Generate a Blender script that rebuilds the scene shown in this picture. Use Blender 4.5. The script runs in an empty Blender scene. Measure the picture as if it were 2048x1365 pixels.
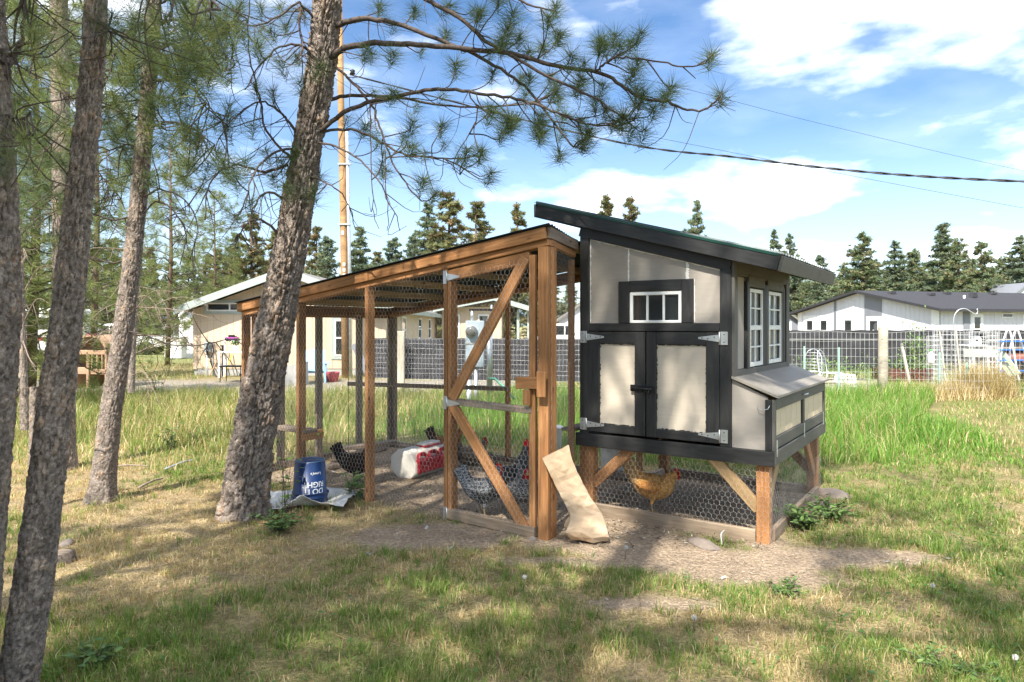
import bpy, bmesh, math, random
import numpy as np
from mathutils import Vector, Matrix, Quaternion
rad = math.radians
scn = bpy.context.scene
COL = scn.collection
# ------------------------------------------------------------------ camera
FPX, HOR, CAMZ = 1365.0, 652.0, 1.6          # focal length and horizon row in the 2048 px picture, eye height
cam = bpy.data.cameras.new('camera'); cam.lens = 24.0; cam.sensor_width = 36.0
cam.shift_y = -(682.5 - HOR) / 2048.0
cam.clip_start = 0.05; cam.clip_end = 20000
cam_o = bpy.data.objects.new('camera', cam); COL.objects.link(cam_o)
cam_o.location = (0, 0, CAMZ); cam_o.rotation_euler = (rad(90), 0, 0)
scn.camera = cam_o
# ------------------------------------------------------------------ light
SUN_AZ, SUN_EL = 203.0, 50.0                   # azimuth clockwise from +Y (view direction), behind the camera
world = bpy.data.worlds.new('World'); scn.world = world; world.use_nodes = True
nt = world.node_tree; nt.nodes.clear()
def wn(t, **k):
    n = nt.nodes.new(t)
    for a, b in k.items(): setattr(n, a, b)
    return n
def wl(a, b): nt.links.new(a, b)
out = wn('ShaderNodeOutputWorld'); bg = wn('ShaderNodeBackground')
sky = wn('ShaderNodeTexSky', sky_type='NISHITA', sun_disc=False)
sky.sun_elevation = rad(SUN_EL); sky.sun_rotation = rad(SUN_AZ); sky.air_density = 1.0; sky.dust_density = 1.2; sky.ozone_density = 1.6
bg.inputs['Strength'].default_value = 0.15; world.cycles.sampling_method = 'MANUAL'; world.cycles.sample_map_resolution = 512
tc = wn('ShaderNodeTexCoord')
sep = wn('ShaderNodeSeparateXYZ'); wl(tc.outputs['Generated'], sep.inputs[0])
def wm(op, a, b=None, clamp=False):
    n = wn('ShaderNodeMath', operation=op, use_clamp=clamp)
    for i, v in enumerate((a, b)):
        if v is None: continue
        if isinstance(v, (int, float)): n.inputs[i].default_value = v
        else: wl(v, n.inputs[i])
    return n.outputs[0]
az = wm('ARCTAN2', sep.outputs[0], sep.outputs[1]); el = wm('ARCSINE', sep.outputs[2])
cvec = wn('ShaderNodeCombineXYZ'); wl(az, cvec.inputs[0]); wl(wm('MULTIPLY', el, 2.8), cvec.inputs[1])
def wnoise(scale, detail, rough, w=0.0):
    n = wn('ShaderNodeTexNoise', noise_dimensions='4D'); n.inputs['Scale'].default_value = scale; n.inputs['Detail'].default_value = detail
    n.inputs['Roughness'].default_value = rough; n.inputs['W'].default_value = w; wl(cvec.outputs[0], n.inputs['Vector']); return n.outputs['Fac']
n1 = wnoise(7.0, 7, 0.52, 1.3); n2 = wnoise(2.6, 4, 0.5, 4.0); n3 = wnoise(5.0, 6, .6, 9.)
# cloud banks given by where they stand in the sky: azimuth, elevation, half width, half height (degrees)
banks = [(33, 24.5, 17, 6.2), (44, 14.5, 9, 4.6), (21, 10.9, 7.5, 2.2), (7, 10.3, 7, 2.1), (30, 5.0, 16, 1.4), (-42, 20, 13, 6), (85, 18, 22, 7), (140, 24, 30, 9), (-95, 17, 26, 7), (-150, 22, 30, 9), (0, 70, 400, 28), (180, 40, 60, 14), (100, 45, 40, 12), (-100, 45, 40, 12)]  # wide overhead bank is out of view, added for ambient fill light
acc = None
for a, e, w, h in banks:
    dx = wm('DIVIDE', wm('SUBTRACT', az, rad(a)), rad(w)); dy = wm('DIVIDE', wm('SUBTRACT', el, rad(e)), rad(h))
    r = wm('SUBTRACT', 1.0, wm('SQRT', wm('ADD', wm('MULTIPLY', dx, dx), wm('MULTIPLY', dy, dy))))
    acc = r if acc is None else wm('MAXIMUM', acc, r)
acc = wm('MAXIMUM', acc, -0.6)
dens = wm('ADD', wm('MULTIPLY', acc, 0.85), wm('MULTIPLY', wm('SUBTRACT', n1, 0.45), 4.2))
dens = wm('MULTIPLY', wm('ADD', dens, .20), 0.62, clamp=True)
wisp = wm('MULTIPLY', wm('SUBTRACT', wm('ADD', wm('MULTIPLY', n2, .6), wm('MULTIPLY', n3, .4)), 0.42), 2.4, clamp=True)
cover = wm('MAXIMUM', wm('MULTIPLY', wm('POWER', dens, 1.5), 0.8), wm('MULTIPLY', wisp, 0.15))
hz = wm('MULTIPLY', wm('SUBTRACT', 0.30, el), 2.0, clamp=True)
cover = wm('MAXIMUM', cover, wm('MULTIPLY', hz, 0.28))
mix = wn('ShaderNodeMix', data_type='RGBA'); wl(cover, mix.inputs['Factor'])
tint = wn('ShaderNodeMix', data_type='RGBA', blend_type='MULTIPLY'); tint.inputs['Factor'].default_value = 1.0
wl(sky.outputs[0], tint.inputs['A']); tint.inputs['B'].default_value = (.218, .285, .342, 1)
SKYTINT = tint
wl(tint.outputs['Result'], mix.inputs['A']); mix.inputs['B'].default_value = (6.4, 6.4, 6.35, 1)
CLOUD = mix
wl(mix.outputs['Result'], bg.inputs['Color']); wl(bg.outputs[0], out.inputs['Surface'])
sl = bpy.data.lights.new('sun', 'SUN'); sl.energy = 2.4; sl.angle = rad(0.53); sl.color = (1.0, 0.94, 0.84)
so = bpy.data.objects.new('sun', sl); COL.objects.link(so)
sdir = Vector((-math.sin(rad(SUN_AZ)) * math.cos(rad(SUN_EL)), -math.cos(rad(SUN_AZ)) * math.cos(rad(SUN_EL)), -math.sin(rad(SUN_EL))))
so.rotation_euler = sdir.to_track_quat('-Z', 'Y').to_euler(); so.location = (-6, -12, 18)
vs = scn.view_settings; vs.view_transform = 'Standard'; vs.look = 'None'; vs.gamma = 1.0; vs.use_curve_mapping = False
vs.exposure = 2.12
cy = scn.cycles
cy.max_bounces = 5; cy.diffuse_bounces = 3; cy.glossy_bounces = 2; cy.transmission_bounces = 3; cy.transparent_max_bounces = 4; cy.use_adaptive_sampling = True; cy.adaptive_threshold = 0.01; cy.use_denoising = True
# ------------------------------------------------------------------ helpers
RNG = np.random.default_rng(11); random.seed(5)
YAW = rad(34.7)
COOP = Vector((1.8873, 4.9636, 0.0))           # front outer corner of the coop; its x runs along the front, its y to the back
UX, VX = Vector((math.cos(YAW), -math.sin(YAW), 0)), Vector((math.sin(YAW), math.cos(YAW), 0))
def L2W(u, v, z=0.0): return COOP + UX * u + VX * v + Vector((0, 0, z))
def P(x, y, D): return Vector(((x - 1024) / FPX * D, D, CAMZ - (y - HOR) / FPX * D))
def G(x, y):
    D = CAMZ * FPX / (y - HOR); return Vector(((x - 1024) / FPX * D, D, 0))
def tag(o, label=None, cat=None, group=None, kind=None):
    if label: o['label'] = label
    if cat: o['category'] = cat
    if group: o['group'] = group
    if kind: o['kind'] = kind
    return o
def thing(name, label, cat, loc=(0, 0, 0), rz=0.0, group=None):
    o = bpy.data.objects.new(name, None); COL.objects.link(o); o.location = loc; o.rotation_euler = (0, 0, rz); o.empty_display_size = .1
    return tag(o, label, cat, group)
def link(name, me, parent=None):
    o = bpy.data.objects.new(name, me); COL.objects.link(o)
    if parent: o.parent = parent
    return o
def npmesh(name, V, Fc, mat, smooth=False, attrs=None):
    """V (n,3), Fc (m,k) int -> mesh, fast."""
    V = np.ascontiguousarray(V, np.float32); Fc = np.ascontiguousarray(Fc, np.int32); m, k = Fc.shape
    me = bpy.data.meshes.new(name); me.vertices.add(len(V)); me.vertices.foreach_set('co', V.ravel())
    me.loops.add(m * k); me.loops.foreach_set('vertex_index', Fc.ravel()); me.polygons.add(m)
    me.polygons.foreach_set('loop_start', np.arange(0, m * k, k, dtype=np.int32))
    if smooth: me.polygons.foreach_set('use_smooth', np.ones(m, bool))
    for an, arr in (attrs or {}).items():
        arr = np.asarray(arr, np.float32)
        if arr.ndim == 1: a = me.attributes.new(an, 'FLOAT', 'POINT'); a.data.foreach_set('value', arr)
        else:
            a = me.attributes.new(an, 'FLOAT_COLOR', 'POINT'); c4 = np.ones((len(arr), 4), np.float32); c4[:, :3] = arr; a.data.foreach_set('color', c4.ravel())
    me.update(calc_edges=True)
    if mat: me.materials.append(mat)
    return me
class MB:
    """collects shapes into one mesh"""
    def __init__(s): s.v, s.f, s.sm = [], [], []
    def add(s, vs, fs, smooth=False):
        b = len(s.v); s.v += [tuple(p) for p in vs]; s.f += [tuple(i + b for i in f) for f in fs]; s.sm += [smooth] * len(fs); return s
    def box(s, a, b, ch=0.0, M=None):
        x0, y0, z0 = (min(a[i], b[i]) for i in range(3)); x1, y1, z1 = (max(a[i], b[i]) for i in range(3))
        if ch <= 0:
            vs = [(x, y, z) for x in (x0, x1) for y in (y0, y1) for z in (z0, z1)]
            fs = [(0, 1, 3, 2), (4, 6, 7, 5), (0, 4, 5, 1), (2, 3, 7, 6), (0, 2, 6, 4), (1, 5, 7, 3)]
        else:
            c = min(ch, (x1 - x0) * .45, (y1 - y0) * .45, (z1 - z0) * .45); vs = []; ix = {}
            for i, (x, sx) in enumerate(((x0, 1), (x1, -1))):
                for j, (y, sy) in enumerate(((y0, 1), (y1, -1))):
                    for k, (z, sz) in enumerate(((z0, 1), (z1, -1))):
                        for a_, p in (('x', (x, y + sy * c, z + sz * c)), ('y', (x + sx * c, y, z + sz * c)), ('z', (x + sx * c, y + sy * c, z))):
                            ix[i, j, k, a_] = len(vs); vs.append(p)
            fs = []
            for i in (0, 1):
                q = [ix[i, 0, 0, 'x'], ix[i, 1, 0, 'x'], ix[i, 1, 1, 'x'], ix[i, 0, 1, 'x']]; fs.append(q[::-1] if i == 0 else q)
                q = [ix[0, i, 0, 'y'], ix[1, i, 0, 'y'], ix[1, i, 1, 'y'], ix[0, i, 1, 'y']]; fs.append(q if i == 0 else q[::-1])
                q = [ix[0, 0, i, 'z'], ix[1, 0, i, 'z'], ix[1, 1, i, 'z'], ix[0, 1, i, 'z']]; fs.append(q[::-1] if i == 0 else q)
            for a_ in (0, 1):
                for b_ in (0, 1):
                    fs.append((ix[a_, b_, 0, 'x'], ix[a_, b_, 1, 'x'], ix[a_, b_, 1, 'y'], ix[a_, b_, 0, 'y']))
                    fs.append((ix[a_, 0, b_, 'x'], ix[a_, 1, b_, 'x'], ix[a_, 1, b_, 'z'], ix[a_, 0, b_, 'z']))
                    fs.append((ix[0, a_, b_, 'y'], ix[1, a_, b_, 'y'], ix[1, a_, b_, 'z'], ix[0, a_, b_, 'z']))
            for i in (0, 1):
                for j in (0, 1):
                    for k in (0, 1): fs.append((ix[i, j, k, 'x'], ix[i, j, k, 'y'], ix[i, j, k, 'z']))
        if M is not None: vs = [M @ Vector(p) for p in vs]
        return s.add(vs, fs)
    def tube(s, pts, rr, n=8, cap=True, smooth=True):
        pts = [Vector(p) for p in pts]
        if isinstance(rr, (int, float)): rr = [rr] * len(pts)
        vs, fs = [], []; t0 = (pts[1] - pts[0]).normalized(); nrm = t0.orthogonal().normalized()
        for i, p in enumerate(pts):
            t = (pts[min(i + 1, len(pts) - 1)] - pts[max(i - 1, 0)]); t = t.normalized() if t.length > 1e-9 else t0
            nrm = (nrm - t * nrm.dot(t)); nrm = nrm.normalized() if nrm.length > 1e-6 else t.orthogonal().normalized(); bi = t.cross(nrm)
            for k in range(n):
                a = 2 * math.pi * k / n; vs.append(p + (nrm * math.cos(a) + bi * math.sin(a)) * rr[i])
        for i in range(len(pts) - 1):
            for k in range(n): fs.append((i * n + k, i * n + (k + 1) % n, (i + 1) * n + (k + 1) % n, (i + 1) * n + k))
        if cap: fs += [tuple(range(n))[::-1], tuple((len(pts) - 1) * n + k for k in range(n))]
        return s.add(vs, fs, smooth)
    def lathe(s, prof, n=24, c=(0, 0, 0), M=None, smooth=True):
        vs, fs = [], []
        for r, z in prof:
            for k in range(n): a = 2 * math.pi * k / n; vs.append(Vector((r * math.cos(a), r * math.sin(a), z)))
        for i in range(len(prof) - 1):
            for k in range(n): fs.append((i * n + k, i * n + (k + 1) % n, (i + 1) * n + (k + 1) % n, (i + 1) * n + k))
        fs += [tuple(range(n))[::-1], tuple((len(prof) - 1) * n + k for k in range(n))]
        vs = [(M @ p if M is not None else p) + Vector(c) for p in vs]
        return s.add(vs, fs, smooth)
    def prism(s, poly, a, b, axis=1):
        """extrude a 2-D polygon along an axis from a to b"""
        def pt(p, t):
            q = list(p); q.insert(axis, t); return q
        n = len(poly); vs = [pt(p, a) for p in poly] + [pt(p, b) for p in poly]
        fs = [tuple(range(n)), tuple(range(2 * n - 1, n - 1, -1))] + [(i, n + i, n + (i + 1) % n, (i + 1) % n) for i in range(n)]
        return s.add(vs, fs)
    def mesh(s, name, mat):
        me = bpy.data.meshes.new(name); me.from_pydata(s.v, [], s.f); me.polygons.foreach_set('use_smooth', np.array(s.sm, bool))
        bm = bmesh.new(); bm.from_mesh(me); bmesh.ops.recalc_face_normals(bm, faces=bm.faces); bm.to_mesh(me); bm.free()
        if mat: me.materials.append(mat)
        me.update(); return me
    def build(s, name, mat, parent=None): return link(name, s.mesh(name, mat), parent)
def beam(name, parent, p, q, w, h, mat, up=(0, 0, 1), ch=0.004):
    """a board of its own: length along its local x (grain), w across, h along up"""
    p, q = Vector(p), Vector(q); d = q - p; L = d.length; x = d.normalized(); up = Vector(up)
    y = up.cross(x); y = y.normalized() if y.length > 1e-5 else x.orthogonal().normalized(); z = x.cross(y)
    o = MB().box((-L / 2, -w / 2, -h / 2), (L / 2, w / 2, h / 2), ch).build(name, mat, parent)
    o.matrix_local = Matrix.Translation((p + q) / 2) @ Matrix((x, y, z)).transposed().to_4x4(); return o
def post(name, parent, x0, x1, y0, y1, z0, z1, mat, ch=0.004):
    """vertical board given by its extents, grain upright"""
    return beam(name, parent, ((x0 + x1) / 2, (y0 + y1) / 2, z0), ((x0 + x1) / 2, (y0 + y1) / 2, z1), abs(y1 - y0), abs(x1 - x0), mat, up=(1, 0, 0), ch=ch)
def copy_tree(o, parent=None):
    c = o.copy(); COL.objects.link(c); c.parent = parent
    for ch in list(o.children): copy_tree(ch, c)
    return c
# numpy value noise
def vnoise(x, y, s, seed=0):
    x = np.asarray(x, float) / s; y = np.asarray(y, float) / s; xi = np.floor(x).astype(np.int64); yi = np.floor(y).astype(np.int64); fx = x - xi; fy = y - yi
    fx = fx * fx * (3 - 2 * fx); fy = fy * fy * (3 - 2 * fy)
    def hsh(a, b):
        n = (a * 374761393 + b * 668265263 + seed * 974634777) & 0x7fffffff; n = ((n ^ (n >> 13)) * 1274126177) & 0x7fffffff; return ((n ^ (n >> 16)) & 0xffff) / 65535.0
    return (hsh(xi, yi) * (1 - fx) + hsh(xi + 1, yi) * fx) * (1 - fy) + (hsh(xi, yi + 1) * (1 - fx) + hsh(xi + 1, yi + 1) * fx) * fy
def fbm(x, y, s, seed=0, o=4): return sum(vnoise(x, y, s / 2 ** i, seed + i) * .5 ** i for i in range(o)) / sum(.5 ** i for i in range(o))
def sstep(a, b, x): t = np.clip((x - a) / (b - a), 0, 1); return t * t * (3 - 2 * t)
# ------------------------------------------------------------------ materials
class Mat:
    def __init__(s, name, rough=.7, spec=.3, metal=0.0):
        s.m = bpy.data.materials.new(name); s.m.use_nodes = True; s.t = s.m.node_tree; s.b = s.t.nodes['Principled BSDF']
        s.b.inputs['Roughness'].default_value = rough; s.b.inputs['Specular IOR Level'].default_value = spec; s.b.inputs['Metallic'].default_value = metal
        s.tcn = s.n('ShaderNodeTexCoord'); s.oi = s.n('ShaderNodeObjectInfo')
    def n(s, t, **k):
        n = s.t.nodes.new(t)
        for a, b in k.items(): setattr(n, a, b)
        return n
    def l(s, a, b): s.t.links.new(a, b)
    def coord(s, scale=(1, 1, 1), kind='Object', shift=True):
        mp = s.n('ShaderNodeMapping'); mp.inputs['Scale'].default_value = scale
        if kind == 'World':
            g = s.n('ShaderNodeNewGeometry'); s.l(g.outputs['Position'], mp.inputs['Vector'])
        else: s.l(s.tcn.outputs[kind], mp.inputs['Vector'])
        if shift and kind != 'World':
            c = s.n('ShaderNodeVectorMath', operation='SCALE'); cv = s.n('ShaderNodeCombineXYZ')
            for i in range(3): s.l(s.oi.outputs['Random'], cv.inputs[i])
            s.l(cv.outputs[0], c.inputs[0]); c.inputs['Scale'].default_value = 37.0; s.l(c.outputs[0], mp.inputs['Location'])
        return mp.outputs[0]
    def noise(s, vec, scale=5, detail=5, rough=.55, dist=0.0):
        n = s.n('ShaderNodeTexNoise'); n.inputs['Scale'].default_value = scale; n.inputs['Detail'].default_value = detail; n.inputs['Roughness'].default_value = rough; n.inputs['Distortion'].default_value = dist
        s.l(vec, n.inputs['Vector']); return n.outputs['Fac']
    def voro(s, vec, scale=5, feature='F1', out='Distance', rnd=1.0):
        n = s.n('ShaderNodeTexVoronoi', feature=feature); n.inputs['Scale'].default_value = scale; n.inputs['Randomness'].default_value = rnd; s.l(vec, n.inputs['Vector']); return n.outputs[out]
    def ramp(s, fac, stops, interp='LINEAR'):
        r = s.n('ShaderNodeValToRGB'); r.color_ramp.interpolation = interp; el_ = r.color_ramp.elements
        while len(el_) < len(stops): el_.new(.5)
        for e, (p, c) in zip(el_, stops): e.position = p; e.color = (*c, 1) if len(c) == 3 else c
        s.l(fac, r.inputs[0]); return r.outputs[0]
    def mix(s, f, a, b, mode='MIX'):
        n = s.n('ShaderNodeMix', data_type='RGBA', blend_type=mode)
        for sk, v in (('Factor', f), ('A', a), ('B', b)):
            if isinstance(v, (int, float)): n.inputs[sk].default_value = v
            elif isinstance(v, tuple): n.inputs[sk].default_value = (*v, 1)
            else: s.l(v, n.inputs[sk])
        return n.outputs['Result']
    def math(s, op, a, b=0.0, clamp=False):
        n = s.n('ShaderNodeMath', operation=op, use_clamp=clamp)
        for i, v in enumerate((a, b)):
            if isinstance(v, (int, float)): n.inputs[i].default_value = v
            else: s.l(v, n.inputs[i])
        return n.outputs[0]
    def attr(s, name, out='Color'):
        n = s.n('ShaderNodeAttribute', attribute_name=name); return n.outputs[out]
    def color(s, c):
        if isinstance(c, tuple): s.b.inputs['Base Color'].default_value = (*c, 1)
        else: s.l(c, s.b.inputs['Base Color'])
        return s
    def bump(s, h, strength=.3, dist=.01, prev=None):
        b = s.n('ShaderNodeBump'); b.inputs['Strength'].default_value = strength; b.inputs['Distance'].default_value = dist; s.l(h, b.inputs['Height']); s.l(b.outputs[0], s.b.inputs['Normal']); return s
    def translucent(s, fac, c):
        o = s.t.nodes['Material Output']; t = s.n('ShaderNodeBsdfTranslucent'); mx = s.n('ShaderNodeMixShader'); mx.inputs[0].default_value = fac
        if isinstance(c, tuple): t.inputs[0].default_value = (*c, 1)
        else: s.l(c, t.inputs[0])
        s.l(s.b.outputs[0], mx.inputs[1]); s.l(t.outputs[0], mx.inputs[2]); s.l(mx.outputs[0], o.inputs['Surface']); return s
def wood(name, c0, c1, c2, rough=.75, grain=1.0, spec=.25):
    m = Mat(name, rough, spec); v = m.coord((1.6, 26, 26)); g = m.noise(v, 1.6 * grain, 6, .65, .6); v2 = m.coord((.9, 3, 3)); b = m.noise(v2, 1.3, 3)
    c = m.ramp(g, [(.3, c0), (.5, c1), (.72, c2)]); w = m.ramp(b, [(.35, (.72, .72, .72)), (.7, (1.15, 1.12, 1.1))])
    rnd = m.ramp(m.oi.outputs['Random'], [(0, (.82, .80, .78)), (1, (1.15, 1.12, 1.08))])
    kv = m.coord((3.0, 9, 9)); k = m.voro(kv, 1.0); kn = m.ramp(k, [(.05, (.35, .28, .22)), (.13, (1, 1, 1))])
    c = m.mix(1.0, m.mix(1.0, m.mix(1.0, c, w, 'MULTIPLY'), rnd, 'MULTIPLY'), kn, 'MULTIPLY'); m.color(c); m.bump(g, .35, .002); return m.m
def paint(name, c, rough=.6, var=.12, scale=6, bump=.15, stretch=(1, 1, 1), spec=.35, wear=None, bdist=.002):
    m = Mat(name, rough, spec); v = m.coord(stretch); n = m.noise(v, scale, 6, .6)
    lo = tuple(x * (1 - var) for x in c); hi = tuple(min(1, x * (1 + var)) for x in c); cc = m.ramp(n, [(.3, lo), (.7, hi)])
    if wear:
        n2 = m.noise(m.coord((1, 1, 1)), 11, 8, .7); f = m.ramp(n2, [(wear[1], (0, 0, 0)), (wear[1] + .07, (1, 1, 1))]); cc = m.mix(f, cc, wear[0])
    m.color(cc); m.bump(m.noise(m.coord(stretch), scale * 9, 4, .6), bump, bdist); return m.m
def plain(name, c, rough=.5, spec=.4, metal=0.0, var=.08):
    m = Mat(name, rough, spec, metal); n = m.noise(m.coord(), 9, 4); m.color(m.ramp(n, [(.3, tuple(x * (1 - var) for x in c)), (.7, tuple(min(1, x * (1 + var)) for x in c))])); return m.m
M = {}
M['cedar'] = wood('cedar_stain', (.225, .105, .042), (.355, .175, .072), (.47, .26, .12))
M['cedar_pale'] = wood('pale_fir', (.33, .21, .095), (.47, .32, .16), (.57, .42, .24))
M['grey_wood'] = wood('weathered_wood', (.15, .115, .085), (.25, .20, .155), (.35, .30, .24))
M['fence_wood'] = wood('bleached_post', (.30, .27, .21), (.43, .40, .33), (.54, .51, .43))
M['pole_wood'] = wood('pole_wood', (.27, .15, .07), (.38, .23, .11), (.47, .31, .17))
M['mid_wood'] = wood('worn_board', (.20, .15, .105), (.30, .235, .17), (.40, .33, .25))
M['black_trim'] = paint('black_trim_paint', (.026, .026, .026), .5, .35, 5, .35, (1.2, 9, 9), .4, wear=((.10, .095, .085), .70))
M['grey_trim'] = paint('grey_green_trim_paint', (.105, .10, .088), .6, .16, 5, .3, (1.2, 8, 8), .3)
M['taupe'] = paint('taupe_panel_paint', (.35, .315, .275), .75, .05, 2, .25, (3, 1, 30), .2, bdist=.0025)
M['cream'] = paint('cream_panel_paint', (.55, .48, .385), .7, .05, 2, .25, (3, 1, 30), .25, bdist=.0025)
M['lid'] = paint('grey_lid_paint', (.25, .225, .19), .6, .12, 4, .25)
M['putty'] = paint('caulk', (.74, .73, .69), .7, .06, 20, .5)
M['white_pvc'] = plain('white_vinyl', (.76, .76, .73), .4, .4)
M['galv'] = plain('galvanised_metal', (.58, .60, .60), .42, .5, .75, .18)
M['wire'] = plain('galvanised_wire', (.60, .57, .53), .45, .5, .35)
M['wire_bright'] = plain('bright_wire', (.80, .80, .80), .45, .5, .25)
M['black_metal'] = plain('black_metal', (.016, .016, .018), .4, .5, .3)
M['roof_metal'] = plain('dark_green_roof_metal', (.05, .065, .068), .35, .5, .4, .2)
M['roof_edge'] = plain('green_roof_edge', (.006, .05, .036), .4, .5)
M['run_roof'] = plain('corrugated_roof', (.016, .018, .021), .6, .3, 0, .2)
M['cream_slat'] = paint('cream_slat_paint', (.60, .50, .34), .7, .07, 3, .3, (5, 1, 8), .25)
def glass(name, tint_=(.02, .024, .026), rough=.03):
    m = Mat(name, rough, .9); m.color(tint_); m.b.inputs['Coat Weight'].default_value = .6; m.b.inputs['Coat Roughness'].default_value = .02
    m.bump(m.noise(m.coord(), 3.0, 2), .05, .01); return m.m
M['glass'] = glass('window_glass')
M['glass_pale'] = glass('hazy_window_glass', (.12, .12, .11), .08)
# ------------------------------------------------------------------ ground
def uv_of(x, y):
    dx, dy = x - COOP.x, y - COOP.y; return dx * UX.x + dy * UX.y, dx * VX.x + dy * VX.y
def dirt_of(x, y):
    u, v = uv_of(x, y); n = (fbm(x, y, .5, 3) - .5) * 1.7
    def rect(u0, u1, v0, v1, e): return np.minimum(np.minimum(u - u0, u1 - u), np.minimum(v - v0, v1 - v)) / e
    def ell(cx, cy, rx, ry, a, b): return (1 - np.sqrt(((a - cx) / rx) ** 2 + ((b - cy) / ry) ** 2)) * 2.2
    d = np.maximum.reduce([rect(-5.15, -1.3, -.72, 1.35, .35), rect(-1.7, .05, -.2, 1.9, .3), ell(-.85, -.55, 1.4, .52, u, v), ell(2.25, 4.70, .70, .22, x, y), ell(.78, 3.92, .40, .12, x, y), ell(1.2, 4.62, 1.3, .16, x, y), ell(-.6, 5.25, .8, .35, x, y) * .7])
    return np.clip(sstep(-.25, .55, d + n), 0, 1)
def green_of(x, y):
    b = np.where(x > 1.0, .22, 0) * sstep(.6, 2.2, x) + .20 * sstep(4.3, 3.0, y) - .16 * sstep(.6, -.8, x) * sstep(3.4, 4.2, y) * sstep(7.5, 6.5, y)
    b = b + .16 * sstep(7.2, 9, y) + .3 * sstep(1.2, 2.4, x) * sstep(6, 7.5, y)
    return np.clip((fbm(x, y, .9, 21) - .5) * 2.1 + (fbm(x, y, .22, 33) - .5) * .9 + .42 + b, 0, 1)
def gz(x, y):
    u, v = uv_of(x, y); w = sstep(0, 1.2, np.maximum(np.maximum(np.abs(u + 2.6) - 2.8, np.abs(v - .3) - 1.4), 0))
    return ((fbm(x, y, 1.3, 5, 3) - .5) * .07 + (fbm(x, y, .28, 8, 3) - .5) * .022) * w + (fbm(x, y, .2, 9, 2) - .5) * .012 * (1 - w)
def axis(lo, hi, step, far_lo, far_hi):
    a = list(np.arange(lo, hi + 1e-6, step)); s = step; x = hi
    while x < far_hi: s *= 1.22; x += s; a.append(x)
    s = step; x = lo; b = []
    while x > far_lo: s *= 1.22; x -= s; b.append(x)
    return np.array(b[::-1] + a)
xs = axis(-8, 9, .075, -3500, 3500); ys = axis(1.4, 13, .075, -800, 5000)
X_, Y_ = np.meshgrid(xs, ys); nx, ny = len(xs), len(ys)
fade = sstep(40, 15, np.hypot(X_, Y_))
Z_ = gz(X_, Y_) * fade
gd = dirt_of(X_, Y_); gg = green_of(X_, Y_)
straw = np.array([.42, .32, .185]); soil = np.array([.42, .325, .235]); turf = np.array([.23, .215, .09]); far = np.array([.33, .28, .15])
colr = straw[None, None] * (1 - gg[..., None]) + turf[None, None] * gg[..., None]
colr = colr * (1 - gd[..., None]) + soil[None, None] * gd[..., None]
farw = sstep(16, 24, Y_)[..., None]; far2 = far[None, None] * (1 + .5 * (fbm(X_, Y_, 9, 44)[..., None] - .5)) + np.array([-.06, .0, -.03]) * (fbm(X_, Y_, 14, 71)[..., None] > .52)
colr = colr * (1 - farw) + far2 * farw
drive = (sstep(15.6, 16.4, Y_) * sstep(20.5, 19.8, Y_) * sstep(1.0, 0, X_))[..., None]; colr = colr * (1 - drive) + np.array([.36, .32, .27]) * drive   # gravel drive by the house
idx = np.arange(nx * ny).reshape(ny, nx); Fq = np.stack([idx[:-1, :-1], idx[:-1, 1:], idx[1:, 1:], idx[1:, :-1]], -1).reshape(-1, 4)
m = Mat('ground_soil', .95, .1); wv = m.coord((1, 1, 1), 'World'); a = m.noise(wv, 34, 7, .7); b = m.noise(wv, 4.5, 5, .6); sp = m.voro(wv, 70)
c = m.mix(1.0, m.attr('zone'), m.ramp(a, [(.28, (.42, .40, .38)), (.5, (.92, .92, .92)), (.74, (1.6, 1.57, 1.5))]), 'MULTIPLY')
c = m.mix(1.0, c, m.ramp(b, [(.3, (.78, .78, .78)), (.7, (1.18, 1.17, 1.15))]), 'MULTIPLY')
c = m.mix(m.math('MULTIPLY', m.ramp(sp, [(.10, (1, 1, 1)), (.16, (0, 0, 0))]), m.ramp(m.noise(wv, 9, 3), [(.5, (0, 0, 0)), (.62, (.75, .75, .75))])), c, (.42, .38, .31))
m.color(c); m.bump(m.math('ADD', a, m.math('MULTIPLY', sp, .6)), 1.0, .03)
gme = npmesh('ground', np.stack([X_, Y_, Z_], -1).reshape(-1, 3), Fq, m.m, True, {'zone': colr.reshape(-1, 3)})
tag(link('ground', gme), 'dry lawn and bare soil around the chicken coop', None, None, 'structure')
# ------------------------------------------------------------------ grass blades
def blades(name, x, y, h, w, colour, lean=.5, label='', bend=.6, parent=None, seg=2, la=None):
    n = len(x); rng = RNG; a = rng.uniform(0, 2 * np.pi, n); la = rng.uniform(0, 2 * np.pi, n) if la is None else la; ln = lean * rng.uniform(.15, 1.0, n) * h
    z = gz(x, y) - .008; sx, sy = np.cos(a) * w / 2, np.sin(a) * w / 2; lx, ly = np.cos(la) * ln, np.sin(la) * ln
    base = np.stack([x, y, z], -1); side = np.stack([sx, sy, np.zeros(n)], -1)
    mid = base + np.stack([lx * .32, ly * .32, h * .58], -1); tip = base + np.stack([lx, ly, h * np.clip(1 - .45 * (ln / h) ** 2 * bend * 2, .25, 1)], -1)
    if seg == 1:
        V = np.stack([base - side, base + side, tip], 1).reshape(-1, 3); i = np.arange(n)[:, None] * 3; Fc = np.concatenate([i, i + 1, i + 2], 1); rep = 3
    else:
        V = np.stack([base - side, base + side, mid - side * .75, mid + side * .75, tip], 1).reshape(-1, 3); i = np.arange(n)[:, None] * 5
        Fc = np.concatenate([np.concatenate([i, i + 1, i + 3], 1), np.concatenate([i, i + 3, i + 2], 1), np.concatenate([i + 2, i + 3, i + 4], 1)]); rep = 5
    me = npmesh(name, V, Fc, M['blade'], False, {'tint': np.repeat(colour, rep, 0)})
    o = link(name, me, parent); return tag(o, label, 'grass', None, 'stuff')
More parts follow.
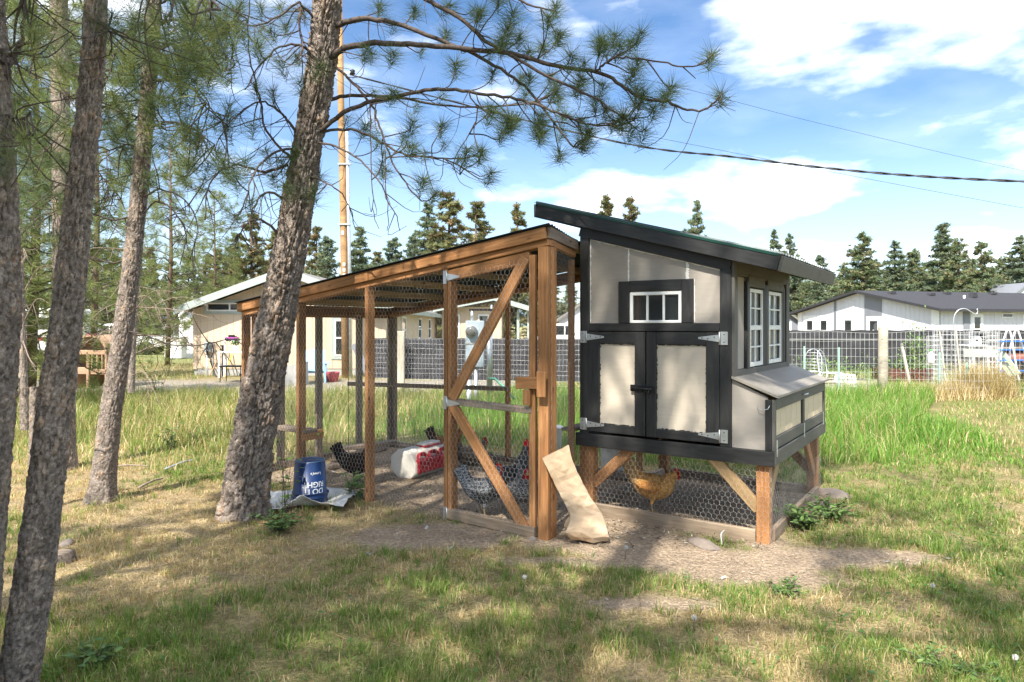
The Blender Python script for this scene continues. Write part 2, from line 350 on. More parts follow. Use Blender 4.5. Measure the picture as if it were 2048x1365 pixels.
m = Mat('grass_blade', .55, .25); t_ = m.attr('tint'); m.color(t_); m.translucent(.38, m.mix(1.0, t_, (1.15, 1.1, .6), 'MULTIPLY')); M['blade'] = m.m
GREENS = np.array([[.16, .26, .05], [.21, .31, .07], [.115, .21, .045], [.26, .32, .095]]); STRAWS = np.array([[.56, .44, .25], [.64, .53, .33], [.44, .33, .17], [.50, .42, .21]])
def pick(pal, n, jit=.22): return pal[RNG.integers(0, len(pal), n)] * (1 + RNG.uniform(-jit, jit, (n, 1)))
def scatter(n, y0, y1, k=.82, pad=1.3, power=1.0):
    """points in the view wedge between two distances, denser near the eye for power > 0"""
    t = RNG.uniform(0, 1, n); y = y0 * (y1 / y0) ** t if power else np.sqrt(y0 * y0 + (y1 * y1 - y0 * y0) * t); x = RNG.uniform(-1, 1, n) * (k * y + pad); return x, y
def clear_of(x, y):
    u, v = uv_of(x, y); return ~((u > -1.62) & (u < .02) & (v > -.02) & (v < 1.95))
# short mown lawn: tufts of blades fanning out from their crowns, with soil showing between
def lawn(name, nt, per, straw_side, label, hs, rad_t, lean, wid):
    x, y = scatter(nt, 1.95, 9.4); d = dirt_of(x, y); g = green_of(x, y); u, v = uv_of(x, y); inrun = (u > -5.1) & (u < -1.4) & (v > -.8) & (v < 1.38)
    pg = np.clip(g * 1.3 - .15, .04, .96); p_ = (1 - pg) if straw_side else pg; cover_ = sstep(.30, .62, fbm(x, y, .30, 61 + straw_side * 7)) * .85 + .15
    keep = clear_of(x, y) & ~inrun & (RNG.uniform(0, 1, nt) > d * 1.2 - .05) & (RNG.uniform(0, 1, nt) < p_ * cover_ * 1.25); x, y, d = x[keep], y[keep], d[keep]; n = len(x)
    k = RNG.integers(per[0], per[1], n); cx = np.repeat(x, k); cy_ = np.repeat(y, k); a = RNG.uniform(0, 6.2832, len(cx)); r = rad_t * RNG.uniform(0, 1, len(cx)) ** .7; big = np.repeat(RNG.uniform(.55, 1.25, n) * (.6 + .8 * fbm(x, y, .5, 15)) * (1 - .4 * d), k); tone = np.repeat(RNG.uniform(.72, 1.25, n), k)[:, None]
    bx, by = cx + np.cos(a) * r, cy_ + np.sin(a) * r; h = RNG.uniform(hs[0], hs[1], len(cx)) * big; pal = STRAWS if straw_side else GREENS; pi = np.repeat(RNG.integers(0, len(pal), n), k); col_ = pal[pi] * tone * (1 + RNG.uniform(-.18, .18, (len(cx), 1)))
    mixm = RNG.uniform(0, 1, len(cx)) < (.10 if not straw_side else .05); col_[mixm] = (STRAWS if not straw_side else GREENS)[RNG.integers(0, 4, int(mixm.sum()))]
    blades(name, bx, by, h, RNG.uniform(.0026, .0050, len(cx)) * wid * (.62 + .13 * by), col_, lean, label, .6, None, 2, a + RNG.normal(0, .5, len(cx)))
lawn('lawn_grass', 58000, (5, 11), 0, 'green tufts of short grass on the lawn', (.03, .095), .028, .85, 1.0)
lawn('dry_lawn_grass', 55000, (5, 10), 1, 'dry straw coloured tufts of short grass on the lawn', (.02, .065), .032, 1.1, .9)
# dry thatch lying flat
x, y = scatter(58000, 1.95, 8.5); d = dirt_of(x, y); u, v = uv_of(x, y); keep = clear_of(x, y) & (RNG.uniform(0, 1, len(x)) > d * .75) & (RNG.uniform(0, 1, len(x)) < 1.1 - green_of(x, y)); x, y = x[keep], y[keep]
blades('dry_grass_thatch', x, y, RNG.uniform(.012, .03, len(x)), RNG.uniform(.002, .004, len(x)) * (.6 + .15 * y), pick(STRAWS * .9, len(x)), 3.5, 'cut straw coloured thatch lying flat on the lawn', .1)
# tall grass behind the run, left meadow, and the lush strip by the garden fence
def tall(name, n, y0, y1, cond, hr, pal, label, wid=.006, strawfrac=.15, lean=.7, edge_=lambda x, y: 1.0):
    x, y = scatter(n, y0, y1, power=0); k = cond(x, y); x, y = x[k], y[k]; k2 = RNG.uniform(0, 1, len(x)) < .35 + .9 * fbm(x, y, .6, 77); x, y = x[k2], y[k2]
    st = RNG.uniform(0, 1, len(x)) < strawfrac * (2 * fbm(x, y, 1.4, 19)); c = np.where(st[:, None], pick(STRAWS * 1.05, len(x)), pick(pal, len(x)))
    h = RNG.uniform(hr[0], hr[1], len(x)) * (.4 + 1.1 * fbm(x, y, .55, 51)) * edge_(x, y); blades(name, x, y, h, RNG.uniform(.6, 1.3, len(x)) * wid, c, lean, label)
def c_back(x, y): u, v = uv_of(x, y); return (v > 1.7 + .5 * fbm(x, y, .7, 12)) & (u > -7.2 + .8 * fbm(x, y, .9, 14)) & (u < .4)
def c_right(x, y): u, v = uv_of(x, y); return (u >= .28) & (v > 1.7) & (y < 13.4 - 24 * np.maximum(0, x / y - .5) + fbm(x, y, .8, 4)) & (y > 6.9 + 2.0 * fbm(x, y, .9, 2) - .12 * (x - 4)) | ((u > .2) & (u < .6) & (v > .9) & (v <= 2.1) & (fbm(x, y, .3, 5) > .55))
def c_left(x, y): u, v = uv_of(x, y); return (u < -5.4) & (y > 7.2 + 1.2 * fbm(x, y, 1.1, 23)) & ~((u > -7.0) & (v > 1.9))
LUSH = np.array([[.14, .285, .042], [.185, .345, .055], [.105, .225, .038], [.23, .37, .08]]); MEAD = np.array([[.20, .29, .065], [.25, .32, .085], [.16, .25, .055], [.31, .33, .11]])
tall('tall_grass', 115000, 7.8, 15.2, c_back, (.20, .56), LUSH, 'tall green grass growing behind the wire run', .009, .16, .7, lambda x, y: .30 + .7 * sstep(1.7, 4.0, uv_of(x, y)[1]))
tall('tall_grass', 120000, 6.0, 15.2, c_right, (.13, .36), LUSH, 'lush green grass between the coop and the garden fence', .012, .06, .8, lambda x, y: .22 + .78 * sstep(7.0, 10.5, y))
tall('meadow_grass', 112000, 7.2, 15.8, c_left, (.14, .42), MEAD, 'yellow green meadow grass among the pine trunks', .010, .30, .9, lambda x, y: .28 + .72 * sstep(7.2, 11.5, y))
tall('short_grass', 60000, 8.0, 15.6, lambda x, y: (uv_of(x, y)[0] > .6) & (x > 4.2), (.05, .13), np.vstack([MEAD, LUSH]), 'short mixed grass along the foot of the garden fence', .010, .5, .9)
# beyond the fences: thinner, drier growth
x, y = scatter(60000, 15.2, 34, power=0); k = (fbm(x, y, 2.2, 5) > .47) & ~((y > 15.6) & (y < 20) & (x < .4)); x, y = x[k], y[k]
gr = (x > 11.0) & (y < 24); c = np.where(gr[:, None], pick(np.array([[.12, .22, .04]]), len(x)), np.where((RNG.uniform(0, 1, len(x)) < .5)[:, None], pick(STRAWS, len(x)), pick(MEAD, len(x))))
blades('far_grass', x, y, RNG.uniform(.06, .22, len(x)), RNG.uniform(.012, .03, len(x)), c, .8, 'thin dry grass on the yards beyond the fences', .6, None, 1)
# litter in the run: wood chips, straw, feathers
def litter(name, n, pal, size, label, cond, y0=3.5, y1=9):
    x, y = scatter(n, y0, y1, power=0); k = cond(x, y); x, y = x[k], y[k]; n = len(x); a = RNG.uniform(0, 6.28, n); L = RNG.uniform(.3, 1, n) * size; W = L * RNG.uniform(.15, .5, n) if size < .1 else L * .035; z = gz(x, y) + .004
    t = RNG.uniform(-.4, .4, n); dx, dy = np.cos(a), np.sin(a); b = np.stack([x, y, z], -1); e1 = np.stack([dx * L, dy * L, t * L], -1) / 2; e2 = np.stack([-dy * W, dx * W, RNG.uniform(-.3, .3, n) * W], -1) / 2; up = np.array([0, 0, .004]) + np.abs(e1[:, 2:]) * [0, 0, 1.0]
    V = np.stack([b - e1 - e2 + up, b + e1 - e2 + up, b + e1 + e2 + up, b - e1 + e2 + up], 1).reshape(-1, 3); i = np.arange(n)[:, None] * 4
    tag(link(name, npmesh(name, V, np.concatenate([i, i + 1, i + 2, i + 3], 1), M['blade'], False, {'tint': np.repeat(pick(pal, n), 4, 0)})), label, 'litter', None, 'stuff')
def c_run(x, y): u, v = uv_of(x, y); return (u > -5.1) & (u < .0) & (v > -.8) & (v < 1.8)
litter('wood_chip_litter', 34000, np.array([[.33, .25, .16], [.22, .16, .10], [.42, .36, .27], [.12, .09, .07], [.55, .52, .47]]), .035, 'wood chips and droppings on the floor of the run', c_run, 4.9, 9.6)
litter('pebble_litter', 24000, np.array([[.36, .32, .27], [.22, .18, .14], [.50, .47, .43]]), .018, 'small chips and pebbles on the bare soil by the doors', lambda x, y: dirt_of(x, y) > .55, 3.6, 6.5)
litter('feather_litter', 700, np.array([[.70, .69, .66], [.52, .52, .52]]), .05, 'shed pale feathers scattered about the lawn', lambda x, y: (dirt_of(x, y) > .1), 3.0, 8.5)
litter('pine_needle_litter', 9000, np.array([[.30, .17, .08], [.38, .24, .12], [.22, .12, .06]]), .12, 'fallen brown pine needles under the near trunks', lambda x, y: (x < .6) & (RNG.uniform(0, 1, len(x)) < fbm(x, y, .5, 7) * 1.2 * sstep(.8, -1.5, x)), 2.0, 7.5)
# ------------------------------------------------------------------ chicken coop
coop = thing('chicken_coop', 'raised chicken coop with taupe panels, black trim, double doors and slanted green metal roof', 'coop', COOP, -YAW)
def roof_z(u): return 2.02 + (0.05 - u) * 0.279          # underside of the roof sheet along the front
BL, BR_, BD = -1.58, -0.29, 1.75                            # main body: left, right, depth
FL = 0.585
# wall panels (taupe siding), each face its own sheet
def wall_poly(name, poly, y0, y1, mat, axis=1): return MB().prism(poly, y0, y1, axis).build(name, mat, coop)
wall_poly('front_panel', [(BL + .02, 1.56), (-1.137, 1.56), (-1.137, roof_z(-1.137) - .02), (BL + .02, roof_z(BL) - .02)], .012, .03, M['taupe'])
wall_poly('front_panel', [(-1.133, 1.56), (-.638, 1.56), (-.638, roof_z(-.638) - .02), (-1.133, roof_z(-1.133) - .02)], .012, .03, M['taupe'])
wall_poly('front_panel', [(-.634, 1.56), (BR_ - .02, 1.56), (BR_ - .02, roof_z(BR_) - .02), (-.634, roof_z(-.634) - .02)], .012, .03, M['taupe'])
wall_poly('back_wall', [(BL + .02, FL), (BR_ - .02, FL), (BR_ - .02, roof_z(BR_) - .02), (BL + .02, roof_z(BL) - .02)], BD - .03, BD - .012, M['taupe'])
wall_poly('side_wall', [(.03, FL), (BD - .03, FL), (BD - .03, roof_z(BL) - .03), (.03, roof_z(BL) - .03)], BL + .012, BL + .03, M['taupe'], 0)
# side with windows: sheet with two openings built from pieces
W1, W2 = (.40, .80), (.98, 1.44); WZ0, WZ1 = 1.27, 1.90
sx0, sx1 = BR_ - .03, BR_ - .012
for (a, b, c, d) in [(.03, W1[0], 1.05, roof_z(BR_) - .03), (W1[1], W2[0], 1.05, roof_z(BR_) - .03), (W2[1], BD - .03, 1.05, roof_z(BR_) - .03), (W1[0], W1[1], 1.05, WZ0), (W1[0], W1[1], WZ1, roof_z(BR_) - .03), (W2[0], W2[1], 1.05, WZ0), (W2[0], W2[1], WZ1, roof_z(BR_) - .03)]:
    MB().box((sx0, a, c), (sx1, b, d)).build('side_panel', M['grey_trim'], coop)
MB().box((BL + .03, .03, FL - .02), (BR_ - .03, BD - .03, FL + .01)).build('floor_board', M['grey_wood'], coop)
# black trim on the front (boards)
def tb(name, a, b, w, t=.02, mat='black_trim', y=0.0):
    """board lying in the front plane between two (u, z) points"""
    return beam(name, coop, (a[0], y - t / 2 + .012, a[1]), (b[0], y - t / 2 + .012, b[1]), t, w, M[mat], up=(0, 0, 1) if abs(a[0] - b[0]) > .05 else (1, 0, 0), ch=.003)
def vboard(u0, u1, z0, z1, t=.02, mat='black_trim', y=0.0, name='trim_board'): return post(name, coop, u0, u1, y + .012 - t, y + .012, z0, z1, M[mat], .003)
def hboard(u0, u1, z0, z1, t=.02, mat='black_trim', y=0.0, name='trim_board'): return beam(name, coop, (u0, y + .012 - t / 2, (z0 + z1) / 2), (u1, y + .012 - t / 2, (z0 + z1) / 2), t, z1 - z0, M[mat], ch=.003)
vboard(BL, BL + .085, .685, roof_z(BL + .04) - .10, .024, name='corner_board')
vboard(BR_ - .085, BR_, .685, roof_z(BR_ - .04) - .10, .024, name='corner_board')
hboard(BL + .086, BR_ - .086, 1.556, 1.621, .022)
# raking board under the roof
tb('rake_board', (BL, roof_z(BL) - .055), (BR_ + .0, roof_z(BR_) - .055), .105, .026)
hboard(-1.615, .022, .578, .685, .032, name='bottom_board', y=-.006)
beam('bottom_board', coop, (.010, -.02 + .032, .632), (.010, 1.92, .632), .03, .107, M['grey_trim'])
beam('bottom_board', coop, (-1.60, .02, .632), (-1.60, 1.92, .632), .03, .107, M['black_trim'])
# white caulk lines between the upper panels
for uu, w0, zt in ((-1.135, .012, 0), (-.636, .026, 0)):
    mb = MB(); n = 16; z0, z1 = 1.965, roof_z(uu) - .115
    L = [(uu - w0 * .5 * random.uniform(.6, 1.3), z0 + (z1 - z0) * i / n) for i in range(n + 1)]; R_ = [(uu + w0 * .5 * random.uniform(.5, 1.5), z0 + (z1 - z0) * i / n) for i in range(n + 1)]
    vs_ = [(p[0], .009, p[1]) for p in L] + [(p[0], .009, p[1]) for p in R_] + [(p[0], .0125, p[1]) for p in L] + [(p[0], .0125, p[1]) for p in R_]
    fs_ = [(i, n + 1 + i, n + 2 + i, i + 1) for i in range(n)]; mb.add(vs_[:2 * n + 2], fs_); mb.build('caulk_line', M['putty'], coop)
for a, b in (((BL + .088, 1.63), (BL + .088, 2.33)), ((BL + .09, roof_z(BL + .09) - .112), (BR_ - .09, roof_z(BR_ - .09) - .112))):
    mb = MB(); n = 40; up_ = (0, 1) if abs(a[0] - b[0]) > .1 else (1, 0); pts = [(a[0] + (b[0] - a[0]) * i / n, a[1] + (b[1] - a[1]) * i / n) for i in range(n + 1)]
    sg = -1 if up_ == (0, 1) else 1; w_ = [random.uniform(.003, .012) * sg for _ in pts]
    mb.add([(p[0], .0105, p[1]) for p in pts] + [(p[0] + up_[0] * w, .0105, p[1] + up_[1] * w) for p, w in zip(pts, w_)], [(i, i + 1, n + 2 + i, n + 1 + i) for i in range(n)]); mb.build('caulk_line', M['putty'], coop)
# front window
def part(name, parent=coop):
    o = bpy.data.objects.new(name, None); COL.objects.link(o); o.parent = parent; return o
win = part('front_window')
gu0, gu1, gz0, gz1 = -1.105, -.688, 1.622, 1.872
for (a, b, c, d) in ((-1.217, -1.116, 1.623, 1.965), (-.677, -.583, 1.623, 1.965)): post('window_trim', win, a, b, -.014, .010, c, d, M['black_trim'], .003)
beam('window_trim', win, (-1.115, -.002, 1.924), (-.678, -.002, 1.924), .024, .084, M['black_trim'], ch=.003)
mb = MB().box((gu0, .008, gz0 + .01), (gu1, .012, gz1 - .01)); mb.build('pane', M['glass'], win)
for a, b, c, d in ((gu0 - .012, gu0 + .014, gz0, gz1), (gu1 - .014, gu1 + .012, gz0, gz1), (gu0 + .014, gu1 - .014, gz1 - .026, gz1), (gu0 + .014, gu1 - .014, gz0, gz0 + .022)): MB().box((a, -.010, c), (b, .008, d), .003).build('sash', M['white_pvc'], win)
for k in (1, 2):
    uu = gu0 + (gu1 - gu0) * k / 3; MB().box((uu - .009, -.004, gz0 + .022), (uu + .009, .0075, gz1 - .026), .002).build('glazing_bar', M['white_pvc'], win)
for uu in (-1.219, -.581):
    mb = MB(); n = 24; mb.add([(uu, .009, 1.63 + .33 * i / n) for i in range(n + 1)] + [(uu + (-1 if uu < -1 else 1) * random.uniform(.002, .008), .009, 1.63 + .33 * i / n) for i in range(n + 1)], [(i, i + 1, n + 2 + i, n + 1 + i) for i in range(n)]); mb.build('caulk_line', M['putty'], win)
# doors
def door(u0, u1, px0, px1, hinge_side):
    d = part('door'); z0, z1 = .705, 1.549; pz0, pz1 = .775, 1.450; g = .004
    MB().box((u0 + .01, .004, z0 + .01), (u1 - .01, .020, z1 - .01)).build('panel', M['cream'], d)
    post('stile', d, u0 + g, px0, -.014, .004, z0, z1, M['black_trim'], .003); post('stile', d, px1, u1 - g, -.014, .004, z0, z1, M['black_trim'], .003)
    for a, b in ((z0, pz0), (pz1, z1)): beam('rail', d, (px0 + .001, -.005, (a + b) / 2), (px1 - .001, -.005, (a + b) / 2), .018, b - a, M['black_trim'], ch=.003)
    # brushed edges of black paint on the cream
    mb = MB(); n = 60
    for i in range(n):
        z = random.uniform(pz0, pz1); l = random.choice((px0, px1)); s_ = 1 if l == px0 else -1; mb.box((l, .0015, z), (l + s_ * random.uniform(.002, .008), .0035, z + random.uniform(.004, .02)))
    for i in range(n):
        uu = random.uniform(px0, px1); l = random.choice((pz0, pz1)); s_ = 1 if l == pz0 else -1; mb.box((uu, .0015, l), (uu + random.uniform(.006, .03), .0035, l + s_ * random.uniform(.002, .009)))
    mb.build('paint_edge', M['black_trim'], d)
    for zc in (.765, 1.505):
        hg = part('hinge', d); s_ = hinge_side; ue = u0 if s_ < 0 else u1
        MB().box((ue + s_ * .062, -.022, zc - .05), (ue + s_ * .008, -.0145, zc + .05), .001).build('plate', M['galv'], hg)
        MB().tube([(ue, -.022, zc - .05), (ue, -.022, zc + .05)], .006, 8).build('pin', M['galv'], hg)
        MB().prism([(ue - s_ * .006, zc - .028), (ue - s_ * .165, zc - .006), (ue - s_ * .165, zc + .008), (ue - s_ * .006, zc + .028)], -.0195, -.0145).build('strap', M['galv'], hg)
        mb = MB()
        for q, r in ((.035, .03), (.035, -.03), (-.04, .008), (-.09, -.004), (-.135, .002)): mb.lathe([(.005, 0), (.004, .003)], 8, (0, 0, 0), Matrix.Translation((ue + s_ * q, -.0215, zc + r)) @ Matrix.Rotation(rad(90), 4, 'X'))
        mb.build('screw', M['black_metal'], hg)
    return d
door(-1.512, -.978, -1.393, -1.072, -1); d2 = door(-.974, -.374, -.885, -.482, 1)
lat = part('barrel_bolt', d2)
MB().box((-1.105, -.026, 1.068), (-1.00, -.0145, 1.12), .002).build('plate', M['black_metal'], lat); MB().box((-.99, -.026, 1.060), (-.885, -.0145, 1.118), .002).build('plate', M['black_metal'], lat)
MB().tube([(-1.095, -.034, 1.094), (-.91, -.034, 1.09)], .010, 10).build('bolt', M['black_metal'], lat); MB().tube([(-.94, -.034, 1.09), (-.935, -.052, 1.055)], .007, 8).build('knob', M['black_metal'], lat)
# window side: framing and two tall sash windows
sy = part('window_side'); XF = BR_ + .012
def sboard(y0, y1, z0, z1, x=XF, t=.024, mat='grey_trim', name='trim_board', parent=sy):
    if z1 - z0 > y1 - y0: return post(name, parent, x - t / 2, x + t / 2, y0, y1, z0, z1, M[mat], .003)
    return beam(name, parent, (x, y0, (z0 + z1) / 2), (x, y1, (z0 + z1) / 2), t, z1 - z0, M[mat], ch=.003)
zt = roof_z(BR_)
sboard(.0, .085, 1.2, zt - .02, x=XF - .001); sboard(BD - .12, BD + .0, 1.2, zt - .02); sboard(.087, BD - .122, zt - .13, zt - .022); sboard(.087, BD - .122, 1.20, 1.262)
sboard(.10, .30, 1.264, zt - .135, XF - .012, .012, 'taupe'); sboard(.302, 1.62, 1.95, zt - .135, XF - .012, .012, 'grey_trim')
for y0, y1 in (W1, W2):
    w = part('side_window', sy)
    sboard(y0 - .085, y0 - .04, 1.264, 1.95, XF + .004, .03, 'black_trim', 'casing', w); sboard(y1 + .04, y1 + .085, 1.264, 1.95, XF + .004, .03, 'black_trim', 'casing', w)
    sboard(y0 - .038, y0 + .0, 1.264, 1.91, XF + .002, .026, 'grey_trim', 'casing', w); sboard(y1, y1 + .038, 1.264, 1.91, XF + .002, .026, 'grey_trim', 'casing', w); sboard(y0 - .04, y1 + .04, 1.912, 2.0, XF + .004, .028, 'grey_trim', 'casing', w)
    zc = (WZ0 + WZ1) / 2 + .0
    def bar(ya, yb, za, zb, dx=.0, nm='sash'): MB().box((XF - .006 + dx, ya, za), (XF + .010 + dx, yb, zb), .002).build(nm, M['white_pvc'], w)
    bar(y0, y0 + .035, WZ0, WZ1); bar(y1 - .035, y1, WZ0, WZ1); bar(y0 + .035, y1 - .035, WZ1 - .03, WZ1); bar(y0 + .035, y1 - .035, WZ0, WZ0 + .035); bar(y0 + .035, y1 - .035, zc - .02, zc + .02)
    for zz in ((zc + WZ1) / 2, (zc + WZ0) / 2): bar(y0 + .035, y1 - .035, zz - .007, zz + .007, -.006, 'glazing_bar')
    for yy in (y0 + (y1 - y0) * .5,): bar(yy - .007, yy + .007, zc + .02, WZ1 - .03, -.0065, 'glazing_bar'); bar(yy - .007, yy + .007, WZ0 + .035, zc - .02, -.0065, 'glazing_bar')
    for za, zb in ((WZ0 + .03, zc - .02), (zc + .02, WZ1 - .03)): MB().box((XF - .016, y0 + .03, za), (XF - .013, y1 - .03, zb)).build('pane', M['glass_pale'], w)
# nest box hanging on the window side
nb = part('nest_box')
MB().prism([(BR_ + .001, .686), (-.03, .686), (-.03, 1.075), (BR_ + .001, 1.195)], .012, .028).build('end_panel', M['taupe'], nb)
MB().prism([(BR_ + .001, .686), (-.03, .686), (-.03, 1.075), (BR_ + .001, 1.195)], 1.88, 1.896).build('end_panel', M['taupe'], nb)
post('corner_board', nb, -.045, .0, -.006, .010, .686, 1.06, M['black_trim'], .003)
post('corner_board', nb, .002, .022, -.006, .05, .686, 1.062, M['grey_trim'], .003)
post('corner_board', nb, .002, .022, 1.85, 1.905, .686, 1.062, M['grey_trim'], .003)
beam('rail', nb, (.012, .052, 1.022), (.012, 1.848, 1.022), .02, .08, M['grey_trim'], ch=.003); beam('rail', nb, (.012, .052, .74), (.012, 1.848, .74), .02, .085, M['grey_trim'], ch=.003)
post('divider', nb, .003, .021, .93, 1.01, .785, .98, M['black_trim'], .003)
for (a, b) in ((.052, .928), (1.012, 1.848)):
    for k in range(5 if a < .5 else 4):
        n_ = 5 if a < .5 else 4; y0 = a + (b - a) * k / n_; y1 = a + (b - a) * (k + 1) / n_; post('slat', nb, -.006, .008, y0 + .0045, y1 - .0045, .784, .981, M['cream_slat'], .003)
MB().box((-.025, .03, .69), (-.010, 1.88, 1.05)).build('backing', M['grey_trim'], nb)
lid = MB().prism([(BR_ + .005, 1.205), (.05, 1.075), (.05, 1.093), (BR_ + .005, 1.223)], -.02, 1.93).build('lid', M['lid'], nb)
MB().tube([(.026, .90, 1.025), (.05, .905, 1.03), (.055, .95, 1.03), (.05, .995, 1.03), (.026, 1.0, 1.025)], .006, 8).build('handle', M['galv'], nb)
for yy, zz in ((.98, .72), (.06, .70), (1.80, .73)): MB().box((.023, yy - .012, zz - .06), (.027, yy + .012, zz + .06), .001).build('hasp', M['galv'], nb)
MB().tube([(-.10, -.002, 1.01), (-.085, -.02, .99), (-.05, -.02, .985), (-.02, -.02, .995), (-.01, -.012, 1.02)], .003, 6).build('hook', M['galv'], nb)
# roof
rf = part('roof')
def rs(u, dz): return (u, roof_z(u) + dz)
RL, RR = -1.97, .075
mb = MB(); nrib = 24
y_ = [(-.10, 0)]
for k in range(nrib):
    y0 = -.10 + 2.05 * (k + .5) / nrib; y_ += [(y0 - .014, 0), (y0 - .007, .015), (y0 + .007, .015), (y0 + .014, 0)]
y_.append((1.95, 0))
vs_ = [(u_, a, roof_z(u_) + .10 + b) for u_ in (RL - .02, RR + .03) for a, b in y_]; n = len(y_); mb.add(vs_, [(i, i + 1, n + i + 1, n + i) for i in range(n - 1)])
sh = mb.build('metal_sheet', M['roof_metal'], rf); sh.modifiers.new('thick', 'SOLIDIFY').thickness = .003
rb = (-1, 0)
beam('fascia', rf, (RL, -.085, roof_z(RL) + .035), (RR, -.085, roof_z(RR) + .035), .03, .115, M['black_trim'], ch=.003)
beam('fascia', rf, (RL, 1.93, roof_z(RL) + .035), (RR, 1.93, roof_z(RR) + .035), .03, .115, M['black_trim'], ch=.003)
beam('edge_strip', rf, (RL, -.096, roof_z(RL) + .090), (RR, -.096, roof_z(RR) + .090), .018, .022, M['roof_edge'], ch=.002)
beam('fascia', rf, (RR + .012, -.10, roof_z(RR) + .028), (RR + .012, 1.22, roof_z(RR) + .028), .022, .112, M['grey_trim'], up=(.27, 0, 1), ch=.003)
beam('fascia', rf, (RR + .012, 1.224, roof_z(RR) + .028), (RR + .012, 1.945, roof_z(RR) + .028), .022, .112, M['grey_trim'], up=(.27, 0, 1), ch=.003)
beam('fascia', rf, (RL - .012, -.10, roof_z(RL) + .03), (RL - .012, 1.945, roof_z(RL) + .03), .022, .112, M['grey_trim'], ch=.003)
MB().prism([rs(RL, .078), rs(RR, .078), rs(RR, .094), rs(RL, .094)], -.07, 1.91).build('sheathing', M['cedar'], rf)
for k in range(5):
    yy = .02 + k * .44; beam('rafter', rf, (RL + .03, yy, roof_z(RL + .03) + .03), (RR - .02, yy, roof_z(RR - .02) + .03), .038, .088, M['cedar'])
# legs, braces, sill, under-coop wire
post('leg', coop, -.115, -.02, .018, .108, -.06, .577, M['cedar']); post('leg', coop, -1.60, -1.47, .02, .11, -.06, .577, M['cedar']); post('leg', coop, -.115, -.02, 1.75, 1.84, -.06, .577, M['cedar']); post('leg', coop, -1.60, -1.50, 1.75, 1.84, -.06, .577, M['cedar'])
beam('brace', coop, (-.46, .05, .60), (-.10, .05, .24), .038, .088, M['cedar_pale'])
beam('brace', coop, (-1.12, .05, .59), (-1.48, .05, .25), .038, .088, M['cedar'])
beam('brace', coop, (-.06, .42, .59), (-.06, .10, .26), .038, .088, M['cedar_pale']); beam('brace', coop, (-.06, 1.40, .59), (-.06, 1.76, .22), .038, .088, M['cedar']); beam('brace', coop, (-.46, 1.80, .60), (-.10, 1.80, .24), .038, .088, M['cedar'])
beam('sill', coop, (-1.47, .022, .045), (-.118, .022, .045), .038, .10, M['mid_wood']); beam('sill', coop, (-.022, .112, .045), (-.022, 1.75, .045), .038, .10, M['mid_wood']); beam('sill', coop, (-1.47, 1.80, .035), (-.118, 1.80, .035), .038, .095, M['grey_wood']); beam('sill', coop, (-1.55, .112, .035), (-1.55, 1.75, .035), .038, .095, M['grey_wood'])
def hexwire(name, parent, poly, fn, cell=.042, r=.00052, jitter=.0016, kind='stuff'):
    """chicken wire: hexagonal lattice clipped to a 2-D polygon, laid in space by fn(array (n,2)) -> (n,3)"""
    poly = np.array(poly, float); x0, y0 = poly.min(0); x1, y1 = poly.max(0); s = cell / math.sqrt(3); E = []
    cols = int((x1 - x0) / cell) + 3; rows = int((y1 - y0) / (1.5 * s)) + 3
    i, j = np.meshgrid(np.arange(-1, cols), np.arange(-1, rows)); cx = x0 + (i + .5 * (j % 2)) * cell; cy = y0 + j * 1.5 * s; cx, cy = cx.ravel(), cy.ravel()
    def jit(p): k = np.round(p / (s * .25)).astype(np.int64); hsh = ((k[:, 0] * 73856093) ^ (k[:, 1] * 19349663)) & 0xffff; hs2 = ((k[:, 0] * 83492791) ^ (k[:, 1] * 49979687)) & 0xffff; return p + (np.stack([hsh, hs2], -1) / 65535. - .5) * jitter * 2
    top = np.stack([cx, cy + s], -1); ur = np.stack([cx + cell / 2, cy + s / 2], -1); lr = np.stack([cx + cell / 2, cy - s / 2], -1); ul = np.stack([cx - cell / 2, cy + s / 2], -1)
    A = np.concatenate([top, ur, ul]); B = np.concatenate([ur, lr, top]); mid = (A + B) / 2
    ins = np.zeros(len(mid), bool); n = len(poly); jj = n - 1
    for ii in range(n):
        xi, yi = poly[ii]; xj, yj = poly[jj]; cr = ((yi > mid[:, 1]) != (yj > mid[:, 1])) & (mid[:, 0] < (xj - xi) * (mid[:, 1] - yi) / (yj - yi + 1e-12) + xi); ins ^= cr; jj = ii
    A, B = jit(A[ins]), jit(B[ins]); tw = np.concatenate([np.zeros(len(top)), np.ones(len(ur)), np.zeros(len(ul))])[ins]
    p, q = fn(A), fn(B); d = q - p; d /= np.linalg.norm(d, axis=1, keepdims=True); ref = np.tile([[.31, .52, .79]], (len(d), 1)); a = np.cross(d, ref); a /= np.linalg.norm(a, axis=1, keepdims=True); b = np.cross(d, a); rr = (r * (1 + .7 * tw))[:, None]
    ring = [a * math.cos(t) * rr + b * math.sin(t) * rr for t in (0, 2.0944, 4.18879)]
    V = np.stack([p + ring[0], p + ring[1], p + ring[2], q + ring[0], q + ring[1], q + ring[2]], 1).reshape(-1, 3); k = np.arange(len(p))[:, None] * 6
    Fc = np.concatenate([np.concatenate([k + c_ for c_ in f], 1) for f in ((0, 1, 4, 3), (1, 2, 5, 4), (2, 0, 3, 5))])
    o = link(name, npmesh(name, V, Fc, M['wire']), parent); o['kind'] = kind; return o
def plane_fn(axis_, val, wob=.006, seed=1):
    def f(a):
        w = val + (fbm(a[:, 0] + 40, a[:, 1] + 40, .25, seed, 2) - .5) * wob * 2
        return np.stack([a[:, 0], w, a[:, 1]], -1) if axis_ == 1 else np.stack([w, a[:, 0], a[:, 1]], -1)
    return f
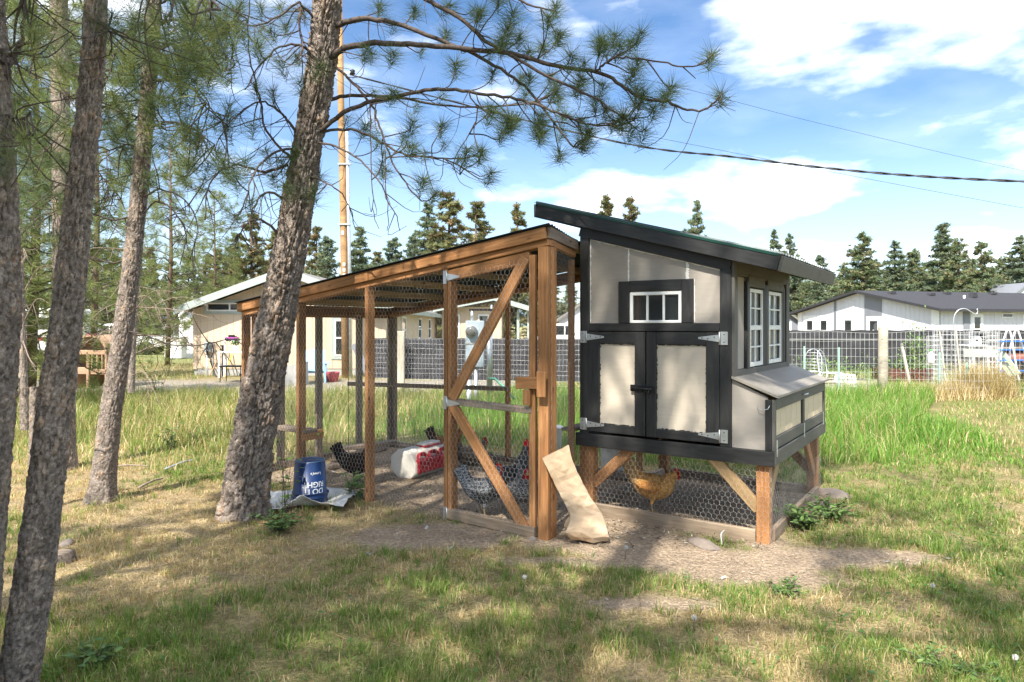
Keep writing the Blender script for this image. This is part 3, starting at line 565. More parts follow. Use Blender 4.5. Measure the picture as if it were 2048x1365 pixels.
hexwire('chicken_wire', coop, [(-1.6, 0), (0, 0), (0, .59), (-1.6, .59)], plane_fn(1, .008, .006, 1))
hexwire('chicken_wire', coop, [(.0, 0), (1.85, 0), (1.85, .59), (.0, .59)], plane_fn(0, -.008, .012, 2))
hexwire('chicken_wire', coop, [(-1.6, 0), (0, 0), (0, .59), (-1.6, .59)], plane_fn(1, 1.845, .006, 3))
# ------------------------------------------------------------------ chicken run
run = thing('chicken_run', 'open timber chicken run with wire mesh sides and sloping corrugated roof', 'chicken run', COOP, -YAW)
FV, RV, LU, RU = -.83, 1.40, -5.22, -1.395
def run_z(u): return 1.70 + (u + 5.225) * .1297                 # underside of the top beam
def C_(k): return M['cedar'] if k % 3 else M['cedar']
def rpost(u0, u1, v0, v1, mat='cedar', top=None): return post('post', run, u0, u1, v0, v1, -.06, (run_z((u0 + u1) / 2) if top is None else top), M[mat])
rpost(-1.485, -1.395, FV, FV + .04); rpost(-2.412, -2.374, FV, FV + .09); rpost(-3.347, -3.305, FV, FV + .09); rpost(-4.314, -4.272, FV, FV + .09); rpost(-5.218, -5.18, FV, FV + .09); rpost(-5.178, -5.09, FV + .092, FV + .13)
rpost(-1.435, -1.397, FV + .042, FV + .13)
for k, (v0, mt) in enumerate(((-.40, 'grey_wood'), (.13, 'grey_wood'), (.76, 'grey_wood'), (RV - .09, 'grey_wood'))): rpost(-5.21, -5.172, v0, v0 + .09, mt)
for k, u0 in enumerate((-5.165, -3.34, -1.68)): rpost(u0, u0 + .06, RV - .04, RV, 'cedar' if k else 'grey_wood')
rpost(-1.655, -1.617, -.09, -.03)
def ubeam(name, u0, u1, v, dz, w, h, mat='cedar'): return beam(name, run, (u0, v, run_z(u0) + dz), (u1, v, run_z(u1) + dz), w, h, M[mat])
ubeam('top_beam', LU, RU, FV + .045, .026, .088, .05); ubeam('fascia', LU - .04, RU - .01, FV - .012, .096, .03, .088)
ubeam('top_beam', LU, -1.62, RV - .045, .026, .088, .05); ubeam('fascia', LU - .04, -1.62, RV + .012, .096, .03, .088)
beam('fascia', run, (RU + .0, FV + .012, run_z(RU) + .098), (-1.60, -.03, run_z(-1.6) + .12), .03, .088, M['grey_wood']); beam('top_beam', run, (RU - .03, FV + .10, run_z(RU) + .024), (-1.63, -.03, run_z(-1.6) + .044), .04, .05, M['cedar'])
beam('fascia', run, (LU - .03, FV + .004, run_z(LU) + .09), (LU - .03, RV, run_z(LU) + .09), .03, .088, M['cedar']); beam('top_beam', run, (LU + .02, FV + .09, run_z(LU) + .022), (LU + .02, RV - .09, run_z(LU) + .022), .04, .05, M['cedar'])
for k in range(6):
    uu = -4.75 + k * .62; beam('rafter', run, (uu, FV + .004, run_z(uu) + .104), (uu, RV - .004, run_z(uu) + .104), .038, .064, M['cedar_pale'])
# corrugated roof sheets, waves across the depth, side by side
def edge(k, v): return LU - .06 if k == 0 else (RU + .03 - .235 * min(1, max(0, (v - FV) / -FV)))
rr_ = part('roof', run); nsheet = 3; vA, vB = FV - .05, RV + .06
for s_ in range(nsheet):
    a0 = vA + (vB - vA) * s_ / nsheet - (.02 if s_ else 0); a1 = vA + (vB - vA) * (s_ + 1) / nsheet; nw = 60; mb = MB()
    vv = [a0 + (a1 - a0) * i / nw for i in range(nw + 1)]
    mb.add([(edge(u_, v_), v_, run_z(edge(u_, v_)) + .150 + .003 * s_ + .0085 * math.sin(v_ * 2 * math.pi / .068)) for u_ in (0, 1) for v_ in vv], [(i, i + 1, nw + 2 + i, nw + 1 + i) for i in range(nw)], True)
    o = mb.build('corrugated_sheet', M['run_roof'], rr_); o.modifiers.new('thick', 'SOLIDIFY').thickness = .0015
# base boards, perch, shelf, swing
beam('base_board', run, (LU + .05, RV - .02, .03), (-1.66, RV - .02, .03), .04, .09, M['grey_wood']); beam('base_board', run, (LU + .02, FV + .1, .03), (LU + .02, RV - .1, .03), .04, .09, M['grey_wood'])
beam('perch', run, (-5.30, .72, .872), (-3.25, 1.30, .872), .04, .05, M['grey_wood'])
beam('shelf', run, (-4.75, -.70, .55), (-4.25, -.70, .55), .17, .035, M['grey_wood']); beam('shelf_bracket', run, (-4.29, -.80, .50), (-4.29, -.52, .50), .038, .09, M['cedar'])
beam('outer_shelf', run, (-1.70, -.02, .70), (-1.70, .30, .70), .12, .03, M['grey_wood'])
# door of the run
dr = part('gate', run); DU0, DU1 = -2.368, -1.512; DZ0 = .035
def dz_top(u): return run_z(u) - .012
post('stile', dr, DU0, DU0 + .038, FV, FV + .088, DZ0, dz_top(DU0 + .02) - .09, M['cedar']); post('stile', dr, DU1 - .055, DU1, FV, FV + .04, DZ0, dz_top(DU1 - .03) - .03, M['cedar'])
beam('top_rail', dr, (DU0, FV + .03, dz_top(DU0) - .045), (DU1 - .056, FV + .03, dz_top(DU1) - .05), .04, .088, M['cedar']); beam('middle_rail', dr, (DU0 + .04, FV + .04, .975), (DU1 - .03, FV + .04, .955), .088, .045, M['grey_wood']); beam('bottom_rail', dr, (DU0 - .02, FV + .02, .05), (DU1 + .0, FV + .02, .04), .06, .085, M['mid_wood'])
beam('brace', dr, (-2.325, FV + .012, 1.00), (-1.60, FV + .012, 2.12), .034, .088, M['cedar'])
beam('brace', dr, (-2.325, FV + .012, .955), (-1.595, FV + .012, .04), .034, .088, M['cedar'])
for zc in (2.0, .965, .05):
    hg = part('hinge', dr); MB().box((DU0 - .042, FV - .008, zc - .055), (DU0 - .006, FV - .002, zc + .055), .001).build('plate', M['galv'], hg); MB().tube([(DU0 - .002, FV - .008, zc - .05), (DU0 - .002, FV - .008, zc + .05)], .006, 8).build('pin', M['galv'], hg)
    MB().prism([(DU0 + .004, zc - .03), (DU0 + .13, zc - .007), (DU0 + .13, zc + .007), (DU0 + .004, zc + .03)], FV - .008, FV - .002).build('strap', M['galv'], hg)
tl = part('turn_latch', dr); beam('latch_block', tl, (-1.665, FV - .022, 1.165), (-1.425, FV - .022, 1.175), .036, .09, M['cedar']); post('latch_plate', tl, -1.46, -1.385, FV - .062, FV - .041, 1.07, 1.26, M['cedar']); post('latch_stop', tl, -1.60, -1.535, FV - .036, FV - .004, 1.0, 1.118, M['cedar'])
def topz(u): return run_z(u) + .01
hexwire('chicken_wire', dr, [(DU0 + .02, .05), (DU1 - .03, .05), (DU1 - .03, dz_top(DU1) - .05), (DU0 + .02, dz_top(DU0) - .05)], plane_fn(1, FV - .006, .006, 5))
hexwire('chicken_wire', run, [(LU, .0), (-2.39, 0), (-2.39, topz(-2.39)), (LU, topz(LU))], plane_fn(1, FV - .005, .008, 6))
hexwire('chicken_wire', run, [(LU, .0), (-1.62, 0), (-1.62, topz(-1.62)), (LU, topz(LU))], plane_fn(1, RV + .004, .012, 7))
hexwire('chicken_wire', run, [(FV, .0), (RV, 0), (RV, topz(LU)), (FV, topz(LU))], plane_fn(0, LU - .004, .012, 8))
hexwire('chicken_wire', run, [(0, .0), (.78, 0), (.78, topz(RU)), (0, topz(RU))], lambda a: np.stack([RU + .002 - a[:, 0] * .29, FV + .045 + a[:, 0] * .96, a[:, 1]], -1))
# ------------------------------------------------------------------ pines near the camera
m = Mat('pine_bark', .92, .12); wv = m.coord((1, 1, 1), 'Object', False); n_a = m.noise(wv, 60, 6, .7); n_b = m.noise(wv, 14, 4); pl = m.attr('plate', 'Fac')
c = m.ramp(pl, [(0, (.21, .17, .14)), (.35, (.32, .27, .235)), (.6, (.26, .215, .18)), (.82, (.40, .33, .275)), (.95, (.39, .25, .16)), (1, (.43, .385, .345))])
c = m.mix(1.0, c, m.ramp(n_a, [(.3, (.38, .36, .34)), (.5, (1, 1, 1)), (.72, (1.75, 1.72, 1.68))]), 'MULTIPLY'); c = m.mix(1.0, c, m.ramp(n_b, [(.3, (.75, .75, .75)), (.7, (1.2, 1.2, 1.2))]), 'MULTIPLY')
m.color(c); m.bump(m.math('ADD', n_a, m.math('MULTIPLY', n_b, .6)), 1.0, .018); M['bark'] = m.m
m = Mat('twig_bark', .85, .15); n_a = m.noise(m.coord((1, 1, 1), 'Object', False), 45, 4); m.color(m.ramp(n_a, [(.3, (.055, .042, .035)), (.7, (.125, .10, .085))])); M['twig'] = m.m
m = Mat('dead_twig', .85, .15); n_a = m.noise(m.coord((1, 1, 1), 'Object', False), 45, 4); m.color(m.ramp(n_a, [(.3, (.16, .12, .09)), (.7, (.32, .26, .21))])); M['dead_twig'] = m.m
m = Mat('pine_needle', .5, .3); t_ = m.attr('tint'); m.color(t_); m.translucent(.38, m.mix(1.0, t_, (1.3, 1.25, .75), 'MULTIPLY')); M['needle'] = m.m
def bark_trunk(name, parent, axis_pts, radii, ncell, cellh, depth, zfine, nseg=112, dz=.012, seed=0, flare=.0):
    """trunk surface with raised bark plates; axis points (world), radius at each"""
    ap = np.array([tuple(p) for p in axis_pts]); t = ap[:, 2]; ztop = t[-1]; z = list(np.arange(t[0], min(zfine, ztop), dz))
    while z[-1] < ztop - .12: z.append(z[-1] + .12)
    z.append(ztop); z = np.array(z); from_x = np.interp(z, t, ap[:, 0]); from_y = np.interp(z, t, ap[:, 1])
    k = 9; R = np.interp(z, t, radii); from_x = np.convolve(np.pad(from_x, k, 'edge'), np.ones(2 * k + 1) / (2 * k + 1), 'valid'); from_y = np.convolve(np.pad(from_y, k, 'edge'), np.ones(2 * k + 1) / (2 * k + 1), 'valid')
    th = np.arange(nseg) / nseg; TH, ZZ = np.meshgrid(th, z)
    def hs(a, b, s): n = (a * 374761393 + b * 668265263 + (seed + s) * 974634777) & 0x7fffffff; n = ((n ^ (n >> 13)) * 1274126177) & 0x7fffffff; return ((n ^ (n >> 16)) & 0xffff) / 65535.
    wob = (fbm(TH * ncell, ZZ / cellh, 1.1, seed + 3, 3) - .5) * 1.9
    cx = TH * ncell + wob; cyy = ZZ / cellh + (fbm(TH * ncell + 9, ZZ / cellh, .9, seed + 4, 3) - .5) * 1.6; ci = np.floor(cx).astype(np.int64); cj = np.floor(cyy).astype(np.int64); f1 = np.full(cx.shape, 9.); f2 = f1.copy(); idv = np.zeros(cx.shape)
    for a in (-1, 0, 1):
        for b in (-1, 0, 1):
            ii = np.mod(ci + a, ncell); jj = cj + b; px = ci + a + .15 + .7 * hs(ii, jj, 1); py = jj + .1 + .8 * hs(ii, jj, 2); d = np.hypot(cx - px, (cyy - py)); idn = hs(ii, jj, 7)
            new = d < f1; f2 = np.where(new, f1, np.minimum(f2, d)); idv = np.where(new, idn, idv); f1 = np.where(new, d, f1)
    e = sstep(.02, .16, f2 - f1 + (fbm(TH * ncell * 6, ZZ / cellh * 6, .5, seed + 31, 2) - .5) * .16); fine = (fbm(TH * ncell * 3.1, ZZ / cellh * 2.4, .5, seed + 8, 4) - .5); f2_ = np.abs(fbm(TH * ncell * 1.1 + 3, ZZ / cellh * .30, .5, seed + 18, 3) - .5)
    disp = depth * (e * (.55 + .6 * idv) + 1.1 * fine - .9 * sstep(.07, .0, f2_)) - depth * .4; lump = (fbm(TH * 4, ZZ, .5, seed + 12, 2) - .5) * .08
    dr_ = 1 + lump + flare * np.exp(-(ZZ - t[0]) / .16) * (.75 + .7 * np.sin(TH * 2 * np.pi * 4 + seed) ** 2)
    rr = R[:, None] * dr_ + disp; V = np.stack([from_x[:, None] + rr * np.cos(TH * 2 * np.pi), from_y[:, None] + rr * np.sin(TH * 2 * np.pi), ZZ], -1).reshape(-1, 3)
    nz = len(z); idx = np.arange(nz * nseg).reshape(nz, nseg); nxt = np.roll(idx, -1, 1); Fq = np.stack([idx[:-1], nxt[:-1], nxt[1:], idx[1:]], -1).reshape(-1, 4)
    plate = np.clip(idv * .88 + fine * .9, 0, 1)
    return link(name, npmesh(name, V, Fq, M['bark'], True, {'plate': plate.ravel()}), parent)
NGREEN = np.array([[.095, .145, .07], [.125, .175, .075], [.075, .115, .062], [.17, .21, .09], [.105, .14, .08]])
NSUN = np.array([[.17, .22, .075], [.22, .26, .09], [.13, .18, .065], [.27, .28, .11]])  # paler, yellower needles: sunlight put into the colour
class Needles:
    def __init__(s): s.p, s.a, s.L, s.n, s.w, s.pal = [], [], [], [], [], []
    def tuft(s, pos, axis_, L=.16, n=150, w=.0023, pal=0): s.p.append(tuple(pos)); s.a.append(tuple(Vector(axis_).normalized())); s.L.append(L); s.n.append(n); s.w.append(w); s.pal.append(pal); return s
    def mesh(s, name, pals=(NGREEN, NSUN)):
        n = np.array(s.n); pos = np.repeat(np.array(s.p), n, 0); ax = np.repeat(np.array(s.a), n, 0); L = np.repeat(np.array(s.L), n); w = np.repeat(np.array(s.w), n); pl_ = np.repeat(np.array(s.pal), n); N = len(L); rng = RNG
        ref = rng.normal(size=(N, 3)); pr = np.cross(ax, ref); pr /= np.linalg.norm(pr, axis=1, keepdims=True) + 1e-9
        ang = np.radians(np.abs(rng.normal(0, 1, N)) * 26 + rng.uniform(12, 72, N)); back = rng.uniform(0, 1, N) ** 1.3
        d = ax * np.cos(ang)[:, None] + pr * np.sin(ang)[:, None]; L = L * rng.uniform(.7, 1.12, N); base = pos - ax * (back * L * .85)[:, None] + pr * .004
        tip = base + d * L[:, None]; tip[:, 2] -= L * rng.uniform(.0, .16, N); sd = np.cross(d, rng.normal(size=(N, 3))); sd /= np.linalg.norm(sd, axis=1, keepdims=True) + 1e-9; sd *= (w * .5)[:, None]
        V = np.stack([base - sd, base + sd, tip], 1).reshape(-1, 3); i = np.arange(N)[:, None] * 3; col = np.zeros((N, 3))
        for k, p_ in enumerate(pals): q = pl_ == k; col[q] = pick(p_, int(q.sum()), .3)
        return npmesh(name, V, np.concatenate([i, i + 1, i + 2], 1), M['needle'], False, {'tint': np.repeat(col, 3, 0)})
def smooth_path(pts, n):
    """Catmull-Rom through the points"""
    pts = [Vector(p) for p in pts]; q = [pts[0] * 2 - pts[1]] + pts + [pts[-1] * 2 - pts[-2]]; o = []
    for i in range(len(pts) - 1):
        a, b, c, d = q[i:i + 4]
        for k in range(n): t = k / n; o.append(.5 * ((2 * b) + (c - a) * t + (2 * a - 5 * b + 4 * c - d) * t * t + (3 * b - a - 3 * c + d) * t ** 3))
    o.append(pts[-1]); return o
def limb(mb, pts, r0, r1, sides=7, n=4, wob=.0):
    ps = smooth_path(pts, n); k = len(ps)
    if wob: ps = [p + Vector((random.gauss(0, wob), random.gauss(0, wob), random.gauss(0, wob))) if 0 < i < k - 1 else p for i, p in enumerate(ps)]
    mb.tube(ps, [r0 + (r1 - r0) * (i / (k - 1)) ** .8 for i in range(k)], sides); return ps
near_twig = True
def twig_to(mb, a, b, r0=.007, r1=.003, sag=.10):
    """curving twig from a branch point to a tuft: sags, then turns up at its end"""
    a, b = Vector(a), Vector(b); d = b - a; L = d.length; side = Vector((random.uniform(-1, 1), random.uniform(-1, 1), 0)) * .10 * L
    m1 = a + d * .35 + Vector((0, 0, -sag * L * random.uniform(.3, 1.2))) + side; m2 = a + d * .78 + Vector((0, 0, -sag * L * random.uniform(1.0, 2.0))) + side * .6
    return limb(mb, [a, m1, m2, b], r0, r1, 4 if near_twig else 3, 4 if near_twig else 2)
def bare_twigs(mb, ps, n, L=(.15, .5), r=.0045, t0=.1):
    for _ in range(n):
        k = random.randint(int(len(ps) * t0), len(ps) - 2); p = ps[k]; t = (ps[min(k + 1, len(ps) - 1)] - ps[k]).normalized(); l = random.uniform(*L)
        d = (t * random.uniform(.0, .7) + Vector((random.gauss(0, .5), random.gauss(0, .5), random.gauss(-.45, .4)))).normalized()
        q = p + d * l * .5 + Vector((random.gauss(0, .04), random.gauss(0, .04), -.06 * l)); e = q + (d + Vector((random.gauss(0, .4), random.gauss(0, .4), random.uniform(-.1, .9)))).normalized() * l * .55
        limb(mb, [p, q, e], r, r * .35, 4, 3)
def auto_limbs(mb, nd, axis_, n, z0, z1, length, ntuft, seed, tl=.17, nn=70, w=.0035, sector=None, pal=0, droop=.12, r=.022):
    """whorls of limbs with hanging twigs and needle tufts up a trunk; axis_(z) gives the trunk centre"""
    rs = random.Random(seed); global near_twig; near_twig = False
    for i in range(n):
        z = z0 + (z1 - z0) * (i + rs.random()) / n; a = rs.uniform(0, 6.283) if sector is None else rs.uniform(*sector); L = length * rs.uniform(.6, 1.15) * (1 - .55 * max(0, (z - z0) / (z1 - z0 + 1e-6))); p0 = Vector(axis_(z)); d = Vector((math.cos(a), math.sin(a), 0)); s_ = Vector((-d.y, d.x, 0)) * rs.uniform(-.25, .25)
        pts = [p0, p0 + d * L * .3 + Vector((0, 0, .10 * L)) + s_ * L * .2, p0 + d * L * .65 + Vector((0, 0, .05 * L - droop * L)) + s_ * L * .6, p0 + d * L + Vector((0, 0, .02 * L - droop * L * .6)) + s_ * L]
        ps = limb(mb, pts, r * (.5 + .5 * L / length), .005, 5, 3)
        nd.tuft(ps[-1], ps[-1] - ps[-2] + Vector((0, 0, .02)), tl, nn, w, pal)
        for k in range(ntuft):
            j = rs.randint(len(ps) // 3, len(ps) - 2); b = ps[j] + Vector((rs.gauss(0, .28), rs.gauss(0, .28), rs.gauss(.0, .2))) * (L / 1.6) + d * .12; q = twig_to(mb, ps[j], b, .006, .003)
            nd.tuft(q[-1], q[-1] - q[-2] + Vector((0, 0, .03)), tl * rs.uniform(.8, 1.1), nn, w, pal)
    near_twig = True
def interp_axis(pts):
    a = np.array([tuple(p) for p in pts]); return lambda z: (float(np.interp(z, a[:, 2], a[:, 0])), float(np.interp(z, a[:, 2], a[:, 1])), z)
# --- the leaning pine beside the run
D1 = 5.75
ax1 = [P(485, 1050, D1), P(494, 960, D1), P(520, 800, D1), P(552, 640, D1), P(582, 500, D1), P(614, 300, D1), P(641, 150, D1), P(656, 0, D1), P(662, -300, D1 - .1), P(668, -800, D1 - .2), P(670, -1400, D1 - .2)]
ax1 = [Vector((p.x, p.y, p.z)) for p in ax1]
t1 = thing('pine_tree', 'thick leaning pine beside the run, its bare curved branches reaching over the roof', 'tree', (0, 0, 0))
bark_trunk('trunk', t1, ax1, [.178, .165, .150, .135, .122, .106, .104, .102, .09, .055, .02], 17, .15, .034, 4.7, 144, .011, 3, .22)
mb = MB(); nd = Needles()
def branch(px, d0, d1, r0, r1, nbare=4, start=None):
    n = len(px); pts = [P(x, y, d0 + (d1 - d0) * (i / (n - 1))) for i, (x, y) in enumerate(px)]
    ps = limb(mb, pts, r0, r1, 8, 4, .004); bare_twigs(mb, ps, nbare); return ps
BR = []
BR.append(branch([(645, 118), (668, 111), (689, 98), (736, 88), (803, 88), (871, 93), (972, 101), (1039, 112), (1088, 126), (1146, 139), (1190, 144), (1234, 164), (1264, 187), (1293, 198), (1337, 204), (1366, 218), (1401, 222), (1425, 208), (1443, 186)], 5.75, 4.7, .030, .0055, 9))
BR.append(branch([(1190, 144), (1205, 132), (1229, 117), (1264, 116), (1322, 126), (1366, 135), (1404, 129), (1424, 110)], 5.05, 4.6, .009, .0045, 1))
BR.append(branch([(655, 62), (679, 50), (709, 40), (770, 42), (820, 56), (888, 83), (938, 104), (989, 131), (1039, 165), (1073, 200), (1117, 258), (1146, 294), (1165, 280)], 5.75, 5.2, .028, .005, 8))
BR.append(branch([(655, -70), (720, -90), (800, -40), (854, 0), (921, 37), (972, 81), (1040, 122), (1110, 160), (1180, 192), (1250, 236), (1275, 232)], 5.7, 4.9, .028, .005, 8))
BR.append(branch([(622, 278), (652, 253), (702, 219), (770, 199), (837, 184), (888, 180), (938, 184), (1005, 195), (1059, 205), (1103, 221), (1146, 239), (1182, 250), (1220, 253), (1249, 248), (1272, 236)], 5.75, 4.95, .022, .005, 7))
BR.append(branch([(640, 204), (662, 199), (702, 192), (753, 192), (803, 197), (854, 206), (921, 214), (1005, 212), (1073, 202), (1111, 178)], 5.75, 6.3, .019, .005, 6))
BR.append(branch([(632, 268), (652, 263), (702, 259), (736, 270), (770, 290), (803, 307), (837, 313), (888, 318), (938, 315), (965, 300)], 5.75, 5.5, .014, .005, 6))
BR.append(branch([(622, 290), (645, 286), (679, 297), (716, 317), (743, 344), (763, 371), (776, 404), (793, 435), (800, 462)], 5.75, 5.2, .011, .003, 5))
BR.append(branch([(645, 126), (668, 131), (695, 155), (719, 182), (743, 209), (756, 243), (770, 286), (786, 327), (810, 367), (837, 398), (857, 401), (872, 384)], 5.75, 5.3, .013, .0045, 6))
BR.append(branch([(610, 350), (631, 357), (662, 371), (689, 394), (702, 425), (711, 460)], 5.75, 5.3, .009, .003, 4))
BR.append(branch([(660, -180), (740, -230), (850, -150), (960, -60), (1040, 0), (1095, 20)], 5.65, 5.2, .026, .006, 6))
BR.append(branch([(888, 318), (925, 335), (960, 352), (985, 345)], 5.55, 5.4, .006, .003, 0))
BR.append(branch([(740, 210), (742, 280), (744, 360), (748, 430), (758, 458)], 5.55, 5.4, .006, .0025, 2)); BR.append(branch([(770, 300), (772, 370), (776, 440), (774, 462)], 5.55, 5.4, .005, .0025, 1))
BR.append(branch([(938, 184), (955, 230), (930, 280), (905, 330), (920, 350)], 5.3, 5.2, .006, .0025, 1))
# left side of the leaning pine
for px, d in (([(632, 40), (604, 12), (591, 8), (545, 40), (500, 52), (450, 30)], 5.2), ([(600, 270), (575, 240), (561, 226), (530, 206), (500, 212), (455, 250), (430, 300)], 5.3), ([(585, 330), (581, 317), (551, 286), (530, 253), (524, 216), (513, 169), (500, 118), (497, 40), (505, -30)], 5.4), ([(575, 400), (540, 385), (515, 400), (500, 440), (505, 480)], 5.3), ([(560, 470), (520, 440), (490, 452), (470, 480)], 5.4), ([(600, 300), (560, 300), (520, 330), (500, 370), (480, 430)], 5.1), ([(636, 120), (600, 90), (560, 95), (520, 130), (490, 180)], 5.2), ([(604, 12), (598, 50), (606, 90), (596, 120)], 5.5), ([(575, 330), (530, 345), (480, 330), (440, 345), (415, 380), (410, 440)], 5.0)):
    BR.append(branch(px, 5.7, d, .013, .004, 11))
ALLP = [p for b in BR for p in b]
tufts = [(1026, 24), (1097, 33), (894, 64), (1016, 54), (786, 104), (736, 98), (911, 125), (733, 249), (827, 243), (884, 249), (827, 290), (965, 300), (935, 297), (1019, 236), (1083, 266), (770, 334), (847, 357), (872, 384), (1005, 263), (786, 182), (1202, 82), (1276, 117), (1268, 140), (1144, 108), (1424, 108), (1443, 186), (1331, 190), (1308, 214), (1249, 234), (1188, 199), (1132, 229), (1179, 258), (1082, 261), (1120, 302), (1165, 282), (1020, 237), (1111, 178), (1053, 188), (1272, 178), (1086, 90), (1160, 170), (1215, 215), (1060, 150), (985, 345), (1345, 172), (1040, 70), (960, 20), (900, 10), (830, 15), (760, 10), (1110, 10), (1000, -10)]
PXA = [(1024 + FPX * p.x / p.y, HOR - FPX * (p.z - CAMZ) / p.y, p) for p in ALLP]
def hang_tuft(x, y, L=.175, n=190, w=.0034, pal=0, dj=.25, reach=(60, 170)):
    """a tuft carried by a twig from a branch passing within reach of it, nearer the trunk"""
    c = [q for q in PXA if reach[0] * .3 < math.hypot(q[0] - x, q[1] - y) < reach[1]] or sorted(PXA, key=lambda q: math.hypot(q[0] - x, q[1] - y))[:6]
    near = sorted(c, key=lambda q: abs(math.hypot(q[0] - x, q[1] - y) - reach[0]) + (0 if abs(q[0] - 640) < abs(x - 640) else 60))[:8]; q = random.choice(near); D = q[2].y + random.uniform(-dj, dj); b = P(x, y, D)
    ps = twig_to(mb, q[2], b, .0065, .0035); nd.tuft(b, ps[-1] - ps[-2] + Vector((0, 0, .02)), L * random.uniform(.9, 1.1), n, w, pal); return ps
for x, y in tufts: hang_tuft(x, y)
for _ in range(34): hang_tuft(random.uniform(980, 1290), random.uniform(60, 275), .165, 150)
for _ in range(20): hang_tuft(random.uniform(690, 1010), random.uniform(0, 330), .14, 80, .003)
for x, y in ((560, 320), (590, 345), (610, 330), (625, 380), (600, 390), (570, 370), (545, 350), (640, 350), (585, 300), (655, 110), (640, 130), (620, 150), (590, 110), (560, 120), (540, 60), (570, 50), (520, 90), (510, 170), (545, 180), (600, 165), (505, 250), (530, 300), (490, 320), (470, 350), (450, 250), (480, 60), (470, 20), (440, 40), (600, 20), (560, 10), (520, 10), (430, 300), (500, 400), (470, 430)):
    hang_tuft(x, y, .19, 130, .0034, 0, .25, (50, 140))
f1 = interp_axis(ax1); auto_limbs(mb, nd, f1, 24, 4.8, 10.3, 2.2, 6, 2, .19, 80, .0045)
mb.build('branches', M['twig'], t1)['kind'] = 'stuff'; tag(link('needles', nd.mesh('needles'), t1), kind='stuff')
# --- the pines at the left edge, nearest the camera
def side_pine(label, axpts, radii, ncell, cellh, depth, zf, seed, tuft_list, br_list, limbs=None, dz=.011, nseg=112, flare=.0, tl=.19, needles_n=200, w=.0026):
    global mb, nd, PXA
    t = thing('pine_tree', label, 'tree', (0, 0, 0)); bark_trunk('trunk', t, axpts, radii, ncell, cellh, depth, zf, nseg, dz, seed, flare); mb = MB(); nd = Needles(); bl = []
    for px, d0, d1, r0 in br_list: bl.append(branch(px, d0, d1, r0, .004, 9))
    PXA = [(1024 + FPX * p.x / p.y, HOR - FPX * (p.z - CAMZ) / p.y, p) for b in bl for p in b]
    for q in tuft_list: hang_tuft(q[0], q[1], tl, needles_n, w, int(random.random() < .35), .3, (40, 150))
    if limbs: auto_limbs(mb, nd, interp_axis(axpts), *limbs)
    mb.build('branches', M['twig'], t)['kind'] = 'stuff'
    if nd.p: tag(link('needles', nd.mesh('needles'), t), kind='stuff')
    return t
def curve_ax(px, D, extra=()): return [P(x, y, D) for x, y in px] + [Vector(e) for e in extra]
Dm = 2.9
side_pine('slender pine with flaky bark, second trunk from the picture edge', curve_ax([(25, 1410), (42, 1330), (68, 1160), (90, 992), (108, 824), (128, 690), (146, 513), (163, 359), (182, 180), (193, 0), (200, -200), (210, -800), (215, -1800), (215, -2600)], Dm), [.079, .074, .069, .065, .061, .057, .052, .046, .041, .038, .036, .032, .02, .008], 11, .070, .0105, 3.3, 41,
          [(225, 25), (250, 60), (330, 30), (380, 60), (300, -10), (420, 40), (260, -20), (365, 5), (60, 20), (110, -20)], [([(195, 40), (215, 55), (226, 66)], 2.9, 2.75, .010), ([(193, -60), (250, -90), (330, -70), (400, -20), (440, 20)], 2.9, 2.6, .012), ([(193, -100), (240, -120), (300, -60), (360, 0)], 2.9, 3.2, .011), ([(190, -80), (120, -110), (60, -60), (40, 10)], 2.9, 2.9, .011)], (14, 3.5, 8.2, 1.5, 6, 12, .18, 90, .004), .011, 84, 0, .17, 150, .0016)
side_pine('pine trunk cut off by the picture edge, with a broken branch stub', curve_ax([(-70, 1430), (-50, 1250), (-28, 1000), (-12, 800), (-2, 600), (-8, 350), (-18, 150), (-26, 0), (-30, -300), (-40, -1400), (-40, -2400)], 2.75), [.078, .075, .073, .072, .072, .065, .058, .054, .048, .02, .008], 11, .072, .0105, 3.2, 57,
          [(40, 250), (20, 220), (55, 270), (10, 300), (70, 60), (30, 90)], [([(8, 160), (22, 130), (40, 90), (48, 20), (52, -40)], 2.75, 2.9, .011), ([(5, 230), (40, 240), (60, 225)], 2.75, 2.6, .006), ([(-2, 100), (20, 110), (34, 90)], 2.75, 2.7, .014)], (12, 3.4, 7.5, 1.4, 6, 14, .18, 90, .004), .011, 84, 0, .16, 140, .0016)
rs = random.Random(4)
T3T = [(rs.gauss(360, 62), rs.gauss(110, 70)) for _ in range(95)] + [(rs.gauss(255, 40), rs.gauss(130, 70)) for _ in range(45)] + [(rs.uniform(220, 470), rs.uniform(180, 360)) for _ in range(40)] + [(rs.uniform(40, 160), rs.uniform(20, 430)) for _ in range(45)]
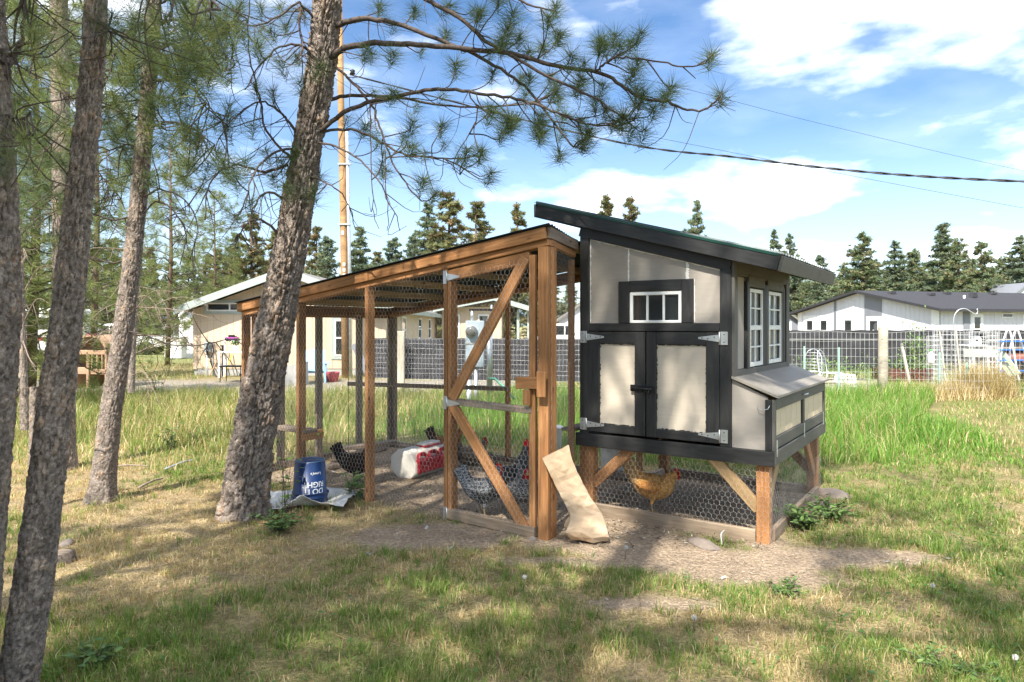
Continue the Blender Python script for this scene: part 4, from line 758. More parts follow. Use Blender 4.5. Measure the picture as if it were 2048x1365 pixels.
side_pine('thin dark pine leaning between the meadow and the big trunk', curve_ax([(200, 1020), (206, 960), (222, 824), (243, 690), (266, 513), (281, 359), (297, 180), (309, 0), (318, -300), (330, -900), (335, -1500)], 6.19), [.118, .098, .084, .081, .072, .067, .060, .056, .05, .03, .01], 13, .060, .0100, 4.9, 23,
          T3T, [([(300, 165), (340, 160), (380, 175), (420, 215), (455, 250)], 6.2, 5.3, .014), ([(290, 260), (330, 245), (380, 255), (430, 290)], 6.2, 5.6, .012), ([(285, 300), (250, 290), (220, 300), (190, 290)], 6.2, 6.0, .011), ([(305, 60), (350, 40), (400, 60), (440, 100), (470, 130)], 6.2, 5.0, .014), ([(306, 40), (260, 60), (230, 110), (210, 170)], 6.2, 5.4, .012), ([(300, 120), (330, 90), (380, 90), (440, 70), (470, 50)], 6.2, 5.2, .012), ([(280, 400), (320, 380), (370, 400), (395, 450), (380, 520)], 6.2, 5.8, .010), ([(272, 440), (310, 405), (345, 420), (372, 470), (360, 530)], 6.2, 5.9, .009), ([(270, 430), (230, 440), (190, 430), (150, 440), (120, 430)], 6.2, 6.3, .010), ([(262, 520), (220, 525), (180, 515), (170, 520)], 6.2, 6.1, .009), ([(240, 660), (290, 670), (340, 690), (400, 690), (460, 680), (485, 690)], 6.2, 5.6, .007), ([(295, 200), (220, 210), (150, 250), (90, 300), (60, 330)], 6.2, 6.0, .010), ([(290, 240), (230, 220), (160, 200), (110, 180), (60, 150)], 6.2, 6.4, .010), ([(283, 340), (230, 360), (150, 370), (90, 360)], 6.2, 6.3, .009)], (22, 4.7, 9.5, 1.9, 6, 19, .19, 100, .0045), .013, 88, .35, .19, 85, .0042)
side_pine('sunlit straight pine standing at the meadow edge behind the near trunks', curve_ax([(131, 952), (131, 800), (127, 600), (123, 359), (121, 180), (118, 0), (117, -400), (117, -1000), (117, -1300)], 7.64), [.105, .095, .092, .09, .088, .084, .07, .04, .015], 13, .05, .0070, 5.5, 77,
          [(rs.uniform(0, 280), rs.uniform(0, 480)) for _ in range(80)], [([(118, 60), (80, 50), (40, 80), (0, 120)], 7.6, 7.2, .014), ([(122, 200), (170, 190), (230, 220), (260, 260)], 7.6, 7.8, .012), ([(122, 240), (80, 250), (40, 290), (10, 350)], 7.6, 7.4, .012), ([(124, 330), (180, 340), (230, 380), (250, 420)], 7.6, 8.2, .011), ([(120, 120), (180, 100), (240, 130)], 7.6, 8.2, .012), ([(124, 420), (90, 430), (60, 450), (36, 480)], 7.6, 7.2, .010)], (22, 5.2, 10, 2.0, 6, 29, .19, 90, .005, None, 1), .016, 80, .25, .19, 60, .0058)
# snag, dead sapling and stump
sn = thing('dead_snag', 'dead broken off sapling trunk standing in the meadow grass', 'dead tree', (0, 0, 0)); bark_trunk('trunk', sn, curve_ax([(66, 1030), (67, 900), (68, 774)], 5.85), [.036, .032, .028], 7, .05, .005, 2, 48, .012, 5); mb = MB(); limb(mb, [P(72, 820, 5.85), P(95, 812, 5.8), P(112, 800, 5.7)], .010, .005); mb.build('broken_branch', M['dead_twig'], sn)
sn = thing('dead_tree', 'thin dead tree with bare tangled twigs behind the meadow', 'dead tree', (0, 0, 0)); a_ = curve_ax([(50, 860), (47, 760), (44, 640), (40, 520), (36, 420)], 9.5); bark_trunk('trunk', sn, a_, [.055, .05, .045, .035, .015], 7, .06, .006, 4, 40, .02, 6); mb = MB()
for k in range(16):
    z = random.uniform(.5, 3.2); p = Vector(interp_axis(a_)(z)); e = p + Vector((random.uniform(-1.1, 1.3), random.uniform(-.8, .3), random.uniform(-.5, .6))); ps = limb(mb, [p, p.lerp(e, .5) + Vector((0, 0, random.uniform(-.1, .25))), e], .011, .003, 5, 4); bare_twigs(mb, ps, 7, (.2, .6), .004)
mb.build('branches', M['dead_twig'], sn)['kind'] = 'stuff'
sn = thing('dead_tree', 'slim grey dead tree with curling bare twigs right of the playhouse', 'dead tree', (0, 0, 0)); a_ = curve_ax([(262, 785), (265, 700), (270, 620), (272, 540), (274, 470)], 12.5); bark_trunk('trunk', sn, a_, [.06, .055, .05, .04, .02], 7, .06, .006, 4, 40, .03, 7); mb = MB()
for k in range(18):
    z = random.uniform(.4, 3.0); p = Vector(interp_axis(a_)(z)); e = p + Vector((random.uniform(-1.3, 1.8), random.uniform(-1.0, .3), random.uniform(-.6, .4))); ps = limb(mb, [p, p.lerp(e, .5) + Vector((0, 0, random.uniform(.0, .35))), e], .012, .003, 5, 4); bare_twigs(mb, ps, 7, (.25, .8), .005)
mb.build('branches', M['dead_twig'], sn)['kind'] = 'stuff'
st = thing('tree_stump', 'low sawn tree stump in the dry grass beside the near trunk', 'stump', G(123, 1128)); mb = MB(); mb.lathe([(.10, -.05), (.088, .03), (.08, .075), (.078, .078)], 22); o = mb.build('bark', M['bark'], st); a_ = o.data.attributes.new('plate', 'FLOAT', 'POINT'); MB().lathe([(.077, .0785), (.05, .083), (.01, .082)], 22).build('cut_face', M['grey_wood'], st)
# ------------------------------------------------------------------ far pines
m = Mat('far_needle', .7, .15); t_ = m.attr('tint'); m.color(t_); m.translucent(.42, t_); M['clump'] = m.m
m = Mat('far_bark', .9, .1); m.color(m.ramp(m.noise(m.coord(), 6, 4), [(.3, (.10, .07, .05)), (.7, (.20, .14, .10))])); M['far_bark'] = m.m
def far_pine_meshes(seed, h, base, rad_, nclump, pal, openness=.3):
    rng = np.random.default_rng(seed); mb = MB(); mb.tube([(0, 0, -.3), (rng.normal(0, .06), 0, h * .5), (rng.normal(0, .1), 0, h * .97)], [.20, .13, .03], 7); P_, S_ = [], []
    nw = 17 + int(nclump / 110); lop = rng.uniform(0, 6.283)
    for i in range(nw):
        t = (i + rng.uniform(-.25, .25)) / nw; t = min(max(t, 0), 1); z0 = base + (h - base) * t ** .95; nbr = max(2, int(rng.integers(7, 13) * (1 - .4 * t)))
        for k in range(nbr):
            if rng.random() < openness * .6: continue
            a = rng.uniform(0, 6.283); d = np.array([np.cos(a), np.sin(a)]); r = (rad_ * (1 - t) ** .8 * (1 + .25 * np.cos(a - lop)) * rng.uniform(.45, 1.2)) + .16; z = z0 + rng.normal(0, .10); rise = (.35 * t - .12 + rng.uniform(-.12, .16)) * r
            mb.tube([(0, 0, z), (d[0] * r * .5, d[1] * r * .5, z + rise * .35), (d[0] * r, d[1] * r, z + rise)], [.035 * (1 - .6 * t), .022, .007], 4)
            for q_ in range(max(3, int(4 + 5 * r / rad_))):
                q = rng.uniform(.22, 1.04); P_.append([d[0] * r * q + rng.normal(0, .09 * r + .04), d[1] * r * q + rng.normal(0, .09 * r + .04), z + rise * q + rng.normal(.05, .07)]); S_.append(rng.uniform(.20, .42) * (1 + .25 * (1 - t)))
    for k in range(10): P_.append([rng.normal(0, .05), rng.normal(0, .05), h * rng.uniform(.93, 1.0)]); S_.append(.2)
    P_ = np.array(P_); S_ = np.array(S_); nf = 18; n = len(P_) * nf; c = np.repeat(P_, nf, 0); s_ = np.repeat(S_, nf); d = rng.normal(size=(n, 3)); d[:, 2] += .7; d /= np.linalg.norm(d, axis=1, keepdims=True); sd = np.cross(d, rng.normal(size=(n, 3))); sd /= np.linalg.norm(sd, axis=1, keepdims=True)
    b = c + d * (s_ * .1)[:, None]; tip = c + d * (s_ * rng.uniform(.6, 1.1, n))[:, None]; w = (s_ * rng.uniform(.10, .22, n))[:, None]; V = np.stack([b - sd * w, b + sd * w, tip], 1).reshape(-1, 3); i = np.arange(n)[:, None] * 3
    col = pal[rng.integers(0, len(pal), len(P_))] * rng.uniform(.65, 1.4, (len(P_), 1)); col = np.repeat(col, nf * 3, 0)
    return mb.mesh('trunk', M['far_bark']), npmesh('crown', V, np.concatenate([i, i + 1, i + 2], 1), M['clump'], False, {'tint': col})
FP1 = np.array([[.20, .25, .13], [.24, .275, .135], [.165, .22, .13], [.28, .265, .15]]); FP2 = np.array([[.17, .22, .145], [.20, .25, .15], [.23, .26, .15]]); FP3 = np.array([[.22, .225, .10], [.26, .25, .11], [.28, .21, .115], [.17, .19, .09]])
FARP = [far_pine_meshes(1, 12, .9, 2.7, 1300, FP1), far_pine_meshes(2, 12, 1.6, 2.1, 900, FP2), far_pine_meshes(3, 12, .6, 3.1, 1500, FP1), far_pine_meshes(4, 12, 2.0, 1.8, 700, FP3), far_pine_meshes(5, 12, .8, 2.8, 1350, FP3), far_pine_meshes(6, 12, 1.8, 2.4, 1000, FP2)]
ORD = 'first second third fourth fifth sixth seventh eighth ninth tenth eleventh twelfth thirteenth fourteenth fifteenth sixteenth seventeenth eighteenth nineteenth twentieth'.split()
def far_pine(x, ytop, D, var, label, group, wid=1.0):
    p = P(x, HOR, D); h = CAMZ + (HOR - ytop) / FPX * D; t = thing('pine_tree', label, 'tree', (p.x, D, 0), random.uniform(0, 6.28), group); s_ = h / 12.0
    for nm, me in zip(('trunk', 'crown'), FARP[var]): o = link(nm, me, t); o['kind'] = 'stuff' if nm == 'crown' else 'thing'
    t.scale = (s_ * wid, s_ * wid, s_); return t
right_row = [(1590, 520, 88), (1612, 560, 80), (1640, 512, 74), (1662, 545, 78), (1686, 530, 82), (1725, 468, 66), (1752, 520, 72), (1790, 486, 68), (1828, 497, 70), (1850, 530, 72), (1886, 452, 66), (1916, 476, 62), (1936, 520, 70), (1962, 485, 64), (2003, 512, 70), (2040, 476, 66), (2075, 500, 66)]
for k, (x, y, D) in enumerate(right_row): far_pine(x, y, D, (0, 2, 5, 0, 2, 0, 5, 1, 2, 0, 1, 2, 5, 0, 2, 1, 0)[k], f'{ORD[k]} pine, counted rightward from the coop, in the wood behind the grey roofed house', 'pines behind the grey roofed house', random.uniform(1.25, 1.6))
mid_row = [(1035, 406, 62, 3), (1212, 390, 66, 3), (1262, 394, 66, 3), (1394, 406, 64, 1), (1548, 464, 84, 1), (1578, 470, 86, 5)]
for k, (x, y, D, v_) in enumerate(mid_row): far_pine(x, y, D, v_, f'{ORD[k]} lone distant pine top above the coop and run roofs, counted rightward', 'lone pines above the roofs', random.uniform(.85, 1.1))
left_row = [(955, 406, 58, 4), (897, 386, 54, 4), (856, 412, 56, 1), (828, 470, 60, 5), (788, 478, 60, 5), (755, 505, 64, 4), (720, 458, 50, 1), (655, 475, 52, 5), (632, 455, 60, 4), (548, 462, 52, 3), (505, 430, 46, 4), (470, 470, 54, 1), (436, 500, 52, 4)]
for k, (x, y, D, v_) in enumerate(left_row): far_pine(x, y, D, v_, f'{ORD[k]} distant pine leftward along the skyline from the run roof peak', 'pines behind the beige house', random.uniform(1.1, 1.45))
under = []
for k, x in enumerate(range(40, 460, 38)): under.append((x + random.uniform(-10, 10), random.uniform(470, 560), random.uniform(48, 78)))
for k, (x, y, D) in enumerate(under): far_pine(x, y, D, (2, 4, 0)[k % 3], f'{ORD[k]} sunlit pine in the far wood behind the near trunks, counted rightward', 'pines far behind the near trunks', 1.25)
for k, (x, y, D) in enumerate([(1625, 560, 95), (1670, 556, 92), (1705, 548, 96), (1740, 540, 92), (1775, 545, 94), (1810, 540, 90), (1842, 545, 94), (1868, 535, 90), (1900, 530, 94), (1942, 540, 92), (1985, 540, 90), (2020, 535, 94), (2056, 540, 90)]): far_pine(x, y, D, (2, 0, 4)[k % 3], f'{ORD[k]} low pine filling the wood edge behind the grey roofed house, counted rightward', 'low pines behind the grey roofed house', 1.9)
fills = [(1105, 560, 52), (1140, 566, 50), (1078, 580, 60), (1010, 560, 75), (975, 545, 80), (920, 520, 78), (860, 530, 80), (800, 545, 82), (690, 540, 84), (1170, 600, 90), (600, 530, 80), (520, 540, 78)]
for k, (x, y, D) in enumerate(fills): far_pine(x, y, D, (4, 2, 4)[k % 3], f'{ORD[k]} low bushy pine filling the skyline behind the run, counted leftward', 'low bushy pines behind the run', 1.5)
# sunlit young pines in the middle distance on the left
def mid_pine(x, D, h, seed, label, length=2.2):
    t = thing('pine_tree', label, 'tree', (0, 0, 0), 0, 'young pines at the meadow edge'); p = P(x, HOR, D); mbb, ndd = MB(), Needles(); a_ = [Vector((p.x, D, -.1)), Vector((p.x + .15, D, h * .5)), Vector((p.x + .1, D, h))]
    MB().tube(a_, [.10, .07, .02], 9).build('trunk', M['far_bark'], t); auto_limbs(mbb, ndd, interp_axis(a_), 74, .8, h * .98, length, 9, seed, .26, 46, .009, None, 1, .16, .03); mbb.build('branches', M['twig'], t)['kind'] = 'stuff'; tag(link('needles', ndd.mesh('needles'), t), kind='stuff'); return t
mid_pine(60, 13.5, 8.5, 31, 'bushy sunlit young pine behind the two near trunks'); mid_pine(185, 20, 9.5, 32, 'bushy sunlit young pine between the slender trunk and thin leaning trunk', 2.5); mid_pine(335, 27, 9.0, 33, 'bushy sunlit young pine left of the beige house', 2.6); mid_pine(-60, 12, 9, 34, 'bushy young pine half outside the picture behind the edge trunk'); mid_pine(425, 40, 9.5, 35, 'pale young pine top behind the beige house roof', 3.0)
# pines behind the camera: they shade the coop front and the lawn
SHADE = [(-4.4, .2, 10.0, 109), (-3.3, -.9, 10.5, 110), (-4.9, -3.6, 12.0, 103), (-1.4, -4.6, 9.5, 104), (-1.8, -1.8, 14.5, 108), (.6, -2.6, 9.5, 111)]
mbb, ndd = MB(), Needles(); a_ = [Vector((0, 0, -.1)), Vector((.1, .1, 6)), Vector((0, .1, 12))]; tm = MB().tube(a_, [.19, .13, .02], 12).mesh('trunk', M['bark']); auto_limbs(mbb, ndd, interp_axis(a_), 52, 4.4, 11.9, 2.4, 7, 55, .27, 46, .010, None, 0, .1, .035); bm_ = mbb.mesh('branches', M['twig']); nm_ = ndd.mesh('needles')
for k, (x, y, h, s_) in enumerate(SHADE):
    t = thing('pine_tree', f'shade pine standing behind the camera, {ORD[k]} from the house side', 'tree', (x, y, 0), s_ * 1.7, 'shade pines behind the camera'); t.scale = (h / 12,) * 3
    for nm, me in (('trunk', tm), ('branches', bm_), ('needles', nm_)): o = link(nm, me, t); o['kind'] = 'stuff' if nm == 'needles' else 'thing'
# hills
mb = MB(); n = 90; hv = []
for i in range(n + 1):
    a = rad(-60 + 120 * i / n); hh = 30 + 50 * float(vnoise(i * 1.0, 3.0, 9, 6)) + 55 * math.exp(-((i - 63) / 6) ** 2); hv += [(2400 * math.sin(a), 2400 * math.cos(a), -5), (2400 * math.sin(a), 2400 * math.cos(a), hh), (3100 * math.sin(a), 3100 * math.cos(a), hh * .6)]
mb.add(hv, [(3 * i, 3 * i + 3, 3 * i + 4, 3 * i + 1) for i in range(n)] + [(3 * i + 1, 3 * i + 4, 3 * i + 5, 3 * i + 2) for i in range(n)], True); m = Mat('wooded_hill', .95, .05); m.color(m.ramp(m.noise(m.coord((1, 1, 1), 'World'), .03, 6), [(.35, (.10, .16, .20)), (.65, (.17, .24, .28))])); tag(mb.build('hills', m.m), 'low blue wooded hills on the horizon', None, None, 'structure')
# ------------------------------------------------------------------ buildings
M['beige'] = paint('beige_siding', (.60, .475, .345), .75, .06, 2, .2, (1, 1, 1), .2); M['sage'] = paint('sage_trim', (.35, .40, .37), .6, .06, 4, .1); M['shingle'] = paint('roof_shingle', (.20, .19, .18), .9, .3, 30, .6, (1, 1, 1), .1); M['dark_shingle'] = paint('dark_roof_shingle', (.05, .05, .056), .9, .3, 14, .5, (1, 3, 1), .1)
M['concrete'] = paint('concrete', (.38, .37, .35), .9, .12, 5, .4); M['lav'] = paint('pale_grey_siding', (.58, .585, .62), .7, .04, 2, .1); M['slate'] = paint('slate_grey_trim', (.20, .21, .235), .65, .06, 3, .1); M['white'] = paint('white_paint', (.78, .78, .77), .5, .04, 4, .1)
def siding(parent, p0, d, width, z0, top, bw, mat, skip=()):
    """upright siding boards side by side from p0 along d; top(t) is the board's top height"""
    n = max(1, round(width / bw)); d = Vector(d).normalized(); nrm = Vector((-d.y, d.x, 0)); p0 = Vector(p0)
    for k in range(n):
        a, b = width * k / n + .006, width * (k + 1) / n - .006; vs_ = []
        for off in (0, .018):
            for t, z in ((a, z0), (b, z0), (b, top(b)), (a, top(a))): q = p0 + d * t + nrm * off; vs_.append((q.x, q.y, z))
        MB().add(vs_, [(0, 1, 2, 3), (7, 6, 5, 4), (0, 4, 5, 1), (1, 5, 6, 2), (2, 6, 7, 3), (3, 7, 4, 0)]).build('siding_board', mat, parent)
    vs_ = []                                                              # backing sheet behind the board joints
    for off in (.012, .10):
        for t, z in ((0, z0), (width, z0)) + tuple((width * (1 - k / 12), top(width * (1 - k / 12)) - .002) for k in range(13)): q = p0 + d * t + nrm * off; vs_.append((q.x, q.y, z))
    n = 15; MB().add(vs_, [tuple(range(n)), tuple(range(2 * n - 1, n - 1, -1))] + [(i, n + i, n + (i + 1) % n, (i + 1) % n) for i in range(n)]).build('wall', mat, parent)
def house_window(parent, p0, d, t0, t1, z0, z1, frame, cols=1, rows=2, fw_=.08, pane=None, trim=None, tw=.1, out_=.03):
    d = Vector(d).normalized(); nrm = Vector((-d.y, d.x, 0)); p0 = Vector(p0); w = bpy.data.objects.new('window', None); COL.objects.link(w); w.parent = parent
    Mx = Matrix.Translation(p0 - nrm * out_) @ Matrix((d, nrm, Vector((0, 0, 1)))).transposed().to_4x4(); w.matrix_local = Mx
    if trim:
        for a, b, c_, e in ((t0 - tw, t0, z0 - tw, z1 + tw), (t1, t1 + tw, z0 - tw, z1 + tw), (t0, t1, z1, z1 + tw), (t0, t1, z0 - tw, z0)): MB().box((a, .002, c_), (b, .05, e)).build('trim', trim, w)
    for a, b, c_, e in ((t0, t0 + fw_, z0, z1), (t1 - fw_, t1, z0, z1), (t0 + fw_, t1 - fw_, z1 - fw_, z1), (t0 + fw_, t1 - fw_, z0, z0 + fw_)): MB().box((a, -.01, c_), (b, .04, e)).build('frame', frame, w)
    for r in range(rows):
        for c_ in range(cols):
            a = t0 + fw_ + (t1 - t0 - 2 * fw_) * c_ / cols; b = t0 + fw_ + (t1 - t0 - 2 * fw_) * (c_ + 1) / cols; e = z0 + fw_ + (z1 - z0 - 2 * fw_) * r / rows; f = z0 + fw_ + (z1 - z0 - 2 * fw_) * (r + 1) / rows
            MB().box((a + .015, .012, e + .015), (b - .015, .02, f - .015)).build('pane', pane or M['glass'], w)
    for r in range(1, rows): e = z0 + fw_ + (z1 - z0 - 2 * fw_) * r / rows; MB().box((t0 + fw_, -.005, e - .025), (t1 - fw_, .03, e + .025)).build('frame', frame, w)
    for c_ in range(1, cols): a = t0 + fw_ + (t1 - t0 - 2 * fw_) * c_ / cols; MB().box((a - .025, -.006, z0 + fw_), (a + .025, .031, z1 - fw_)).build('frame', frame, w)
def slab(name, parent, quad, th, mat):
    """thick sheet from four corner points, thickness downward"""
    q = [Vector(p) for p in quad]; MB().add([tuple(p) for p in q] + [tuple(p - Vector((0, 0, th))) for p in q], [(0, 1, 2, 3), (7, 6, 5, 4), (0, 4, 5, 1), (1, 5, 6, 2), (2, 6, 7, 3), (3, 7, 4, 0)]).build(name, mat, parent)
# beige house
bh = thing('beige_house', 'beige board sided house with low gable and sage green trim behind the run', 'house', (0, 0, 0)); X0, X1, Y0, Y1 = -10.25, -4.08, 22.0, 37.0; XM = -7.15; EV = 2.18; RZ = 3.30
def gtop(t): return EV + (RZ - EV) * (1 - abs(t - (XM - X0)) / (XM - X0)) - .05
siding(bh, (X0, Y0, 0), (1, 0, 0), X1 - X0, .22, gtop, .21, M['beige']); MB().box((X0, Y0 + .02, -.1), (X1, Y0 + .15, .22)).build('foundation', M['concrete'], bh); MB().box((X0, Y0 + .1, 0), (X0 + .1, Y1, EV)).build('wall', M['beige'], bh)
siding(bh, (X1, Y0 + .1, 0), (0, 1, 0), Y1 - Y0, .2, lambda t: EV - .05, .25, M['beige']); MB().box((X0, Y1, 0), (X1, Y1 + .1, EV)).build('wall', M['beige'], bh)
OV = .38; sl_ = (RZ - EV) / (XM - X0); FO = Y0 - .55
def rz_(x): return RZ + .12 - abs(x - XM) * sl_
for a, b in ((X0 - OV, XM), (XM, X1 + OV)): slab('roof', bh, [(a, FO, rz_(a)), (b, FO, rz_(b)), (b, Y1 + .4, rz_(b)), (a, Y1 + .4, rz_(a))], .10, M['shingle'])
for a, b in ((X0 - OV, XM), (XM, X1 + OV)): slab('barge_board', bh, [(a, FO - .03, rz_(a) + .02), (b, FO - .03, rz_(b) + .02), (b, FO - .002, rz_(b) + .02), (a, FO - .002, rz_(a) + .02)], .24, M['sage'])
MB().box((X1 + OV, FO, rz_(X1 + OV) - .16), (X1 + OV + .03, Y1 + .4, rz_(X1 + OV) + .02)).build('gutter', M['sage'], bh)
for xx in (X0 - .02, X1 - .10): MB().box((xx, Y0 - .025, .2), (xx + .12, Y0 - .002, EV - .05)).build('corner_board', M['beige'], bh)
house_window(bh, (X0, Y0, 0), (1, 0, 0), .42, 1.9, 2.07 - .0, 2.34 - .0, M['white'], 2, 1, .04, None, M['sage'], .09); house_window(bh, (X0, Y0, 0), (1, 0, 0), 4.53, 4.90, .62, 1.80, M['white'], 1, 2, .05, None, M['sage'], .10)
for y_w in (3.0, 7.5, 11): house_window(bh, (X1, Y0 + .1, 0), (0, 1, 0), y_w, y_w + 1.0, .95, 1.95, M['white'], 1, 2, .07)
# rear addition with a porch
ad = thing('porch_addition', 'beige gabled addition with open porch posts seen through the run door', 'house', (0, 0, 0)); X0, X1, Y0 = -3.7, -.55, 36.0; XM = -.95; EV, RZ = 2.45, 3.05
siding(ad, (X0, Y0, 0), (1, 0, 0), X1 - X0, 0, lambda t: EV + .15, .25, M['beige']); house_window(ad, (X0, Y0, 0), (1, 0, 0), .25, .95, .9, 2.2, M['white'], 1, 2, .08); house_window(ad, (X0, Y0, 0), (1, 0, 0), 1.9, 2.5, .9, 2.2, M['white'], 1, 2, .08)
MB().box((X0, Y0 + .1, 0), (X0 + .1, Y0 + 6, EV)).build('wall', M['beige'], ad); MB().box((X1 - .1, Y0 + .1, 0), (X1, Y0 + 6, EV)).build('wall', M['beige'], ad)
for xx in (.25, .80): post('porch_post', ad, xx, xx + .14, Y0 - .1, Y0 + .04, 0, EV, M['sage'])
for a, b, za, zb in ((X0 - .4, XM, EV, RZ), (XM, 1.25, RZ, EV - .05)): slab('roof', ad, [(a, Y0 - .6, za + .1), (b, Y0 - .6, zb + .1), (b, Y0 + 6, zb + .1), (a, Y0 + 6, za + .1)], .1, M['shingle']); slab('barge_board', ad, [(a, Y0 - .63, za + .12), (b, Y0 - .63, zb + .12), (b, Y0 - .602, zb + .12), (a, Y0 - .602, za + .12)], .26, M['sage'])
# grey house on the right
gh = thing('grey_house', 'pale grey manufactured house with white window trim and dark shingle roof beyond the fences', 'house', (0, 0, 0)); K = Vector((21.9, 35.0, 0)); gd_ = Vector((-2.8, 10.5, 0)).normalized(); sd_ = Vector((gd_.y, -gd_.x, 0)); LG = 10.9; LS = 16.0; EV, RZ = 2.5, 3.62
P0 = K + gd_ * LG
def gt(t): return EV + (RZ - EV) * (1 - abs(t - LG / 2) / (LG / 2)) - .04
siding(gh, P0, -gd_, LG, .0, gt, .30, M['lav']); siding(gh, K, sd_, LS, .0, lambda t: EV, .30, M['lav'])
def gp(t, z, o=0.0): q = P0 - gd_ * t - sd_ * o; return Vector((q.x, q.y, z))
for t0, t1, zt_ in ((0, .35, 2.55), (3.35, 3.55, 3.0), (LG - 5.05, LG - 3.75, 3.55), (LG - .45, LG + .0, 2.6)):
    q = MB(); vs_ = [gp(t, z, o) for o in (.022, .0) for t, z in ((t0, 0), (t1, 0), (t1, gt(t1) - .02), (t0, gt(t0) - .02))]; q.add([tuple(v_) for v_ in vs_], [(0, 1, 2, 3), (7, 6, 5, 4), (0, 4, 5, 1), (1, 5, 6, 2), (2, 6, 7, 3), (3, 7, 4, 0)]); q.build('panel', M['slate'] if 3 < t0 < 8 else M['white'], gh)
house_window(gh, P0, -gd_, .75, 1.55, .55, 2.05, M['white'], 1, 2, .12, None, M['white'], .22, .03); house_window(gh, P0, -gd_, 2.05, 2.85, .55, 2.05, M['white'], 1, 2, .12, None, M['white'], .22, .03); house_window(gh, P0, -gd_, 4.15, 4.95, .55, 2.05, M['white'], 1, 2, .12, None, M['white'], .10, .03); house_window(gh, P0, -gd_, 6.15, 7.0, .45, 2.0, M['white'], 1, 2, .12, None, M['white'], .14, .05)
house_window(gh, K, sd_, 2.15, 2.75, .7, 2.15, M['white'], 1, 2, .10, None, M['white'], .10); MB().box((0, 0, 0), (.4, .05, 2.35)).build('panel', M['slate'], gh).matrix_local = Matrix.Translation(K + sd_ * 1.55 + Vector((0, 0, 0)) + gd_ * -.04) @ Matrix((sd_, gd_, Vector((0, 0, 1)))).transposed().to_4x4()
house_window(gh, K, sd_, 4.1, 4.85, 2.02, 2.28, M['white'], 1, 1, .05); dd = MB().box((5.55, -.03, .2), (6.35, .0, 2.2)).build('door', M['white'], gh); dd.matrix_local = Matrix.Translation(K) @ Matrix((sd_, gd_, Vector((0, 0, 1)))).transposed().to_4x4()
lamp = MB().lathe([(.03, 0), (.07, .02), (.06, .16), (.02, .2)], 8).build('wall_lamp', M['black_metal'], gh); lamp.location = K + sd_ * 6.75 - gd_ * .08 + Vector((0, 0, 1.95))
def rp(t, s_, z): q = P0 - gd_ * t + sd_ * s_; return (q.x, q.y, z)
slp = (RZ - EV) / (LG / 2)
slab('roof', gh, [rp(-.45, -.4, EV - .45 * slp + .06), rp(LG / 2, -.4, RZ + .06), rp(LG / 2, LS, RZ + .06), rp(-.45, LS, EV - .45 * slp + .06)], .14, M['dark_shingle']); slab('roof', gh, [rp(LG / 2, -.4, RZ + .06), rp(LG + .45, -.4, EV - .45 * slp + .06), rp(LG + .45, LS, EV - .45 * slp + .06), rp(LG / 2, LS, RZ + .06)], .14, M['dark_shingle'])
for t, s_ in ((6.6, 1.2), (7.0, 3.6), (6.4, 5.4), (6.7, 7.0), (7.6, 6.0), (6.3, 9.0)):
    zz = RZ - (t - LG / 2) * slp + .06; v_ = MB().prism([(-.2, 0), (.2, 0), (.14, .14), (-.14, .14)], -.15, .15).build('roof_vent', M['dark_shingle'], gh); q = rp(t, s_, zz); v_.location = q; v_.rotation_euler = (0, 0, math.atan2(sd_.y, sd_.x))
MB().tube([rp(7.9, 5.0, 3.0), rp(7.9, 5.0, 3.35)], .06, 10).build('vent_pipe', M['white'], gh)
pr = MB().box((6.1, -1.4, .95), (9.5, -1.3, 1.08)).build('porch_rail', M['cedar'], gh); pr.matrix_local = Matrix.Translation(K) @ Matrix((sd_, gd_, Vector((0, 0, 1)))).transposed().to_4x4()
def small_house(name, label, x0, x1, D, ev, rz_2, depth, wall, roof, ov=.3):
    h_ = thing(name, label, 'building', (0, 0, 0)); a, b = P(x0, HOR, D).x, P(x1, HOR, D).x; mid_ = (a + b) / 2
    MB().prism([(a, 0), (b, 0), (b, ev), (mid_, rz_2), (a, ev)], D, D + depth).build('wall', wall, h_); k = (rz_2 - ev) / (mid_ - a)
    for p_, q_ in ((a - ov, mid_), (mid_, b + ov)): slab('roof', h_, [(p_, D - ov, rz_2 + .1 - abs(p_ - mid_) * k), (q_, D - ov, rz_2 + .1 - abs(q_ - mid_) * k), (q_, D + depth, rz_2 + .1 - abs(q_ - mid_) * k), (p_, D + depth, rz_2 + .1 - abs(p_ - mid_) * k)], .12, roof)
    MB().box((mid_ - .5, D - .04, 0), (mid_ + .4, D - .005, min(2.0, ev))).build('door', M['white'], h_); return h_
small_house('distant_house', 'distant house with pale gable roof between run post and coop', 1118, 1215, 48, 2.0, 3.2, 6, M['lav'], M['shingle']); small_house('distant_shed', 'small grey shed just right of the coop windows', 1545, 1598, 50, 1.9, 2.6, 5, M['slate'], M['shingle']); small_house('grey_shed', 'grey shed at the left corner of the beige house', 366, 392, 34, 2.2, 2.5, 4, M['slate'], M['white'], .15); small_house('distant_house', 'far house with a blue grey roof behind the dark shingle roof', 1985, 2120, 60, 3.0, 5.3, 8, M['lav'], M['slate'])
small_house('own_house', 'dark sided dwelling behind the camera reflected in the front window', 0, 1, 40, 1, 1.2, 1, M['slate'], M['shingle'])
oh = [o for o in bpy.data.objects if o.name.startswith('own_house')][0]
for c_ in list(oh.children): bpy.data.objects.remove(c_)
MB().prism([(-4, 0), (4, 0), (4, 2.7), (0, 4.4), (-4, 2.7)], -8, 8).build('wall', M['slate'], oh)
for s_ in (-1, 1): slab('roof', oh, [(s_ * 4.6, -8.5, 2.55), (0, -8.5, 4.52), (0, 8.5, 4.52), (s_ * 4.6, 8.5, 2.55)], .15, M['shingle'])
